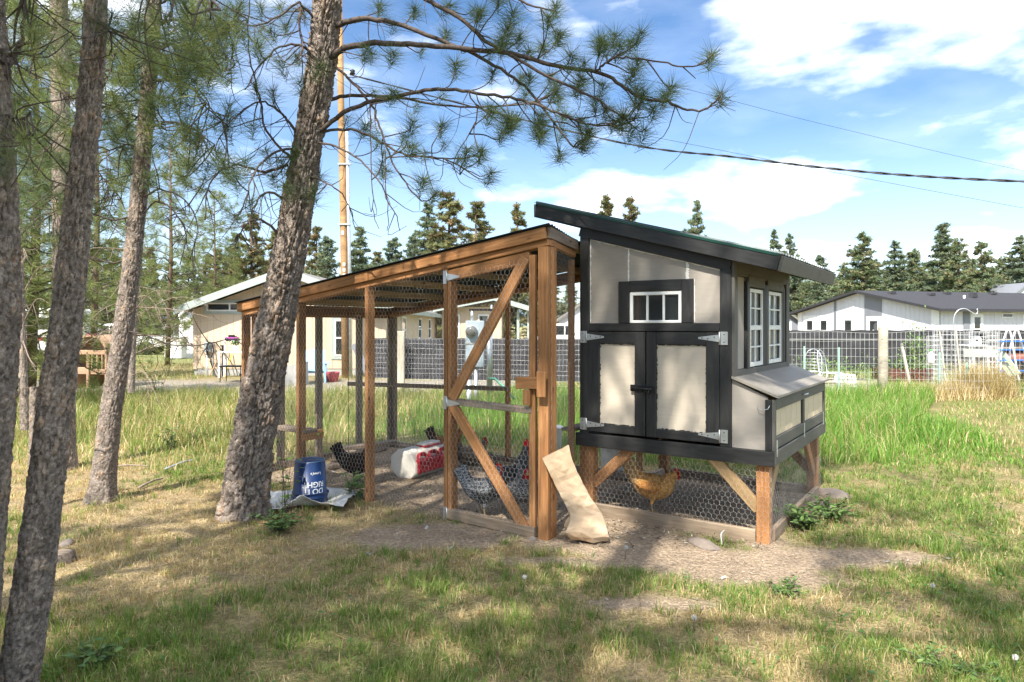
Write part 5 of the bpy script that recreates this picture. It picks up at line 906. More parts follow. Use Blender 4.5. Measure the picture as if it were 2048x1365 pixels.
oh.location = (-17.0, -4.0, 0); oh.rotation_euler = (0, 0, rad(20))
# ------------------------------------------------------------------ fences
def lines_mesh(name, A, B, r, mat):
    p, q = np.array(A, float), np.array(B, float); d = q - p; d /= np.linalg.norm(d, axis=1, keepdims=True); a = np.cross(d, np.tile([[.31, .52, .79]], (len(d), 1))); a /= np.linalg.norm(a, axis=1, keepdims=True); b = np.cross(d, a)
    ring = [a * math.cos(t) * r + b * math.sin(t) * r for t in (0, 2.0944, 4.18879)]; V = np.stack([p + ring[0], p + ring[1], p + ring[2], q + ring[0], q + ring[1], q + ring[2]], 1).reshape(-1, 3); k = np.arange(len(p))[:, None] * 6
    return npmesh(name, V, np.concatenate([np.concatenate([k + c_ for c_ in f], 1) for f in ((0, 1, 4, 3), (1, 2, 5, 4), (2, 0, 3, 5))]), mat)
def grid_wire(parent, a, b, z0, z1, dx, dz, r, sag=.02, name='wire_mesh', heavy=()):
    a, b = Vector(a), Vector(b); L = (b - a).length; n = int(L / dx); A, B = [], []; nzz = int(round((z1 - z0) / dz))
    def pt(i, j):
        t = i / n; w = (float(vnoise(i * .13, j * .6, 1.0, 3)) - .5); q = a.lerp(b, t); return (q.x + w * sag, q.y + w * .06, z0 + (z1 - z0) * j / nzz + (float(vnoise(i * .09 + 7, j * 1.0, 1.0, 8)) - .5) * sag * 2)
    for i in range(n + 1):
        for j in range(nzz):
            A.append(pt(i, j)); B.append(pt(i, j + 1))
    for j in range(nzz + 1):
        for i in range(n): A.append(pt(i, j)); B.append(pt(i + 1, j))
    o = link(name, lines_mesh(name, A, B, r, M['wire_bright']), parent); o['kind'] = 'stuff'; return o
def cloth(parent, a, b, z0, z1, wav=.03, n=140, name='shade_cloth'):
    a, b = Vector(a), Vector(b); nrm = Vector((-(b - a).y, (b - a).x, 0)).normalized(); mb = MB(); rows = 8; vs_ = []
    for j in range(rows + 1):
        for i in range(n + 1):
            t = i / n; q = a.lerp(b, t) + nrm * ((float(vnoise(i * .35, j * .7, 1.5, 5)) - .5) * .12); top = z1 - wav * abs(math.sin(i * .38)) ** .6 - .02 * float(vnoise(i * .2, 0, 1, 4)); vs_.append((q.x, q.y, z0 + (top - z0) * j / rows))
    mb.add(vs_, [(j * (n + 1) + i, j * (n + 1) + i + 1, (j + 1) * (n + 1) + i + 1, (j + 1) * (n + 1) + i) for j in range(rows) for i in range(n)], True); return mb.build(name, M['cloth'], parent)
m = Mat('black_shade_cloth', .8, .2); m.color(m.ramp(m.noise(m.coord(), 3, 5), [(.3, (.030, .030, .034)), (.7, (.055, .054, .058))])); m.bump(m.noise(m.coord((1, 1, 1)), 2.5, 4), .5, .05); M['cloth'] = m.m
gf = thing('garden_fence', 'bright welded wire garden fence on a bleached round wood post right of the coop', 'fence', (0, 0, 0)); FD = 14.9
MB().lathe([(.105, -.1), (.10, .6), (.098, 1.55), (.075, 1.60), (.02, 1.62)], 16).build('post', M['fence_wood'], gf).location = (P(1766, 0, FD - .12).x, FD - .12, 0)
MB().lathe([(.10, -.1), (.098, 1.55), (.02, 1.60)], 16).build('post', M['fence_wood'], gf).location = (13.2, FD - .12, 0)
grid_wire(gf, (3.6, FD + .2, 0), (13.2, FD, 0), .06, 1.46, .098, .175, .0032, .03)
lines = [((3.6, FD - .01, 1.31), (13.2, FD - .02, 1.30))]; o = link('tension_wire', lines_mesh('tension_wire', [l[0] for l in lines], [l[1] for l in lines], .007, M['wire_bright']), gf)
for x, y0, y1 in ((1608, 693, 800), (1677, 695, 815), (1878, 705, 830), (1933, 725, 850)):
    D = 15.6; p = P(x, HOR, D); zt_ = CAMZ - (y0 - HOR) / FPX * D; t = thing('metal_stake', 'pale green metal fence stake ' + {1608: 'just right of the nest box', 1677: 'between the nest box and the bleached post', 1878: 'beside the plastic jug', 1933: 'in front of the bird house'}[x], 'stake', (p.x, D, 0), 0, 'green metal stakes'); MB().box((-.02, -.018, -.2), (.02, -.012, zt_)).build('flange', M['stake'] if 'stake' in M else M.setdefault('stake', plain('pale_green_paint', (.30, .48, .40), .5)), t); MB().box((-.003, -.012, -.2), (.003, .02, zt_ - .01)).build('web', M['stake'], t)
cf = thing('shade_cloth_fence', 'black shade cloth fence with scalloped top in front of the grey house', 'fence', (0, 0, 0)); cloth(cf, (8.6, 24.6, 0), (22, 24.3, 0), .02, 1.47)
for k in range(7): MB().tube([(8.7 + k * 2.2, 24.75, -.2), (8.7 + k * 2.2, 24.75, 1.45)], .03, 8).build('post', M['galv'], cf)
lf = thing('wire_fence', 'welded wire fence with black cloth on wood posts seen through the run', 'fence', (0, 0, 0)); cloth(lf, (-3.7, 18.0, 0), (3.2, 16.4, 0), .22, 1.30, .015); grid_wire(lf, (-3.7, 17.8, 0), (3.2, 16.2, 0), .12, 1.26, .095, .125, .0022, .02)
for x, D in ((802, 17.4), (1330, 16.3)): post('post', lf, P(x, 0, D).x - .09, P(x, 0, D).x + .09, D - .06, D + .06, -.1, 1.46, M['fence_wood'], .012)
# ------------------------------------------------------------------ utility pole, wires, meter
up = thing('utility_pole', 'tall tan wooden utility pole with grey conduit behind the run', 'utility pole', (0, 0, 0)); D = 21.0; a_ = [P(691, 775, D), P(688, 500, D), P(682, 200, D), P(676, -150, D)]
MB().tube(a_, [.115, .108, .098, .088], 16).build('shaft', M['pole_wood'], up); cd = MB().tube([p + Vector((.17, -.05, 0)) for p in (P(691, 775, D), P(688, 500, D), P(683.5, 265, D))], .055, 12).build('conduit', M['galv'], up)
for yy in (330, 450, 560): MB().box((-.14, -.13, -.02), (.24, .0, .02)).build('clamp', M['galv'], up).location = P(687, yy, D)
for k, (yy, h_) in enumerate(((467, .06), (530, .05), (541, .05), (551, .05))): MB().box((-.035, -.006, -h_), (.035, 0, h_)).build('tag', M['white_pvc'], up).location = P(690 if k else 687, yy, D) + Vector((0, -.112, 0))
MB().lathe([(.05, 0), (.09, .03), (.06, .08), (.085, .12), (.03, .16)], 12).build('insulator', M['black_metal'], up).location = P(705, 150, D - .3)
MB().box((0, -.03, -.03), (.36, .03, .03)).build('bracket', M['galv'], up).location = P(684, 146, D - .15)
def wire_line(name, label, pts, r, twist=0):
    ps = smooth_path(pts, 24); mb = MB()
    if not twist: mb.tube(ps, r, 6); o = mb.build(name, M['black_metal']); return tag(o, label, 'cable', 'overhead lines')
    t = thing(name, label, 'cable', (0, 0, 0), 0, 'overhead lines')
    for k in range(2): MB().tube([p + Vector((0, math.cos(i * twist + k * math.pi), math.sin(i * twist + k * math.pi))) * r * .95 for i, p in enumerate(ps)], r, 6).build('strand', M['black_metal'], t)
wire_line('service_cable', 'thick twisted black overhead cable crossing the sky below the branches', [P(700, 150, 21), P(1200, 277, 17.5), P(1480, 316, 15.5), P(1750, 346, 14), P(2060, 364, 12.5), P(2600, 380, 10.5)], .014, .8)
wire_line('overhead_wire', 'upper thin overhead wire crossing the sky toward the big cloud', [P(700, 40, 21), P(1300, 162, 24), P(1650, 250, 27), P(2060, 345, 30), P(2500, 430, 33)], .006); wire_line('overhead_wire', 'lower thin overhead wire crossing the twisted cable', [P(700, 165, 21), P(1240, 262, 23), P(1650, 342, 25), P(2060, 419, 27), P(2500, 500, 29)], .006)
mt = thing('meter_pedestal', 'grey electric meter cabinet on pipes standing in the tall grass', 'electric meter', (0, 0, 0)); D = 12.6; pa, pb = P(931, 642, D), P(968, 735, D); M['meter'] = plain('meter_grey', (.36, .42, .46), .5, .4, .2)
MB().box((pa.x, D, pb.z), (pb.x, D + .22, pa.z), .01).build('cabinet', M['meter'], mt); MB().box((pa.x - .01, D - .008, (pa.z + pb.z) / 2 - .01), (pb.x + .01, D - .002, (pa.z + pb.z) / 2 + .03), .002).build('cabinet_seam', M['galv'], mt)
Mr = Matrix.Translation(P(943, 663, D - .005)) @ Matrix.Rotation(rad(90), 4, 'X'); o = MB().lathe([(.105, 0), (.105, .03), (.085, .04), (.083, .12), (.06, .14), (.01, .145)], 20).build('meter', M['glass_pale'], mt); o.matrix_local = Mr; o = MB().lathe([(.115, -.0), (.115, .025), (.10, .03)], 20).build('meter_ring', M['galv'], mt); o.matrix_local = Mr
for x, y0, y1, r in ((952, 735, 845, .04), (938, 760, 845, .05), (978, 640, 800, .045), (983, 610, 790, .02), (944, 622, 642, .03)): MB().tube([P(x, y0, D + .08), P(x, y1, D + .08)], r, 10).build('pipe', M['galv'], mt)
MB().box((P(938, 620, D).x, D + .05, P(0, 622, D).z), (P(985, 620, D).x, D + .09, P(0, 618, D).z)).build('strut_channel', M['black_metal'], mt)
MB().tube([P(978, 757, D - .1), P(990, 758, D - .15), P(1005, 772, D - .2), P(1030, 800, D - .3)], .022, 8).build('hose', plain('green_hose', (.10, .30, .22), .4), mt)
# ------------------------------------------------------------------ hens
m = Mat('hen_feathers', .75, .2); base = m.attr('tint'); wv = m.coord((1, 1, 1), 'Object', False); bar = m.attr('bar', 'Fac')
vn = m.voro(wv, 85); w_ = m.n('ShaderNodeTexWave', wave_type='BANDS', bands_direction='Z'); w_.inputs['Scale'].default_value = 14; w_.inputs['Distortion'].default_value = 9; w_.inputs['Detail'].default_value = 3; w_.inputs['Detail Scale'].default_value = 5; m.l(wv, w_.inputs['Vector'])
pat = m.mix(bar, m.ramp(m.noise(wv, 40, 4), [(.3, (.6, .58, .55)), (.7, (1.3, 1.3, 1.3))]), m.ramp(w_.outputs['Fac'], [(.30, (.28, .29, .30)), (.62, (2.0, 2.05, 2.1))])); m.color(m.mix(1.0, base, pat, 'MULTIPLY')); m.bump(m.math('ADD', vn, m.noise(wv, 60, 3)), .8, .008); M['hen'] = m.m
def hen_mesh(name, colour, tail, bar_=0.0, head=(.185, .40), neck_fwd=0.0, lying=False, comb=1.0, wing=None):
    """one closed body: trunk, neck, head, tail, thighs and legs fused into a single surface"""
    hx, hz = head; dzl = -.13 if lying else 0.0; mb = MB()
    sec = [(-.245, .375, .004, .016), (-.215, .36, .012, .045), (-.175, .33, .022, .058), (-.135, .285, .045, .068), (-.085, .245, .075, .088), (-.02, .222, .092, .102), (.05, .218, .092, .102), (.105, .235, .078, .088)]
    nx_, nz_ = .105 + (hx - .105) * .45, .255 + (hz - .255) * .40; sec += [(nx_, nz_, .050, .056), (.105 + (hx - .105) * .8, .255 + (hz - .255) * .75, .033, .036), (hx, hz, .027, .029), (hx + .026, hz - .004, .018, .018), (hx + .045, hz - .012, .007, .007), (hx + .060, hz - .018, .003, .003)]
    pts = smooth_path([(a, 0, b + dzl) for a, b, _, _ in sec], 4); ry = np.interp(np.linspace(0, len(sec) - 1, len(pts)), range(len(sec)), [s[2] for s in sec]); rz2 = np.interp(np.linspace(0, len(sec) - 1, len(pts)), range(len(sec)), [s[3] for s in sec]); vs_, fs_ = [], []; n = 18
    for i, p in enumerate(pts):
        t = (pts[min(i + 1, len(pts) - 1)] - pts[max(0, i - 1)]).normalized(); nn = Vector((-t.z, 0, t.x))
        for k in range(n): a = 6.2832 * k / n; vs_.append(p + Vector((0, 1, 0)) * math.cos(a) * ry[i] + nn * math.sin(a) * rz2[i])
    for i in range(len(pts) - 1):
        for k in range(n): fs_.append((i * n + k, i * n + (k + 1) % n, (i + 1) * n + (k + 1) % n, (i + 1) * n + k))
    fs_ += [tuple(range(n)), tuple((len(pts) - 1) * n + k for k in range(n))]; mb.add(vs_, fs_)
    for k in range(5): a = rad(98 + k * 11); mb.tube([(-.14, 0, .29 + dzl), (-.14 + .08 * math.cos(a), .004 * (k - 2), .29 + .08 * math.sin(a) + dzl), (-.15 + .155 * math.cos(a), .007 * (k - 2), .30 + .15 * math.sin(a) + dzl)], [.02, .018, .009], 8)      # tail sickles
    for s_ in (-1, 1):
        mb.tube([(.06, s_ * .075, .25 + dzl), (-.02, s_ * .097, .235 + dzl), (-.10, s_ * .078, .245 + dzl), (-.16, s_ * .045, .265 + dzl)], [.03, .042, .030, .008], 10)   # folded wings
        if not lying:
            mb.tube([(-.01, s_ * .045, .19), (.005, s_ * .047, .13), (-.012, s_ * .047, .085)], [.045, .026, .010], 10); mb.tube([(-.012, s_ * .047, .095), (.0, s_ * .047, .02), (.0, s_ * .047, .006)], [.0085, .0075, .0075], 8)
            for ta in (-35, 0, 35, 180): mb.tube([(0, s_ * .047, .008), (.045 * math.cos(rad(ta)), s_ * .047 + .045 * math.sin(rad(ta)), .007)], [.0075, .0055], 6)
    cz = hz + dzl
    for k in range(5): mb.tube([(hx - .022 + k * .011, 0, cz + .018), (hx - .026 + k * .0115, 0, cz + (.036 + .012 * math.sin(k * .8)) * comb)], [.008, .0055], 6)
    mb.tube([(hx - .024, 0, cz + .024), (hx + .026, 0, cz + .02)], .0075, 6)
    for s_ in (-1, 1): mb.tube([(hx + .02, s_ * .009, cz - .016), (hx + .017, s_ * .012, cz - .042)], [.008, .009], 6)
    o = mb.build(name, None); rm = o.modifiers.new('r', 'REMESH'); rm.mode = 'VOXEL'; rm.voxel_size = .0062; sm_ = o.modifiers.new('s', 'SMOOTH'); sm_.factor = .5; sm_.iterations = 2
    dg = bpy.context.evaluated_depsgraph_get(); me = bpy.data.meshes.new_from_object(o.evaluated_get(dg)); bpy.data.objects.remove(o)
    nv = len(me.vertices); co = np.empty(nv * 3, np.float32); me.vertices.foreach_get('co', co); co = co.reshape(-1, 3); co[:, 0] += 0; me.vertices.foreach_set('co', co.ravel())
    x, y, z = co.T; col = np.tile(np.array(colour), (nv, 1)); tl_ = sstep(-.10, -.17, x)[:, None]; col = col * (1 - tl_) + np.array(tail) * tl_; bb = np.full(nv, bar_)
    if wing is not None: wmask = (sstep(.07, .095, np.abs(y)) * sstep(.12, .0, x))[:, None]; col = col * (1 - wmask) + np.array(wing) * wmask
    hd = np.hypot(x - hx, z - cz); red = ((z > cz + .023) & (x > hx - .05)) | ((hd < .055) & (z < cz - .013) & (x > hx + .004)) | ((hd < .032) & (x > hx + .006) & (x < hx + .036)); col[red] = (.42, .022, .02); bb[red] = 0
    beak = (x > hx + .037) & (np.abs(z - cz) < .03); col[beak] = (.34, .24, .10); bb[beak] = 0; leg = (z < .085) & (not lying); col[leg] = (.36, .27, .13); bb[leg] = 0
    eye = np.hypot(np.hypot(x - hx - .010, z - cz - .007), np.abs(y) - .024) < .0065; col[eye] = (.02, .012, .01); bb[eye] = 0
    c4 = np.ones((nv, 4), np.float32); c4[:, :3] = col; at = me.attributes.new('tint', 'FLOAT_COLOR', 'POINT'); at.data.foreach_set('color', c4.ravel()); at = me.attributes.new('bar', 'FLOAT', 'POINT'); at.data.foreach_set('value', bb.astype(np.float32))
    me.polygons.foreach_set('use_smooth', np.ones(len(me.polygons), bool)); me.materials.clear(); me.materials.append(M['hen']); me.name = name; return me
def hen(me, label, loc, heading, s_=1.0):
    o = link('hen', me); o.location = loc; o.rotation_euler = (0, 0, rad(heading)); o.scale = (s_ * .94, s_ * 1.12, s_ * 1.02); return tag(o, label, 'chicken', 'hens in the run')
g = G(1305, 1028); hen(hen_mesh('buff', (.56, .29, .085), (.42, .27, .12), 0, (.20, .325), 0, False, .9, (.50, .22, .06)), 'golden buff hen walking under the coop with its tail raised', g, -10, 1.05)
g = G(712, 972); hen(hen_mesh('dark', (.030, .017, .013), (.018, .014, .013), 0, (.16, .42)), 'dark brown hen standing behind the front post near the blue bucket', g, 25, 1.0)
g = G(966, 1034); hen(hen_mesh('barred', (.085, .088, .092), (.15, .155, .16), 1.0, (.15, .385), 0, False, 1), 'grey barred hen with upright tail behind the gate wire', g, 22, 1.0)
g = G(1016, 1012); hen(hen_mesh('dark_barred', (.055, .056, .06), (.06, .06, .065), .5, (.17, .455), 0, False, 1.7), 'tall dark rooster coloured hen with big red comb behind the gate brace', g, 20, 1.08)
g = G(1046, 1032); hen(hen_mesh('speckled', (.11, .11, .11), (.12, .12, .12), .8, (.17, .40), 0, False, .7), 'speckled grey hen facing the camera beside the gate stile', g, -80, .98)
g = G(893, 930); hen(hen_mesh('brown', (.28, .13, .045), (.05, .035, .025), 0, (.18, .40)), 'brown hen with dark tail behind the gate hinge post', g, 10, 1.0)
g = G(940, 930); hen(hen_mesh('resting', (.16, .12, .085), (.05, .04, .03), .4, (.175, .36), 0, True), 'mottled brown hen lying down at the back of the run', g, 25, 1.1)
# ------------------------------------------------------------------ bucket, feeder, bag and other small things at the run
def text_mesh(s, size):
    cu = bpy.data.curves.new('lettering', 'FONT'); cu.body = s; cu.size = size; cu.align_x = 'CENTER'; cu.align_y = 'CENTER'; cu.offset = size * .02; o = bpy.data.objects.new('tmp', cu); COL.objects.link(o); dg = bpy.context.evaluated_depsgraph_get(); me = bpy.data.meshes.new_from_object(o.evaluated_get(dg)); bpy.data.objects.remove(o); return me
M['blue'] = plain('blue_plastic', (.006, .030, .115), .38, .45, 0, .12); M['blue_pale'] = plain('pale_blue_plastic', (.10, .16, .26), .5, .4, 0, .2); M['ink'] = plain('white_ink', (.72, .74, .76), .5, .3)  # bucket base is a paler blue than its wall
gb = G(620, 1006); bk = thing('plastic_bucket', 'upturned blue plastic bucket with white upside down lettering', 'bucket', gb + Vector((0, 0, .0)), 0); BH = .372
def brad(z): return .151 - .017 * z / BH
MB().lathe([(.158, .0), (.158, .014), (.152, .016), (.152, .045), (.157, .047), (.157, .058), (.151, .060), (.149, .085), (.155, .087), (.155, .095), (brad(.1), .097), (brad(BH) , BH - .012), (brad(BH) - .006, BH - .001)], 44).build('wall', M['blue'], bk)
MB().lathe([(brad(BH) - .002, BH - .004), (brad(BH) - .003, BH + .004), (brad(BH) - .008, BH + .0045), (brad(BH) - .012, BH - .006), (.045, BH - .010), (.036, BH - .002), (.030, BH - .002), (.022, BH - .008), (.004, BH - .008)], 40).build('base', M['blue_pale'], bk)
def wrap(s, size, ang, z, nm):
    me = text_mesh(s, size); n = len(me.vertices); co = np.empty(n * 3, np.float32); me.vertices.foreach_get('co', co); co = co.reshape(-1, 3); bm = bmesh.new(); bm.from_mesh(me); bmesh.ops.triangulate(bm, faces=bm.faces[:]); bmesh.ops.subdivide_edges(bm, edges=[e for e in bm.edges if e.calc_length() > .012], cuts=2)
    for v_ in bm.verts: x_, z_ = -v_.co.x, z - v_.co.y; r = brad(z_) + .0012; a = ang + x_ / r; v_.co = Vector((r * math.cos(a), r * math.sin(a), z_))
    bm.to_mesh(me); bm.free(); me.materials.clear(); me.materials.append(M['ink']); return link(nm, me, bk)
wrap('DO IT', .068, rad(-60), .118, 'lettering'); wrap('RIGHT', .068, rad(-60), .178, 'lettering'); wrap("Lowe's", .034, rad(-52), .272, 'lettering')
MB().tube([(.165 * math.cos(a), .165 * math.sin(a), .05 - .045 * math.sin((a + 2.0) / 1.9 * 1.5)) for a in [rad(-115 + k * 12) for k in range(13)]], .0028, 6).build('wire_handle', M['galv'], bk)
for a in (-115, 29): MB().lathe([(.016, 0), (.014, .012)], 10, (0, 0, 0), Matrix.Translation((.156 * math.cos(rad(a)), .156 * math.sin(rad(a)), .07)) @ Matrix.Rotation(rad(a), 4, 'Z') @ Matrix.Rotation(rad(90), 4, 'Y')).build('handle_boss', M['blue'], bk)
# white feed sack under the bucket
n = 46; vs_ = []
for j in range(n + 1):
    for i in range(n + 1):
        a, b = i / n - .5, j / n - .5; q = Vector((gb.x - .10 + a * .98, gb.y - .05 + b * .58 + .06 * math.sin(a * 7), 0)); e = max(abs(a), abs(b)) * 2; h_ = .012 + max(0, e - .62) * .20 * float(fbm(q.x * 1.0, q.y * 1.0, .22, 4)) + .05 * max(0, float(fbm(q.x, q.y, .14, 9)) - .52) ** 1 * 2
        if abs(a - .12) < .16 and b < -.3: h_ += .10 * (1 - abs(a - .12) / .16) * (-.3 - b) / .2
        dd_ = math.hypot(q.x - gb.x, q.y - gb.y); h_ = h_ * min(1, max(0, (dd_ - .15) / .06)) + .003 if dd_ < .22 else h_; vs_.append((q.x, q.y, h_ + .006))
sk = MB().add(vs_, [(j * (n + 1) + i, j * (n + 1) + i + 1, (j + 1) * (n + 1) + i + 1, (j + 1) * (n + 1) + i) for j in range(n) for i in range(n)], True).build('feed_sack', paint('white_woven_sack', (.62, .62, .60), .6, .12, 14, .3)); sk.modifiers.new('t', 'SOLIDIFY').thickness = .004; bk.location.z = .015; tag(sk, 'crumpled white woven feed sack lying flat under the blue bucket', 'sack')
# poultry feeder: white eight-sided tub on its side with red feeding ports
fd = thing('poultry_feeder', 'white eight sided plastic feeder with three red ports on the run floor', 'feeder', G(806, 958), rad(-30)); M['feeder'] = plain('white_feeder_plastic', (.62, .58, .51), .5, .35); M['red'] = plain('red_plastic', (.40, .010, .022), .35, .45)
oc = [(-.075, 0), (.095, 0), (.17, .06), (.17, .16), (.10, .275), (-.075, .30), (-.17, .22), (-.17, .085)]
bmf = MB().prism([(x, z) for x, z in oc], 0, .62).build('tub', M['feeder'], fd); bv = bmf.modifiers.new('b', 'BEVEL'); bv.width = .018; bv.segments = 3
tr = MB().box((.08, .03, .055), (.188, .60, .205), .014).build('port_tray', M['red'], fd)
for k in range(3): yy = .13 + k * .19; Mx = Matrix.Translation((.135, yy, .185)) @ Matrix.Rotation(rad(68), 4, 'Y'); o = MB().lathe([(.078, 0), (.078, .055), (.070, .058), (.070, .012), (.005, .010)], 24).build('port', M['red'], fd); o.matrix_local = Mx
MB().box((-.06, .30, .296), (.06, .58, .325), .008).build('lid', M['feeder'], fd); MB().box((-.07, .29, .285), (.075, .59, .305), .006).build('lid_rim', M['red'], fd)
# hanging swing board
sw = thing('swing_perch', 'weathered board swing hung on two wires inside the run', 'perch', (0, 0, 0)); D = 7.75; pa, pb = P(686, 897, D), P(792, 884, D + .35); beam('board', sw, pa, pb, .13, .04, M['grey_wood'])
for t, x in ((.10, 0), (.86, 0)): q = pa.lerp(pb, t); MB().tube([q + Vector((0, 0, .01)), q + Vector((.0, .0, 1.72 - q.z + .10))], .003, 5).build('hanger_wire', M['black_metal'], sw); MB().tube([q + Vector((0, 0, -.02)), q + Vector((0, 0, -.06))], .008, 6).build('stop_knot', M['galv'], sw)
# logs and boards on the run floor
for (x0, y0, x1, y1, r, lb) in ((668, 925, 770, 900, .05, 'grey weathered log lying along the back of the run'), (660, 940, 716, 930, .03, 'short pale board lying beside the dark hen')):
    a_, b_ = G(x0, y0), G(x1, y1); o = beam('floor_log', None, a_ + Vector((0, 0, r)), b_ + Vector((0, 0, r)), r * 2, r * 2, M['grey_wood'], ch=.015); tag(o, lb, 'log')
# paper sack leaning on the gate post
m = Mat('kraft_paper', .75, .2); v_ = m.coord((1, 1, 1)); n1_ = m.noise(v_, 7, 5, .6); m.color(m.ramp(n1_, [(.3, (.46, .33, .21)), (.7, (.58, .44, .30))])); m.bump(m.noise(v_, 25, 4), .3, .006); M['kraft'] = m.m
D0 = 5.18; SEC = [((1084, 917), (1138, 890), .016, 5.02), ((1096, 943), (1146, 922), .028, 5.03), ((1110, 971), (1157, 952), .035, 5.05), ((1126, 1002), (1174, 985), .045, 5.06), ((1140, 1028), (1194, 1015), .06, 5.06), ((1136, 1042), (1208, 1038), .085, 5.06), ((1127, 1054), (1216, 1054), .10, 5.06), ((1128, 1064), (1219, 1066), .10, 5.06), ((1138, 1077), (1216, 1076), .07, 5.07)]
from mathutils import noise as mnoise
SA = np.array([[*a, *b, th, D] for a, b, th, D in SEC]); NR = 20; CL = np.cumsum([0] + [math.hypot((SA[k, 0] + SA[k, 2] - SA[k - 1, 0] - SA[k - 1, 2]) / 2, (SA[k, 1] + SA[k, 3] - SA[k - 1, 1] - SA[k - 1, 3]) / 2) for k in range(1, len(SA))]); RING = [(-1, -1), (-.6, -1.08), (-.2, -1.0), (.2, -1.1), (.6, -1.0), (1, -1), (.86, -.35), (.72, 0), (.86, .35), (1, 1), (.5, 1.05), (0, .95), (-.5, 1.05), (-1, 1), (-.86, .35), (-.72, 0), (-.86, -.35)]; n = len(RING); vs_, fs_ = [], []
for k in range(NR):
    al_ = k / (NR - 1); ax_, ay_, bx_, by_, th, D = (float(np.interp(al_ * CL[-1], CL, SA[:, c])) for c in range(6)); A_, B_ = P(ax_, ay_, D), P(bx_, by_, D); c_ = (A_ + B_) / 2; hx_ = (B_ - A_) / 2
    for i, (rx, ry_) in enumerate(RING):
        amp = .005 + .012 * max(0, al_ - .2); p = c_ + hx_ * rx + Vector((0, 1, 0)) * (ry_ * th); nz = Vector((mnoise.noise(p * 6 + Vector((1, 4, 2))), mnoise.noise(p * 6 + Vector((7, 1, 9))), mnoise.noise(p * 6 + Vector((3, 8, 5))) * .6)); vs_.append(p + nz * amp * 1.5 + Vector((random.gauss(0, .2), random.gauss(0, .45), random.gauss(0, .2))) * amp)
for k in range(NR - 1):
    for i in range(n):
        q = (k * n + i, k * n + (i + 1) % n, (k + 1) * n + (i + 1) % n, (k + 1) * n + i); fs_ += [(q[0], q[1], q[2]), (q[0], q[2], q[3])] if (i * 7 + k * 3) % 5 < 3 else [(q[0], q[1], q[3]), (q[1], q[2], q[3])]
fs_ += [((NR - 1) * n + i, (NR - 1) * n + (i + 1) % n, (NR - 1) * n + (n // 2)) for i in range(n) if i not in (n // 2, n // 2 - 1)]
pb_ = MB().add(vs_, fs_, False).build('paper_sack', M['kraft']); tag(pb_, 'empty brown paper feed sack leaning against the gate post', 'sack'); bvm = pb_.modifiers.new('b', 'BEVEL'); bvm.width = .004; bvm.limit_method = 'ANGLE'; bvm.angle_limit = rad(12); pb_.modifiers.new('t', 'SOLIDIFY').thickness = .0015
# buckets behind
M['white_plastic'] = plain('white_bucket_plastic', (.66, .66, .62), .45, .4)
def white_bucket(loc, label, rim=False, s_=1.0):
    t = thing('plastic_bucket', label, 'bucket', loc, random.random()); t.scale = (s_,) * 3; MB().lathe([(.125, 0), (.13, .01), (.15, .33), (.156, .335), (.156, .36), (.148, .365), (.147, .35), (.12, .02)], 32).build('wall', M['white_plastic'], t); MB().lathe([(.162, .345), (.162, .375), (.15, .38), (.01, .378)], 32).build('lid', M['red'] if rim else M['white_plastic'], t); MB().tube([(.158 * math.cos(a), .158 * math.sin(a), .30 - .12 * math.sin(a * .5 + .2)) for a in np.linspace(-2.6, .4, 12)], .003, 5).build('handle', M['galv'], t)
white_bucket(G(1228, 948), 'white plastic bucket with red lid standing behind the coop legs', True); white_bucket(G(1103, 907), 'white plastic bucket seen between the gate post and coop', False, .9)
# stones
def stone(name, label, loc, sz, seed, group='stones at the coop corner'):
    bm = bmesh.new(); bmesh.ops.create_icosphere(bm, subdivisions=4, radius=1); rs_ = np.random.default_rng(seed).normal(size=(3,)) * 9
    from mathutils import noise as mn
    for v_ in bm.verts: p = v_.co.copy(); v_.co = p * (1 + .28 * mn.noise(p * 1.1 + Vector(rs_)) + .07 * mn.noise(p * 3.7 + Vector(rs_)) + .025 * mn.noise(p * 9 + Vector(rs_))); v_.co = Vector((v_.co.x * sz[0], v_.co.y * sz[1], max(v_.co.z, -.6) * sz[2]))
    me = bpy.data.meshes.new(name); bm.to_mesh(me); bm.free(); me.materials.append(M['stone']); me.polygons.foreach_set('use_smooth', np.ones(len(me.polygons), bool)); o = link(name, me); o.location = loc; o.rotation_euler = (0, 0, seed); tag(o, label, 'stone', group); return o
M['stone'] = paint('field_stone', (.22, .18, .15), .85, .22, 9, .7, bdist=.006)
stone('field_stone', 'flat buried stone at the foot of the front corner leg', G(1405, 1090) + Vector((0, 0, .0)), (.15, .08, .035), 2); stone('field_stone', 'pale rounded stone outside the right sill of the coop', G(1640, 1017), (.12, .09, .075), 3); stone('field_stone', 'long brown stone at the far end of the right sill', G(1662, 992), (.10, .19, .065), 4); stone('field_stone', 'small round stone at the foot of the gate post', G(1066, 1080), (.035, .03, .025), 6)
stone('field_stone', 'reddish flat rock between the run posts behind the bucket', G(662, 936), (.10, .07, .05), 7); stone('field_stone', 'dark pine cone sized rock beside the stump', G(136, 1092), (.07, .05, .05), 8)
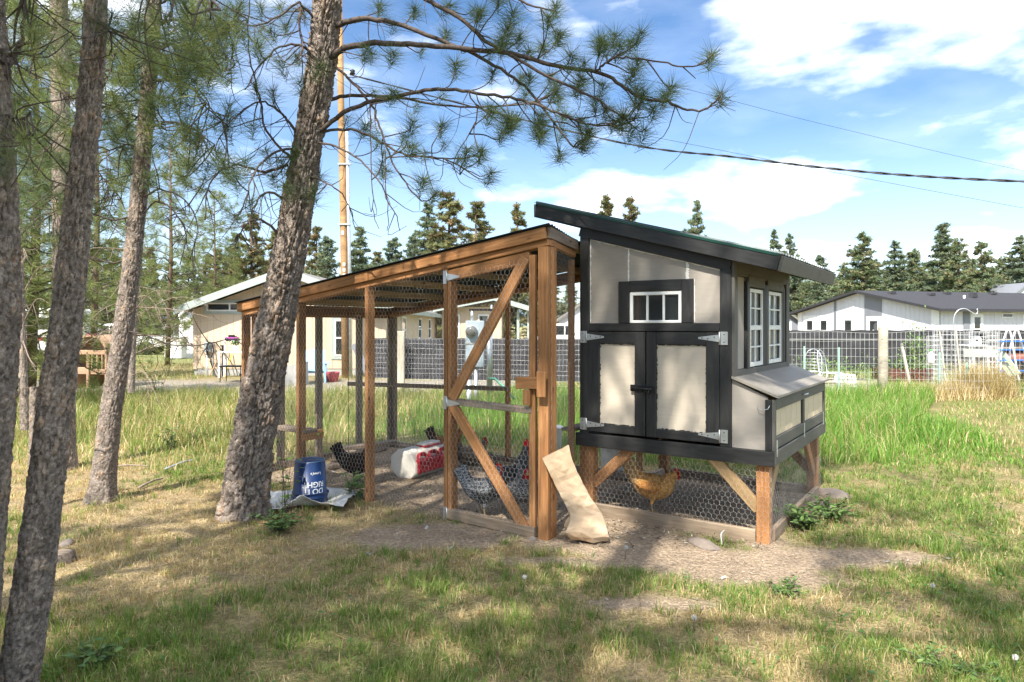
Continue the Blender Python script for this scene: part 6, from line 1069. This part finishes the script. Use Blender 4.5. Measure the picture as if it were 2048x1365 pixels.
# curled feather upright by the buried stone and a fallen stick, a white strip in the grass
ft = MB(); ps = smooth_path([G(1444, 1092), G(1442, 1092) + Vector((0, 0, .08)), G(1447, 1092) + Vector((.01, 0, .12))], 5); ft.tube(ps, [.002, .005, .006, .007, .007, .007, .006, .005, .004, .002, .001], 6); tag(ft.build('feather', M['putty']), 'long pale feather standing upright by the buried stone', 'feather')
for a_, b_, lb, mt_ in (((330, 943), (388, 925), 'pale silvery strip of scrap lying in the dry grass', 'galv'), ((205, 940), (300, 938), 'fallen dark stick behind the thin leaning pine', 'dead_twig'), ((278, 980), (325, 963), 'short fallen stick lying on the dry lawn', 'dead_twig')):
    mb = MB(); p, q = G(*a_), G(*b_); limb(mb, [p + Vector((0, 0, .02)), p.lerp(q, .5) + Vector((0, .03, .04)), q + Vector((0, 0, .03))], .014, .008, 6, 4); tag(mb.build('scrap_strip' if mt_ == 'galv' else 'fallen_stick', M[mt_]), lb, 'scrap' if mt_ == 'galv' else 'stick')
# ------------------------------------------------------------------ weeds
m = Mat('weed_leaf', .5, .3); t_ = m.attr('tint'); m.color(t_); m.translucent(.3, t_); M['leaf'] = m.m
def leaves_mesh(name, pts, dirs, size, pal, seed=0):
    rng = np.random.default_rng(seed); n = len(pts); p = np.array(pts); d = np.array(dirs); d /= np.linalg.norm(d, axis=1, keepdims=True) + 1e-9; up_ = np.array([[0, 0, 1.]]) + rng.normal(0, .35, (n, 3)); sd = np.cross(d, up_); sd /= np.linalg.norm(sd, axis=1, keepdims=True) + 1e-9; s_ = (size * rng.uniform(.6, 1.25, n))[:, None]; nr = np.cross(sd, d)
    V = np.stack([p, p + d * s_ * .35 + sd * s_ * .26 + nr * s_ * .05, p + d * s_ * .75 + sd * s_ * .17, p + d * s_ - nr * s_ * .12, p + d * s_ * .75 - sd * s_ * .17, p + d * s_ * .35 - sd * s_ * .26 + nr * s_ * .05], 1).reshape(-1, 3); i = np.arange(n)[:, None] * 6
    return npmesh(name, V, np.concatenate([np.concatenate([i, i + 1, i + 2, i + 3], 1), np.concatenate([i, i + 3, i + 4, i + 5], 1)]), M['leaf'], False, {'tint': np.repeat(pick(np.array(pal), n, .25), 6, 0)})
WEED = [[.14, .23, .065], [.18, .27, .08], [.10, .18, .055]]
def weed(label, c, h, nst, spread, lsize, seed, nl=9, name='weed'):
    rs_ = random.Random(seed); t = thing(name, label, 'weed', c); mb = MB(); pts, dirs = [], []
    for k in range(nst):
        a = rs_.uniform(0, 6.28); e = Vector((math.cos(a) * spread * rs_.uniform(.3, 1), math.sin(a) * spread * rs_.uniform(.3, 1), h * rs_.uniform(.55, 1.1))); ps = smooth_path([(rs_.gauss(0, .02), rs_.gauss(0, .02), 0), (e.x * .4, e.y * .4, e.z * .6), e], 5); mb.tube(ps, [.003 - .002 * i / len(ps) for i in range(len(ps))], 4)
        for j in range(nl): q = ps[rs_.randint(2, len(ps) - 1)]; pts.append(tuple(q)); b = rs_.uniform(0, 6.28); dirs.append((math.cos(b), math.sin(b), rs_.uniform(-.2, .7)))
    mb.build('stems', M['twig'], t); o = link('leaves', leaves_mesh('leaves', pts, dirs, lsize, WEED, seed), t); o['kind'] = 'stuff'; return t
weed('spindly leafy sapling in front of the blue bucket', G(572, 1032), .62, 9, .30, .055, 3, 6, 'sapling'); weed('low leafy weed clump at the foot of the leaning pine', G(560, 1062), .13, 26, .28, .05, 4); weed('bright leafy weed growing just outside the wire near the dark hen', G(702, 998), .26, 6, .10, .07, 5); weed('small leafy weed at the foot of the second front post', G(722, 1002), .2, 5, .08, .06, 6)
weed('ferny weed clump beside the front corner leg', G(1610, 1058), .16, 40, .26, .045, 7, 10); weed('ferny weed clump along the right sill near the stones', G(1660, 1040), .14, 40, .30, .045, 8, 10); weed('broad leafed thistle in the lower lawn', G(190, 1335), .10, 14, .14, .055, 9, 6); weed('leafy weed in the middle of the lawn by the bare patch', G(1570, 1185), .05, 22, .2, .028, 10); weed('dark weed patch at the lower edge of the lawn', G(1900, 1345), .06, 24, .22, .03, 11); weed('tall seedy weed cluster beyond the meadow', G(320, 800), .9, 14, .9, .08, 12, 8); weed('leafy weed growing in the meadow near the run corner', G(345, 900), .35, 10, .22, .05, 13, 8)
cx_, cy_ = scatter(16000, 2.2, 8.0); g_ = green_of(cx_, cy_); k = (dirt_of(cx_, cy_) < .3) & clear_of(cx_, cy_) & (RNG.uniform(0, 1, len(cx_)) < (g_ - .25) * (.15 + sstep(.3, 2.0, cx_))) ; cx_, cy_ = cx_[k], cy_[k]; a_ = RNG.uniform(0, 6.28, len(cx_)); zz_ = gz(cx_, cy_) + RNG.uniform(.01, .05, len(cx_))
o = link('clover', leaves_mesh('clover', np.stack([cx_, cy_, zz_], -1), np.stack([np.cos(a_), np.sin(a_), RNG.uniform(-.1, .5, len(cx_))], -1), .032, [[.085, .17, .04], [.12, .21, .05], [.07, .14, .04]], 2)); tag(o, 'clover and broad leaved weeds mixed into the green lawn', 'clover', None, 'stuff')
def puff(x, y, label):
    g_ = G(x, y); t = thing('dandelion', label, 'dandelion', g_, 0, 'dandelion clocks'); MB().tube([(0, 0, 0), (.01, 0, .08)], .0018, 5).build('stem', M['twig'], t); rng = np.random.default_rng(int(x)); d = rng.normal(size=(90, 3)); d /= np.linalg.norm(d, axis=1, keepdims=True); c_ = np.array([.01, 0, .085]); o = link('seed_head', lines_mesh('seed_head', np.tile(c_, (90, 1)), c_ + d * .014, .0009, M['putty']), t); o['kind'] = 'stuff'
for x, y, lb in ((1385, 1268, 'white dandelion clock in the lawn below the coop'), (1862, 1200, 'white dandelion clock near the right lawn edge'), (2026, 1352, 'white dandelion clock in the lower right corner'), (1046, 1182, 'white dandelion clock left of the grey bare patch'), (1250, 1120, 'white dandelion clock before the bare soil')): puff(x, y, lb)
# ------------------------------------------------------------------ yard things by the beige house
def leaning(name, label, x0, y0, x1, y1, D0, D1, r, mat, head=None):
    t = thing(name, label, 'garden tool', (0, 0, 0), 0, 'tools against the beige wall'); a, b = P(x0, y0, D0), P(x1, y1, D1); MB().tube([a, b], r, 8).build('handle', mat, t)
    d = (a - b).normalized()
    if head == 'shovel': o = MB().prism([(-.11, .16), (.11, .16), (.12, -.05), (.06, -.17), (0, -.2), (-.06, -.17), (-.12, -.05)], -.012, .012).build('blade', M['rust'], t); o.location = a + d * .05
    elif head == 'rake':
        MB().box((-.17, -.015, -.015), (.17, .015, .015)).build('head', mat, t).location = a
        for k in range(9): MB().tube([(a.x - .16 + k * .04, a.y, a.z), (a.x - .17 + k * .0425, a.y - .03, a.z - .10)], .006, 5).build('tine', mat, t)
    elif head == 'grip': MB().box((-.07, -.02, -.02), (.07, .02, .02), .005).build('grip', M['black_metal'], t).location = b
M['rust'] = plain('rusty_steel', (.23, .095, .07), .7, .3, .2, .25); M['handle_wood'] = plain('tool_handle', (.42, .25, .12), .6); M['yellow'] = plain('yellow_paint', (.62, .44, .05), .5)
leaning('spade', 'rust red spade leaning on the beige wall', 436, 762, 420, 722, 21.3, 21.9, .018, M['black_metal'], 'shovel'); leaning('wood_handled_tool', 'wood handled tool slanting across the spade', 417, 758, 444, 700, 21.3, 21.95, .018, M['handle_wood'], 'grip'); leaning('garden_rake', 'yellow rake leaning on the beige wall', 449, 758, 464, 708, 21.3, 21.95, .018, M['yellow'], 'rake'); leaning('iron_bar', 'dark upright bar against the beige wall', 445, 760, 445, 692, 21.6, 21.95, .022, M['black_metal'], 'grip'); leaning('garden_pole', 'thin pole upright against the beige wall', 455, 755, 455, 700, 21.6, 21.95, .014, M['galv'], None); leaning('tap_pipe', 'dark standpipe rising by the wall box', 426, 755, 426, 684, 21.7, 21.95, .02, M['galv'], None); leaning('grey_pole', 'grey post under the wall box', 415, 757, 414, 700, 21.6, 21.9, .03, M['galv'], None)
bx = thing('hose_reel', 'wall mounted hose coil and grey box on the beige wall', 'hose', (0, 0, 0)); q = P(417, 692, 21.95); MB().box((q.x - .1, 21.84, q.z - .2), (q.x + .1, 21.98, q.z + .12), .01).build('box', M['meter'], bx)
for k in range(3): MB().tube([(q.x + .13 + (.16 + .012 * k) * math.cos(a) * .6, 21.80 - k * .02, q.z - .12 + (.22 + .012 * k) * math.sin(a)) for a in np.linspace(0, 6.28, 20)], .018, 6, False).build('hose', M['black_metal'], bx)
tb_ = thing('garden_table', 'black metal side table by the beige wall', 'table', P(467, 775, 19.5) * 1); c_ = tb_.location.copy(); tb_.location = (c_.x, 19.5, 0); MB().box((-.32, -.25, .43), (.32, .25, .47), .01).build('top', M['black_metal'], tb_)
for sx_ in (-.28, .28):
    for sy_ in (-.2, .2): MB().tube([(sx_, sy_, .43), (sx_ * 1.05, sy_ * 1.05, 0)], .014, 6).build('leg', M['black_metal'], tb_)
pt_ = thing('potting_bench', 'white potting bench with pots and plants behind the black table', 'bench', (P(470, HOR, 21.2).x, 21.2, 0)); MB().box((-.45, -.25, .76), (.45, .25, .80), .01).build('top', M['white'], pt_)
for sx_ in (-.4, .4):
    for sy_ in (-.2, .2): MB().box((sx_ - .03, sy_ - .03, 0), (sx_ + .03, sy_ + .03, .76)).build('leg', M['white'], pt_)
pp = thing('plant_pot', 'potted plant standing on the white potting bench', 'plant', (pt_.location.x + .05, 21.15, .80)); MB().lathe([(.07, 0), (.10, .16), (.105, .18), (.09, .18)], 16).build('pot', M['white'], pp); rng = np.random.default_rng(3); o = link('leaves', leaves_mesh('leaves', rng.normal(0, .06, (160, 3)) + [0, 0, .32], rng.normal(size=(160, 3)) + [0, 0, .6], .10, WEED, 5), pp)
o['kind'] = 'stuff'
tv = thing('toy_vehicle', 'small purple and black toy on the top shelf of the bench', 'toy', (pt_.location.x - .05, 21.1, 1.14)); MB().box((-.2, -.08, .03), (.2, .08, .11), .02).build('body', plain('purple_plastic', (.25, .05, .22), .4), tv); MB().box((-.1, -.07, .11), (.08, .07, .18), .02).build('cab', M['black_metal'], tv)
for sx_ in (-.13, .13): MB().lathe([(.05, -.09), (.05, .09)], 12, (0, 0, 0), Matrix.Translation((sx_, 0, .04)) @ Matrix.Rotation(rad(90), 4, 'X')).build('wheel', M['black_metal'], tv)
MB().box((-.4, -.15, -.02), (.4, .15, .0)).build('rack_shelf', M['white'], pt_).location = (0, 0, 1.14)
for sx_ in (-.36, .36): MB().box((sx_ - .02, .1, .8), (sx_ + .02, .14, 1.12)).build('rack_post', M['white'], pt_)
# adirondack chair
M['sky_blue'] = plain('sky_blue_paint', (.28, .48, .66), .5)
ac = thing('garden_chair', 'pale blue slatted garden chair seen through the run', 'chair', (P(629, HOR, 19.3).x, 19.3, 0), rad(12))
for k in range(6): o = MB().box((-.27 + k * .092, -.012, 0), (-.19 + k * .092, .012, .62 + .05 * math.sin(k / 5 * math.pi)), .004).build('back_slat', M['sky_blue'], ac); o.location = (0, .22, .30); o.rotation_euler = (rad(-18), 0, 0)
for k in range(5): MB().box((-.28, -.32 + k * .10, .33 - k * .018), (.28, -.235 + k * .10, .352 - k * .018), .004).build('seat_slat', M['sky_blue'], ac)
for s_ in (-1, 1): MB().box((s_ * .36 - .07, -.38, .54), (s_ * .36 + .07, .30, .565), .006).build('arm', M['sky_blue'], ac); MB().box((s_ * .31 - .025, -.34, 0), (s_ * .31 + .025, -.24, .54), .004).build('leg', M['sky_blue'], ac); MB().box((s_ * .31 - .025, .18, 0), (s_ * .31 + .025, .28, .54), .004).build('leg', M['sky_blue'], ac)
rc = thing('flower_tub', 'red tub beside the pale blue chair', 'pot', (P(665, HOR, 19.5).x, 19.5, 0)); MB().lathe([(.15, 0), (.2, .25), (.21, .28), (.18, .28), (.15, .05)], 20).build('tub', plain('red_tub', (.45, .08, .09), .5), rc)
gs = thing('grey_tarp', 'grey folded tarp heap left of the pale blue chair', 'tarp', (P(588, HOR, 18.5).x, 18.5, 0)); MB().prism([(-.35, 0), (.3, 0), (.3, .62), (.05, .55), (-.35, .48)], -.3, .3).build('cover', M['concrete'], gs)
tl_ = thing('leaning_board', 'dark board leaning behind the utility pole', 'board', (0, 0, 0)); beam('board', tl_, P(708, 690, 20.5), P(735, 745, 20.2), .12, .16, M['slate'])
# plastic playhouse
M['tan'] = plain('tan_plastic', (.40, .25, .16), .55, .35); ph = thing('playhouse', 'tan plastic toy playhouse with arched roof behind the near trunks', 'playhouse', (P(182, HOR, 17.4).x, 17.4, 0), rad(-8))
for (a, b, c_, d) in ((-.46, -.40, 0, .95), (.40, .46, 0, .95), (-.12, -.04, 0, .95), (-.46, .46, .86, .98), (-.46, -.10, .36, .54), (.0, .46, .36, .50)): MB().box((a, -.03, c_), (b, .03, d), .015).build('front_wall', M['tan'], ph)
for k in range(3): MB().box((.02 + k * .14, -.025, .50), (.06 + k * .14, .025, .87), .012).build('window_bar', M['tan'], ph)
for s_ in (-1, 1): MB().box((s_ * .44 - .03, .035, 0), (s_ * .44 + .03, .95, .95), .015).build('side_wall', M['tan'], ph)
ar = [(.50 * math.cos(a), .95 + .42 * math.sin(a)) for a in np.linspace(0, math.pi, 13)]; MB().prism(ar + [(p[0] * .9, .95 + (p[1] - .95) * .88) for p in ar[::-1]], -.08, 1.0).build('roof', M['tan'], ph); MB().box((-.46, .93, 0), (.46, .98, .95), .01).build('back_wall', M['tan'], ph); MB().tube([(-.05, -.05, 1.37), (.2, -.05, 1.36)], .03, 8).build('roof_flag', plain('crimson_plastic', (.4, .05, .09), .5), ph)
# vehicles far left
def pickup(label, loc, rz_a, body, group='vehicles parked beyond the meadow'):
    t = thing('pickup_truck', label, 'truck', loc, rz_a, group); gl = M['glass']
    o = MB().prism([(-2.6, .55), (-2.6, .98), (-.55, 1.0), (-.5, 1.0), (-.3, 1.02), (1.0, 1.02), (1.5, 1.0), (2.55, .92), (2.68, .75), (2.68, .5), (2.2, .42), (-2.4, .42)], -.92, .92).build('body', body, t); b = o.modifiers.new('b', 'BEVEL'); b.width = .06; b.segments = 2
    o = MB().prism([(-.62, 1.0), (-.45, 1.66), (-.35, 1.72), (.75, 1.72), (.9, 1.68), (1.45, 1.02)], -.80, .80).build('cab', body, t); b = o.modifiers.new('b', 'BEVEL'); b.width = .06; b.segments = 2
    for s_ in (-1, 1):
        MB().prism([(-.42, 1.08), (-.32, 1.58), (.15, 1.60), (.15, 1.08)], s_ * .806 - .006, s_ * .806 + .006).build('side_window', gl, t); MB().prism([(.22, 1.08), (.22, 1.60), (.72, 1.60), (1.2, 1.08)], s_ * .806 - .006, s_ * .806 + .006).build('side_window', gl, t)
        for xw in (-1.7, 1.65):
            w = bpy.data.objects.new('wheel', None); COL.objects.link(w); w.parent = t; w.matrix_local = Matrix.Translation((xw, s_ * .86, .38)) @ Matrix.Rotation(rad(90), 4, 'X'); MB().lathe([(.25, -.11), (.36, -.11), (.38, -.08), (.38, .08), (.36, .11), (.25, .11)], 24).build('tyre', M['black_metal'], w); MB().lathe([(.24, -.10), (.22, .09), (.08, .11), (.02, .11)], 16).build('rim', M['galv'], w)
        MB().box((2.60, s_ * .72 - .14, .72), (2.70, s_ * .72 + .14, .86), .02).build('headlight', M['white_pvc'], t)
    MB().box((2.62, -.9, .42), (2.76, .9, .56), .03).build('bumper', M['galv'], t); MB().add([(.98, -.7, 1.63), (.98, .7, 1.63), (1.45, .7, 1.08), (1.45, -.7, 1.08)], [(0, 1, 2, 3)]).build('windscreen', gl, t); return t
p = P(238, HOR, 38); pickup('white pickup truck parked beyond the playhouse', (p.x, 38, 0), rad(190), M['white']); p = P(290, HOR, 40); pickup('dark old pickup truck parked right of the thin leaning trunk', (p.x + 1.0, 43, 0), rad(160), M['slate']); p = P(1128, HOR, 44); pickup('white truck parked beyond the black cloth between post and coop', (p.x, 40, 0), rad(170), M['white'])
rv = thing('camper_trailer', 'white camper trailer parked in the trees at far left', 'trailer', (P(72, HOR, 30).x, 30, 0), rad(8)); o = MB().prism([(-2.2, .5), (2.2, .5), (2.35, 1.3), (2.0, 2.35), (-2.0, 2.35), (-2.3, 1.6)], -1.0, 1.0).build('body', M['white'], rv); b = o.modifiers.new('b', 'BEVEL'); b.width = .12; b.segments = 3
MB().box((-2.32, -1.012, .95), (2.3, -1.002, 1.12)).build('stripe', plain('red_stripe', (.4, .05, .06), .5), rv)
for a in (-1.4, .6): MB().box((a, -1.02, 1.45), (a + .9, -1.004, 1.95), .005).build('window', M['glass'], rv)
for a in (-.5, .4): MB().lathe([(.33, -.1), (.33, .1)], 20, (0, 0, 0), Matrix.Translation((a, -.9, .33)) @ Matrix.Rotation(rad(90), 4, 'X')).build('wheel', M['black_metal'], rv)
fz = thing('chest_freezer', 'white appliance standing by the grey shed', 'appliance', (P(352, HOR, 33).x, 33, 0)); MB().box((-.4, -.3, .03), (.4, .3, 1.0), .02).build('cabinet', M['white'], fz); MB().box((-.42, -.32, 1.005), (.42, .32, 1.08), .02).build('lid', M['white'], fz); MB().box((-.1, -.34, .98), (.1, -.322, 1.02)).build('handle', M['galv'], fz)
# ------------------------------------------------------------------ garden beyond the wire fence
def bed(label, x0, x1, D, h, mat, soil=True):
    a, b = P(x0, HOR, D).x, P(x1, HOR, D).x; t = thing('raised_bed', label, 'garden bed', (0, 0, 0), 0, 'raised beds in the garden'); dp = .9
    for k in range(2): z0 = h * k / 2; beam('plank', t, (a, D, z0 + h / 4), (b, D, z0 + h / 4), .04, h / 2 - .006, mat); beam('plank', t, (a, D + dp, z0 + h / 4), (b, D + dp, z0 + h / 4), .04, h / 2 - .006, mat)
    for xx in (a, b): beam('plank', t, (xx, D + .022, h / 2), (xx, D + dp - .022, h / 2), .04, h, mat)
    MB().box((a + .03, D + .03, 0), (b - .03, D + dp - .03, h * .85)).build('soil', M['soil'], t)
    return (a, b, D, D + dp, h)
M['soil'] = paint('bed_soil', (.10, .075, .055), .95, .3, 12, .8); M['redwood'] = wood('dark_red_board', (.07, .03, .022), (.12, .05, .038), (.17, .08, .06)); M['pale_board'] = wood('pale_board', (.40, .36, .29), (.52, .48, .40), (.62, .58, .50))
b1 = bed('dark red raised bed behind the bleached post', 1778, 1866, 19.3, .36, M['redwood']); b2 = bed('pale board raised bed right of the nest box', 1645, 1760, 17.2, .22, M['pale_board']); b3 = bed('pale raised bed low beside the tall grass', 1640, 1700, 15.9, .24, M['pale_board'])
def bush(name, label, x, D, r, h, n, size, pal, seed, cat='plant', droop=0):
    rng = np.random.default_rng(seed); t = thing(name, label, cat, (P(x, HOR, D).x, D, 0)); p = rng.normal(0, .5, (n, 3)) * [r, r, h * .5] + [0, 0, h * .55]; p[:, 2] = np.clip(p[:, 2], .02, None); mb = MB()
    for k in range(12): e = p[k * 7]; mb.tube([(0, 0, 0), (e[0] * .5, e[1] * .5, e[2] * .6), tuple(e)], [.008, .006, .003], 4)
    mb.build('stems', M['dead_twig'], t); o = link('leaves', leaves_mesh('leaves', p, p * [1, 1, .4] + rng.normal(0, .3, (n, 3)) + [0, 0, .3], size, pal, seed), t); o['kind'] = 'stuff'
bush('garden_plant', 'leafy vine climbing the black cloth behind the bleached post', 1832, 23.8, .35, 1.5, 420, .09, WEED, 1); bush('garden_plant', 'low leafy row in the dark red bed', 1810, 19.7, .7, .75, 500, .08, WEED, 2); bush('garden_plant', 'green leafy plants in the pale board bed', 1705, 17.8, .7, .6, 420, .07, WEED, 3); bush('garden_plant', 'leafy weeds behind the white chairs', 1640, 20.5, .8, .6, 420, .09, WEED, 4)
bush('garden_plant', 'reddish green low crops along the far cloth', 1890, 22, 1.4, .45, 600, .09, WEED + [[.22, .10, .05]], 6)
# dry straw heaps
def straw_heap(label, x, D, rx, h, n, seed, pal=STRAWS):
    rng = np.random.default_rng(seed); t = thing('dry_grass_clump', label, 'dry grass', (P(x, HOR, D).x, D, 0), 0, 'dead grass clumps in the garden'); bx_ = rng.normal(0, .42, n) * rx; by_ = rng.normal(0, .3, n); a = rng.uniform(0, 6.28, n); L = h * rng.uniform(.4, 1.1, n) * np.exp(-(bx_ / rx) ** 2 * .6); p = np.stack([bx_, by_, np.zeros(n)], -1); tip = p + np.stack([np.cos(a) * L * .55, np.sin(a) * L * .55, L], -1); sd = np.stack([-np.sin(a), np.cos(a), 0 * a], -1) * .007
    V = np.stack([p - sd, p + sd, tip], 1).reshape(-1, 3); i = np.arange(n)[:, None] * 3; o = link('stalks', npmesh('stalks', V, np.concatenate([i, i + 1, i + 2], 1), M['blade'], False, {'tint': np.repeat(pick(pal, n), 3, 0)}), t); o['kind'] = 'stuff'
straw_heap('dry tan grass clump under the bird house', 1968, 15.4, .55, .85, 2600, 1); straw_heap('tangled dead grass clump right of the bleached post', 1845, 15.2, .7, .40, 1500, 2); straw_heap('small dead grass clump at the foot of the wire cages', 1905, 15.3, .5, .45, 1300, 3)
# white wire chairs
def wire_chair(label, x, D, rz_a):
    t = thing('garden_chair', label, 'chair', (P(x, HOR, D).x, D, 0), rz_a, 'white metal chairs in the garden'); w_ = M['galv']
    for s_ in (-1, 1): MB().tube([(s_ * .22, -.2, 0), (s_ * .21, -.2, .43), (s_ * .21, .2, .43), (s_ * .2, .25, .8), (s_ * .12, .28, .95), (0, .29, 1.0)], .012, 8).build('side_tube', w_, t); MB().tube([(s_ * .21, .2, .43), (s_ * .22, .22, 0)], .012, 8).build('leg', w_, t)
    for k in range(7): MB().tube([(-.21, -.2 + k * .066, .43), (.21, -.2 + k * .066, .43)], .007, 6).build('seat_rod', w_, t)
    for k in range(6): z = .5 + k * .08; MB().tube([(-.2, .21 + .03 * k / 3, z), (.2, .21 + .03 * k / 3, z)], .007, 6).build('back_rod', w_, t)
wire_chair('white metal garden chair with arched back right of the coop', 1624, 17.5, rad(-30)); wire_chair('low white metal garden chair behind the second green stake', 1662, 17.0, rad(40))
# stacked white wire basket
wb = thing('wire_basket', 'white wire basket tipped over beside the garden chairs', 'basket', (P(1690, HOR, 16.6).x, 16.6, .0), .3)
for k in range(5): MB().tube([(.28 * math.cos(a) * (1 - .05 * k), .28 * math.sin(a) * (1 - .05 * k), .05 + k * .09) for a in np.linspace(0, 6.28, 20)], .007, 6, False).build('hoop', M['white'], wb)
for k in range(14): a = k * .449; MB().tube([(.28 * math.cos(a), .28 * math.sin(a), .05), (.22 * math.cos(a), .22 * math.sin(a), .41)], .006, 5).build('rod', M['white'], wb)
# leaning pale posts
for k, (x0, y0, x1, y1, lb) in enumerate(((1803, 688, 1824, 792, 'pale board leaning in the garden right of the bleached post'), (1879, 664, 1893, 780, 'thin pale pole leaning among the wire cages'), (1911, 650, 1922, 775, 'thin grey pole standing left of the bird house'))): o = beam('leaning_pole', None, P(x0, y0, 16.2), P(x1, y1, 15.8), .05 if k == 0 else .03, .05 if k == 0 else .03, M['pale_board']); tag(o, lb, 'pole', 'leaning poles in the garden')
# wire cages (tall cylinders of welded wire)
for k, (x, D, r, h_, lb) in enumerate(((1868, 16.4, .16, 1.35, 'narrow wire plant cage holding the plastic jug'), (1905, 17.0, .42, 1.5, 'wide wire plant cage left of the bird house'), (1965, 16.6, .30, 1.45, 'wire plant cage right of the bird house'), (1985, 16.0, .14, 1.5, 'slim wire roll standing beside the green slide'))):
    t = thing('plant_cage', lb, 'plant cage', (P(x, HOR, D).x, D, 0), 0, 'wire plant cages'); A, B = [], []; n = max(14, int(r * 70)); nz = 12
    for i in range(n):
        a, b = 6.2832 * i / n, 6.2832 * (i + 1) / n
        for j in range(nz): A.append((r * math.cos(a), r * math.sin(a), h_ * j / nz)); B.append((r * math.cos(a), r * math.sin(a), h_ * (j + 1) / nz)); A.append((r * math.cos(a), r * math.sin(a), h_ * (j + 1) / nz)); B.append((r * math.cos(b), r * math.sin(b), h_ * (j + 1) / nz))
    o = link('wire_mesh', lines_mesh('wire_mesh', A, B, .0032, M['wire_bright']), t); o['kind'] = 'stuff'
jg = thing('plastic_jug', 'hanging white plastic jug with green cap on a wire cage', 'jug', (P(1862, HOR, 16.1).x, 16.1, 1.6 - (728 - HOR) / FPX * 16.1)); MB().lathe([(.06, 0), (.075, .02), (.078, .18), (.05, .25), (.025, .29)], 16).build('body', M['white_plastic'], jg); MB().lathe([(.03, .29), (.03, .34), (.01, .345)], 12).build('cap', plain('green_cap', (.12, .4, .10), .4), jg)
# bird house on a pole
bd = thing('bird_house', 'small white bird feeder house with grey roof on a pole', 'bird house', (P(1947, HOR, 17.5).x, 17.5, 0)); zb = 1.6 - (692 - HOR) / FPX * 17.5; MB().tube([(0, 0, -.1), (0, 0, zb)], .03, 8).build('pole', M['galv'], bd); MB().box((-.25, -.18, zb), (.25, .18, zb + .025), .005).build('tray', M['white'], bd); MB().prism([(-.13, zb + .025), (.13, zb + .025), (.13, zb + .2), (0, zb + .30), (-.13, zb + .2)], -.12, .12).build('box', M['lav'], bd)
for s_ in (-1, 1): slab('roof', bd, [(0, -.18, zb + .345), (s_ * .25, -.18, zb + .18), (s_ * .25, .18, zb + .18), (0, .18, zb + .345)], .02, M['dark_shingle'])
MB().lathe([(.035, -.002), (.035, .004)], 12, (0, 0, 0), Matrix.Translation((0, -.121, zb + .15)) @ Matrix.Rotation(rad(90), 4, 'X')).build('entrance', M['black_metal'], bd)
# plastic slide set
M['pale_green'] = plain('pale_green_plastic', (.40, .46, .34), .5); sd2 = thing('toy_slide', 'faded green toy slide sloping down beside the ladder', 'slide', (0, 0, 0)); D = 18.2; a, b = P(1988, 700, D), P(2026, 752, D - .4)
beam('chute', sd2, a, b, .42, .03, M['pale_green']); 
for s_ in (-.21, .21): beam('side_rail', sd2, a + Vector((0, s_, .05)), b + Vector((0, s_, .05)), .03, .10, M['pale_green'])
for s_ in (-.18, .18): MB().tube([a + Vector((0, s_, 0)), Vector((a.x - .1, D + s_, 0))], .03, 8).build('leg', M['pale_green'], sd2)
wr = thing('plank_shelf', 'pale green weathered board laid across stakes below the bird house', 'board', (0, 0, 0)); beam('board', wr, P(1928, 706, 16.8), P(1986, 706, 16.8), .05, .19, paint('flaking_pale_paint', (.50, .54, .42), .7, .2, 9, .4, wear=((.45, .33, .16), .62)))
for x in (1940, 1978): MB().tube([P(x, 712, 16.85), Vector((P(x, 712, 16.85).x, 16.85, 0))], .02, 6).build('leg', M['stake'], wr)
# shepherd's hook
hk = thing('plant_hook', 'white curved plant hook rising above the black cloth', 'plant hook', (0, 0, 0)); MB().tube(smooth_path([P(1912, 790, 17), P(1909, 680, 17), P(1907, 640, 17), P(1915, 622, 17), P(1930, 618, 17), P(1945, 626, 17), P(1951, 629, 17), P(1955, 625, 17), P(1954, 618, 17)], 5), .012, 8).build('rod', M['galv'], hk)
# pool ladder with blue treads
ld = thing('pool_ladder', 'white tubular pool ladder with bright blue treads at the picture edge', 'ladder', (0, 0, 0)); D = 17.8; M['tread'] = plain('bright_blue_plastic', (.03, .17, .58), .4)
for (x0, x1, dd_) in ((1999, 2034, 0), (2016, 2056, .45)): MB().tube(smooth_path([P(x0, 765, D + dd_), P(x0 + 4, 700, D + dd_), P(x0 + 12, 668, D + dd_), P(x0 + 17, 661, D + dd_), P(x0 + 22, 668, D + dd_), P(x1 - 4, 720, D + dd_), P(x1 + 4, 765, D + dd_)], 5), .022, 10).build('rail', M['white'], ld)
for y_t in (683, 700, 721, 742): a = P(1998 + (700 - y_t) * .05, y_t, D - .02); b = P(2052, y_t, D + .4); beam('tread', ld, a, b, .10, .035, M['tread'])
bq = thing('barrel_smoker', 'dark barrel trailer partly hidden behind the pool ladder', 'barrel', (P(2040, HOR, 20).x, 20, .55)); o = MB().lathe([(.05, -.8), (.33, -.78), (.35, -.7), (.35, .7), (.33, .78), (.05, .8)], 24, (0, 0, 0), Matrix.Rotation(rad(90), 4, 'Y')).build('drum', M['rust'], bq); MB().lathe([(.15, -.08), (.32, -.1), (.32, .1), (.15, .08)], 20, (0, 0, 0), Matrix.Translation((-.5, -.42, -.23)) @ Matrix.Rotation(rad(90), 4, 'X')).build('wheel', M['black_metal'], bq)
MB().box((-.9, -.35, .36), (1.0, .35, .42), .01).build('deck', M['grey_wood'], bq)
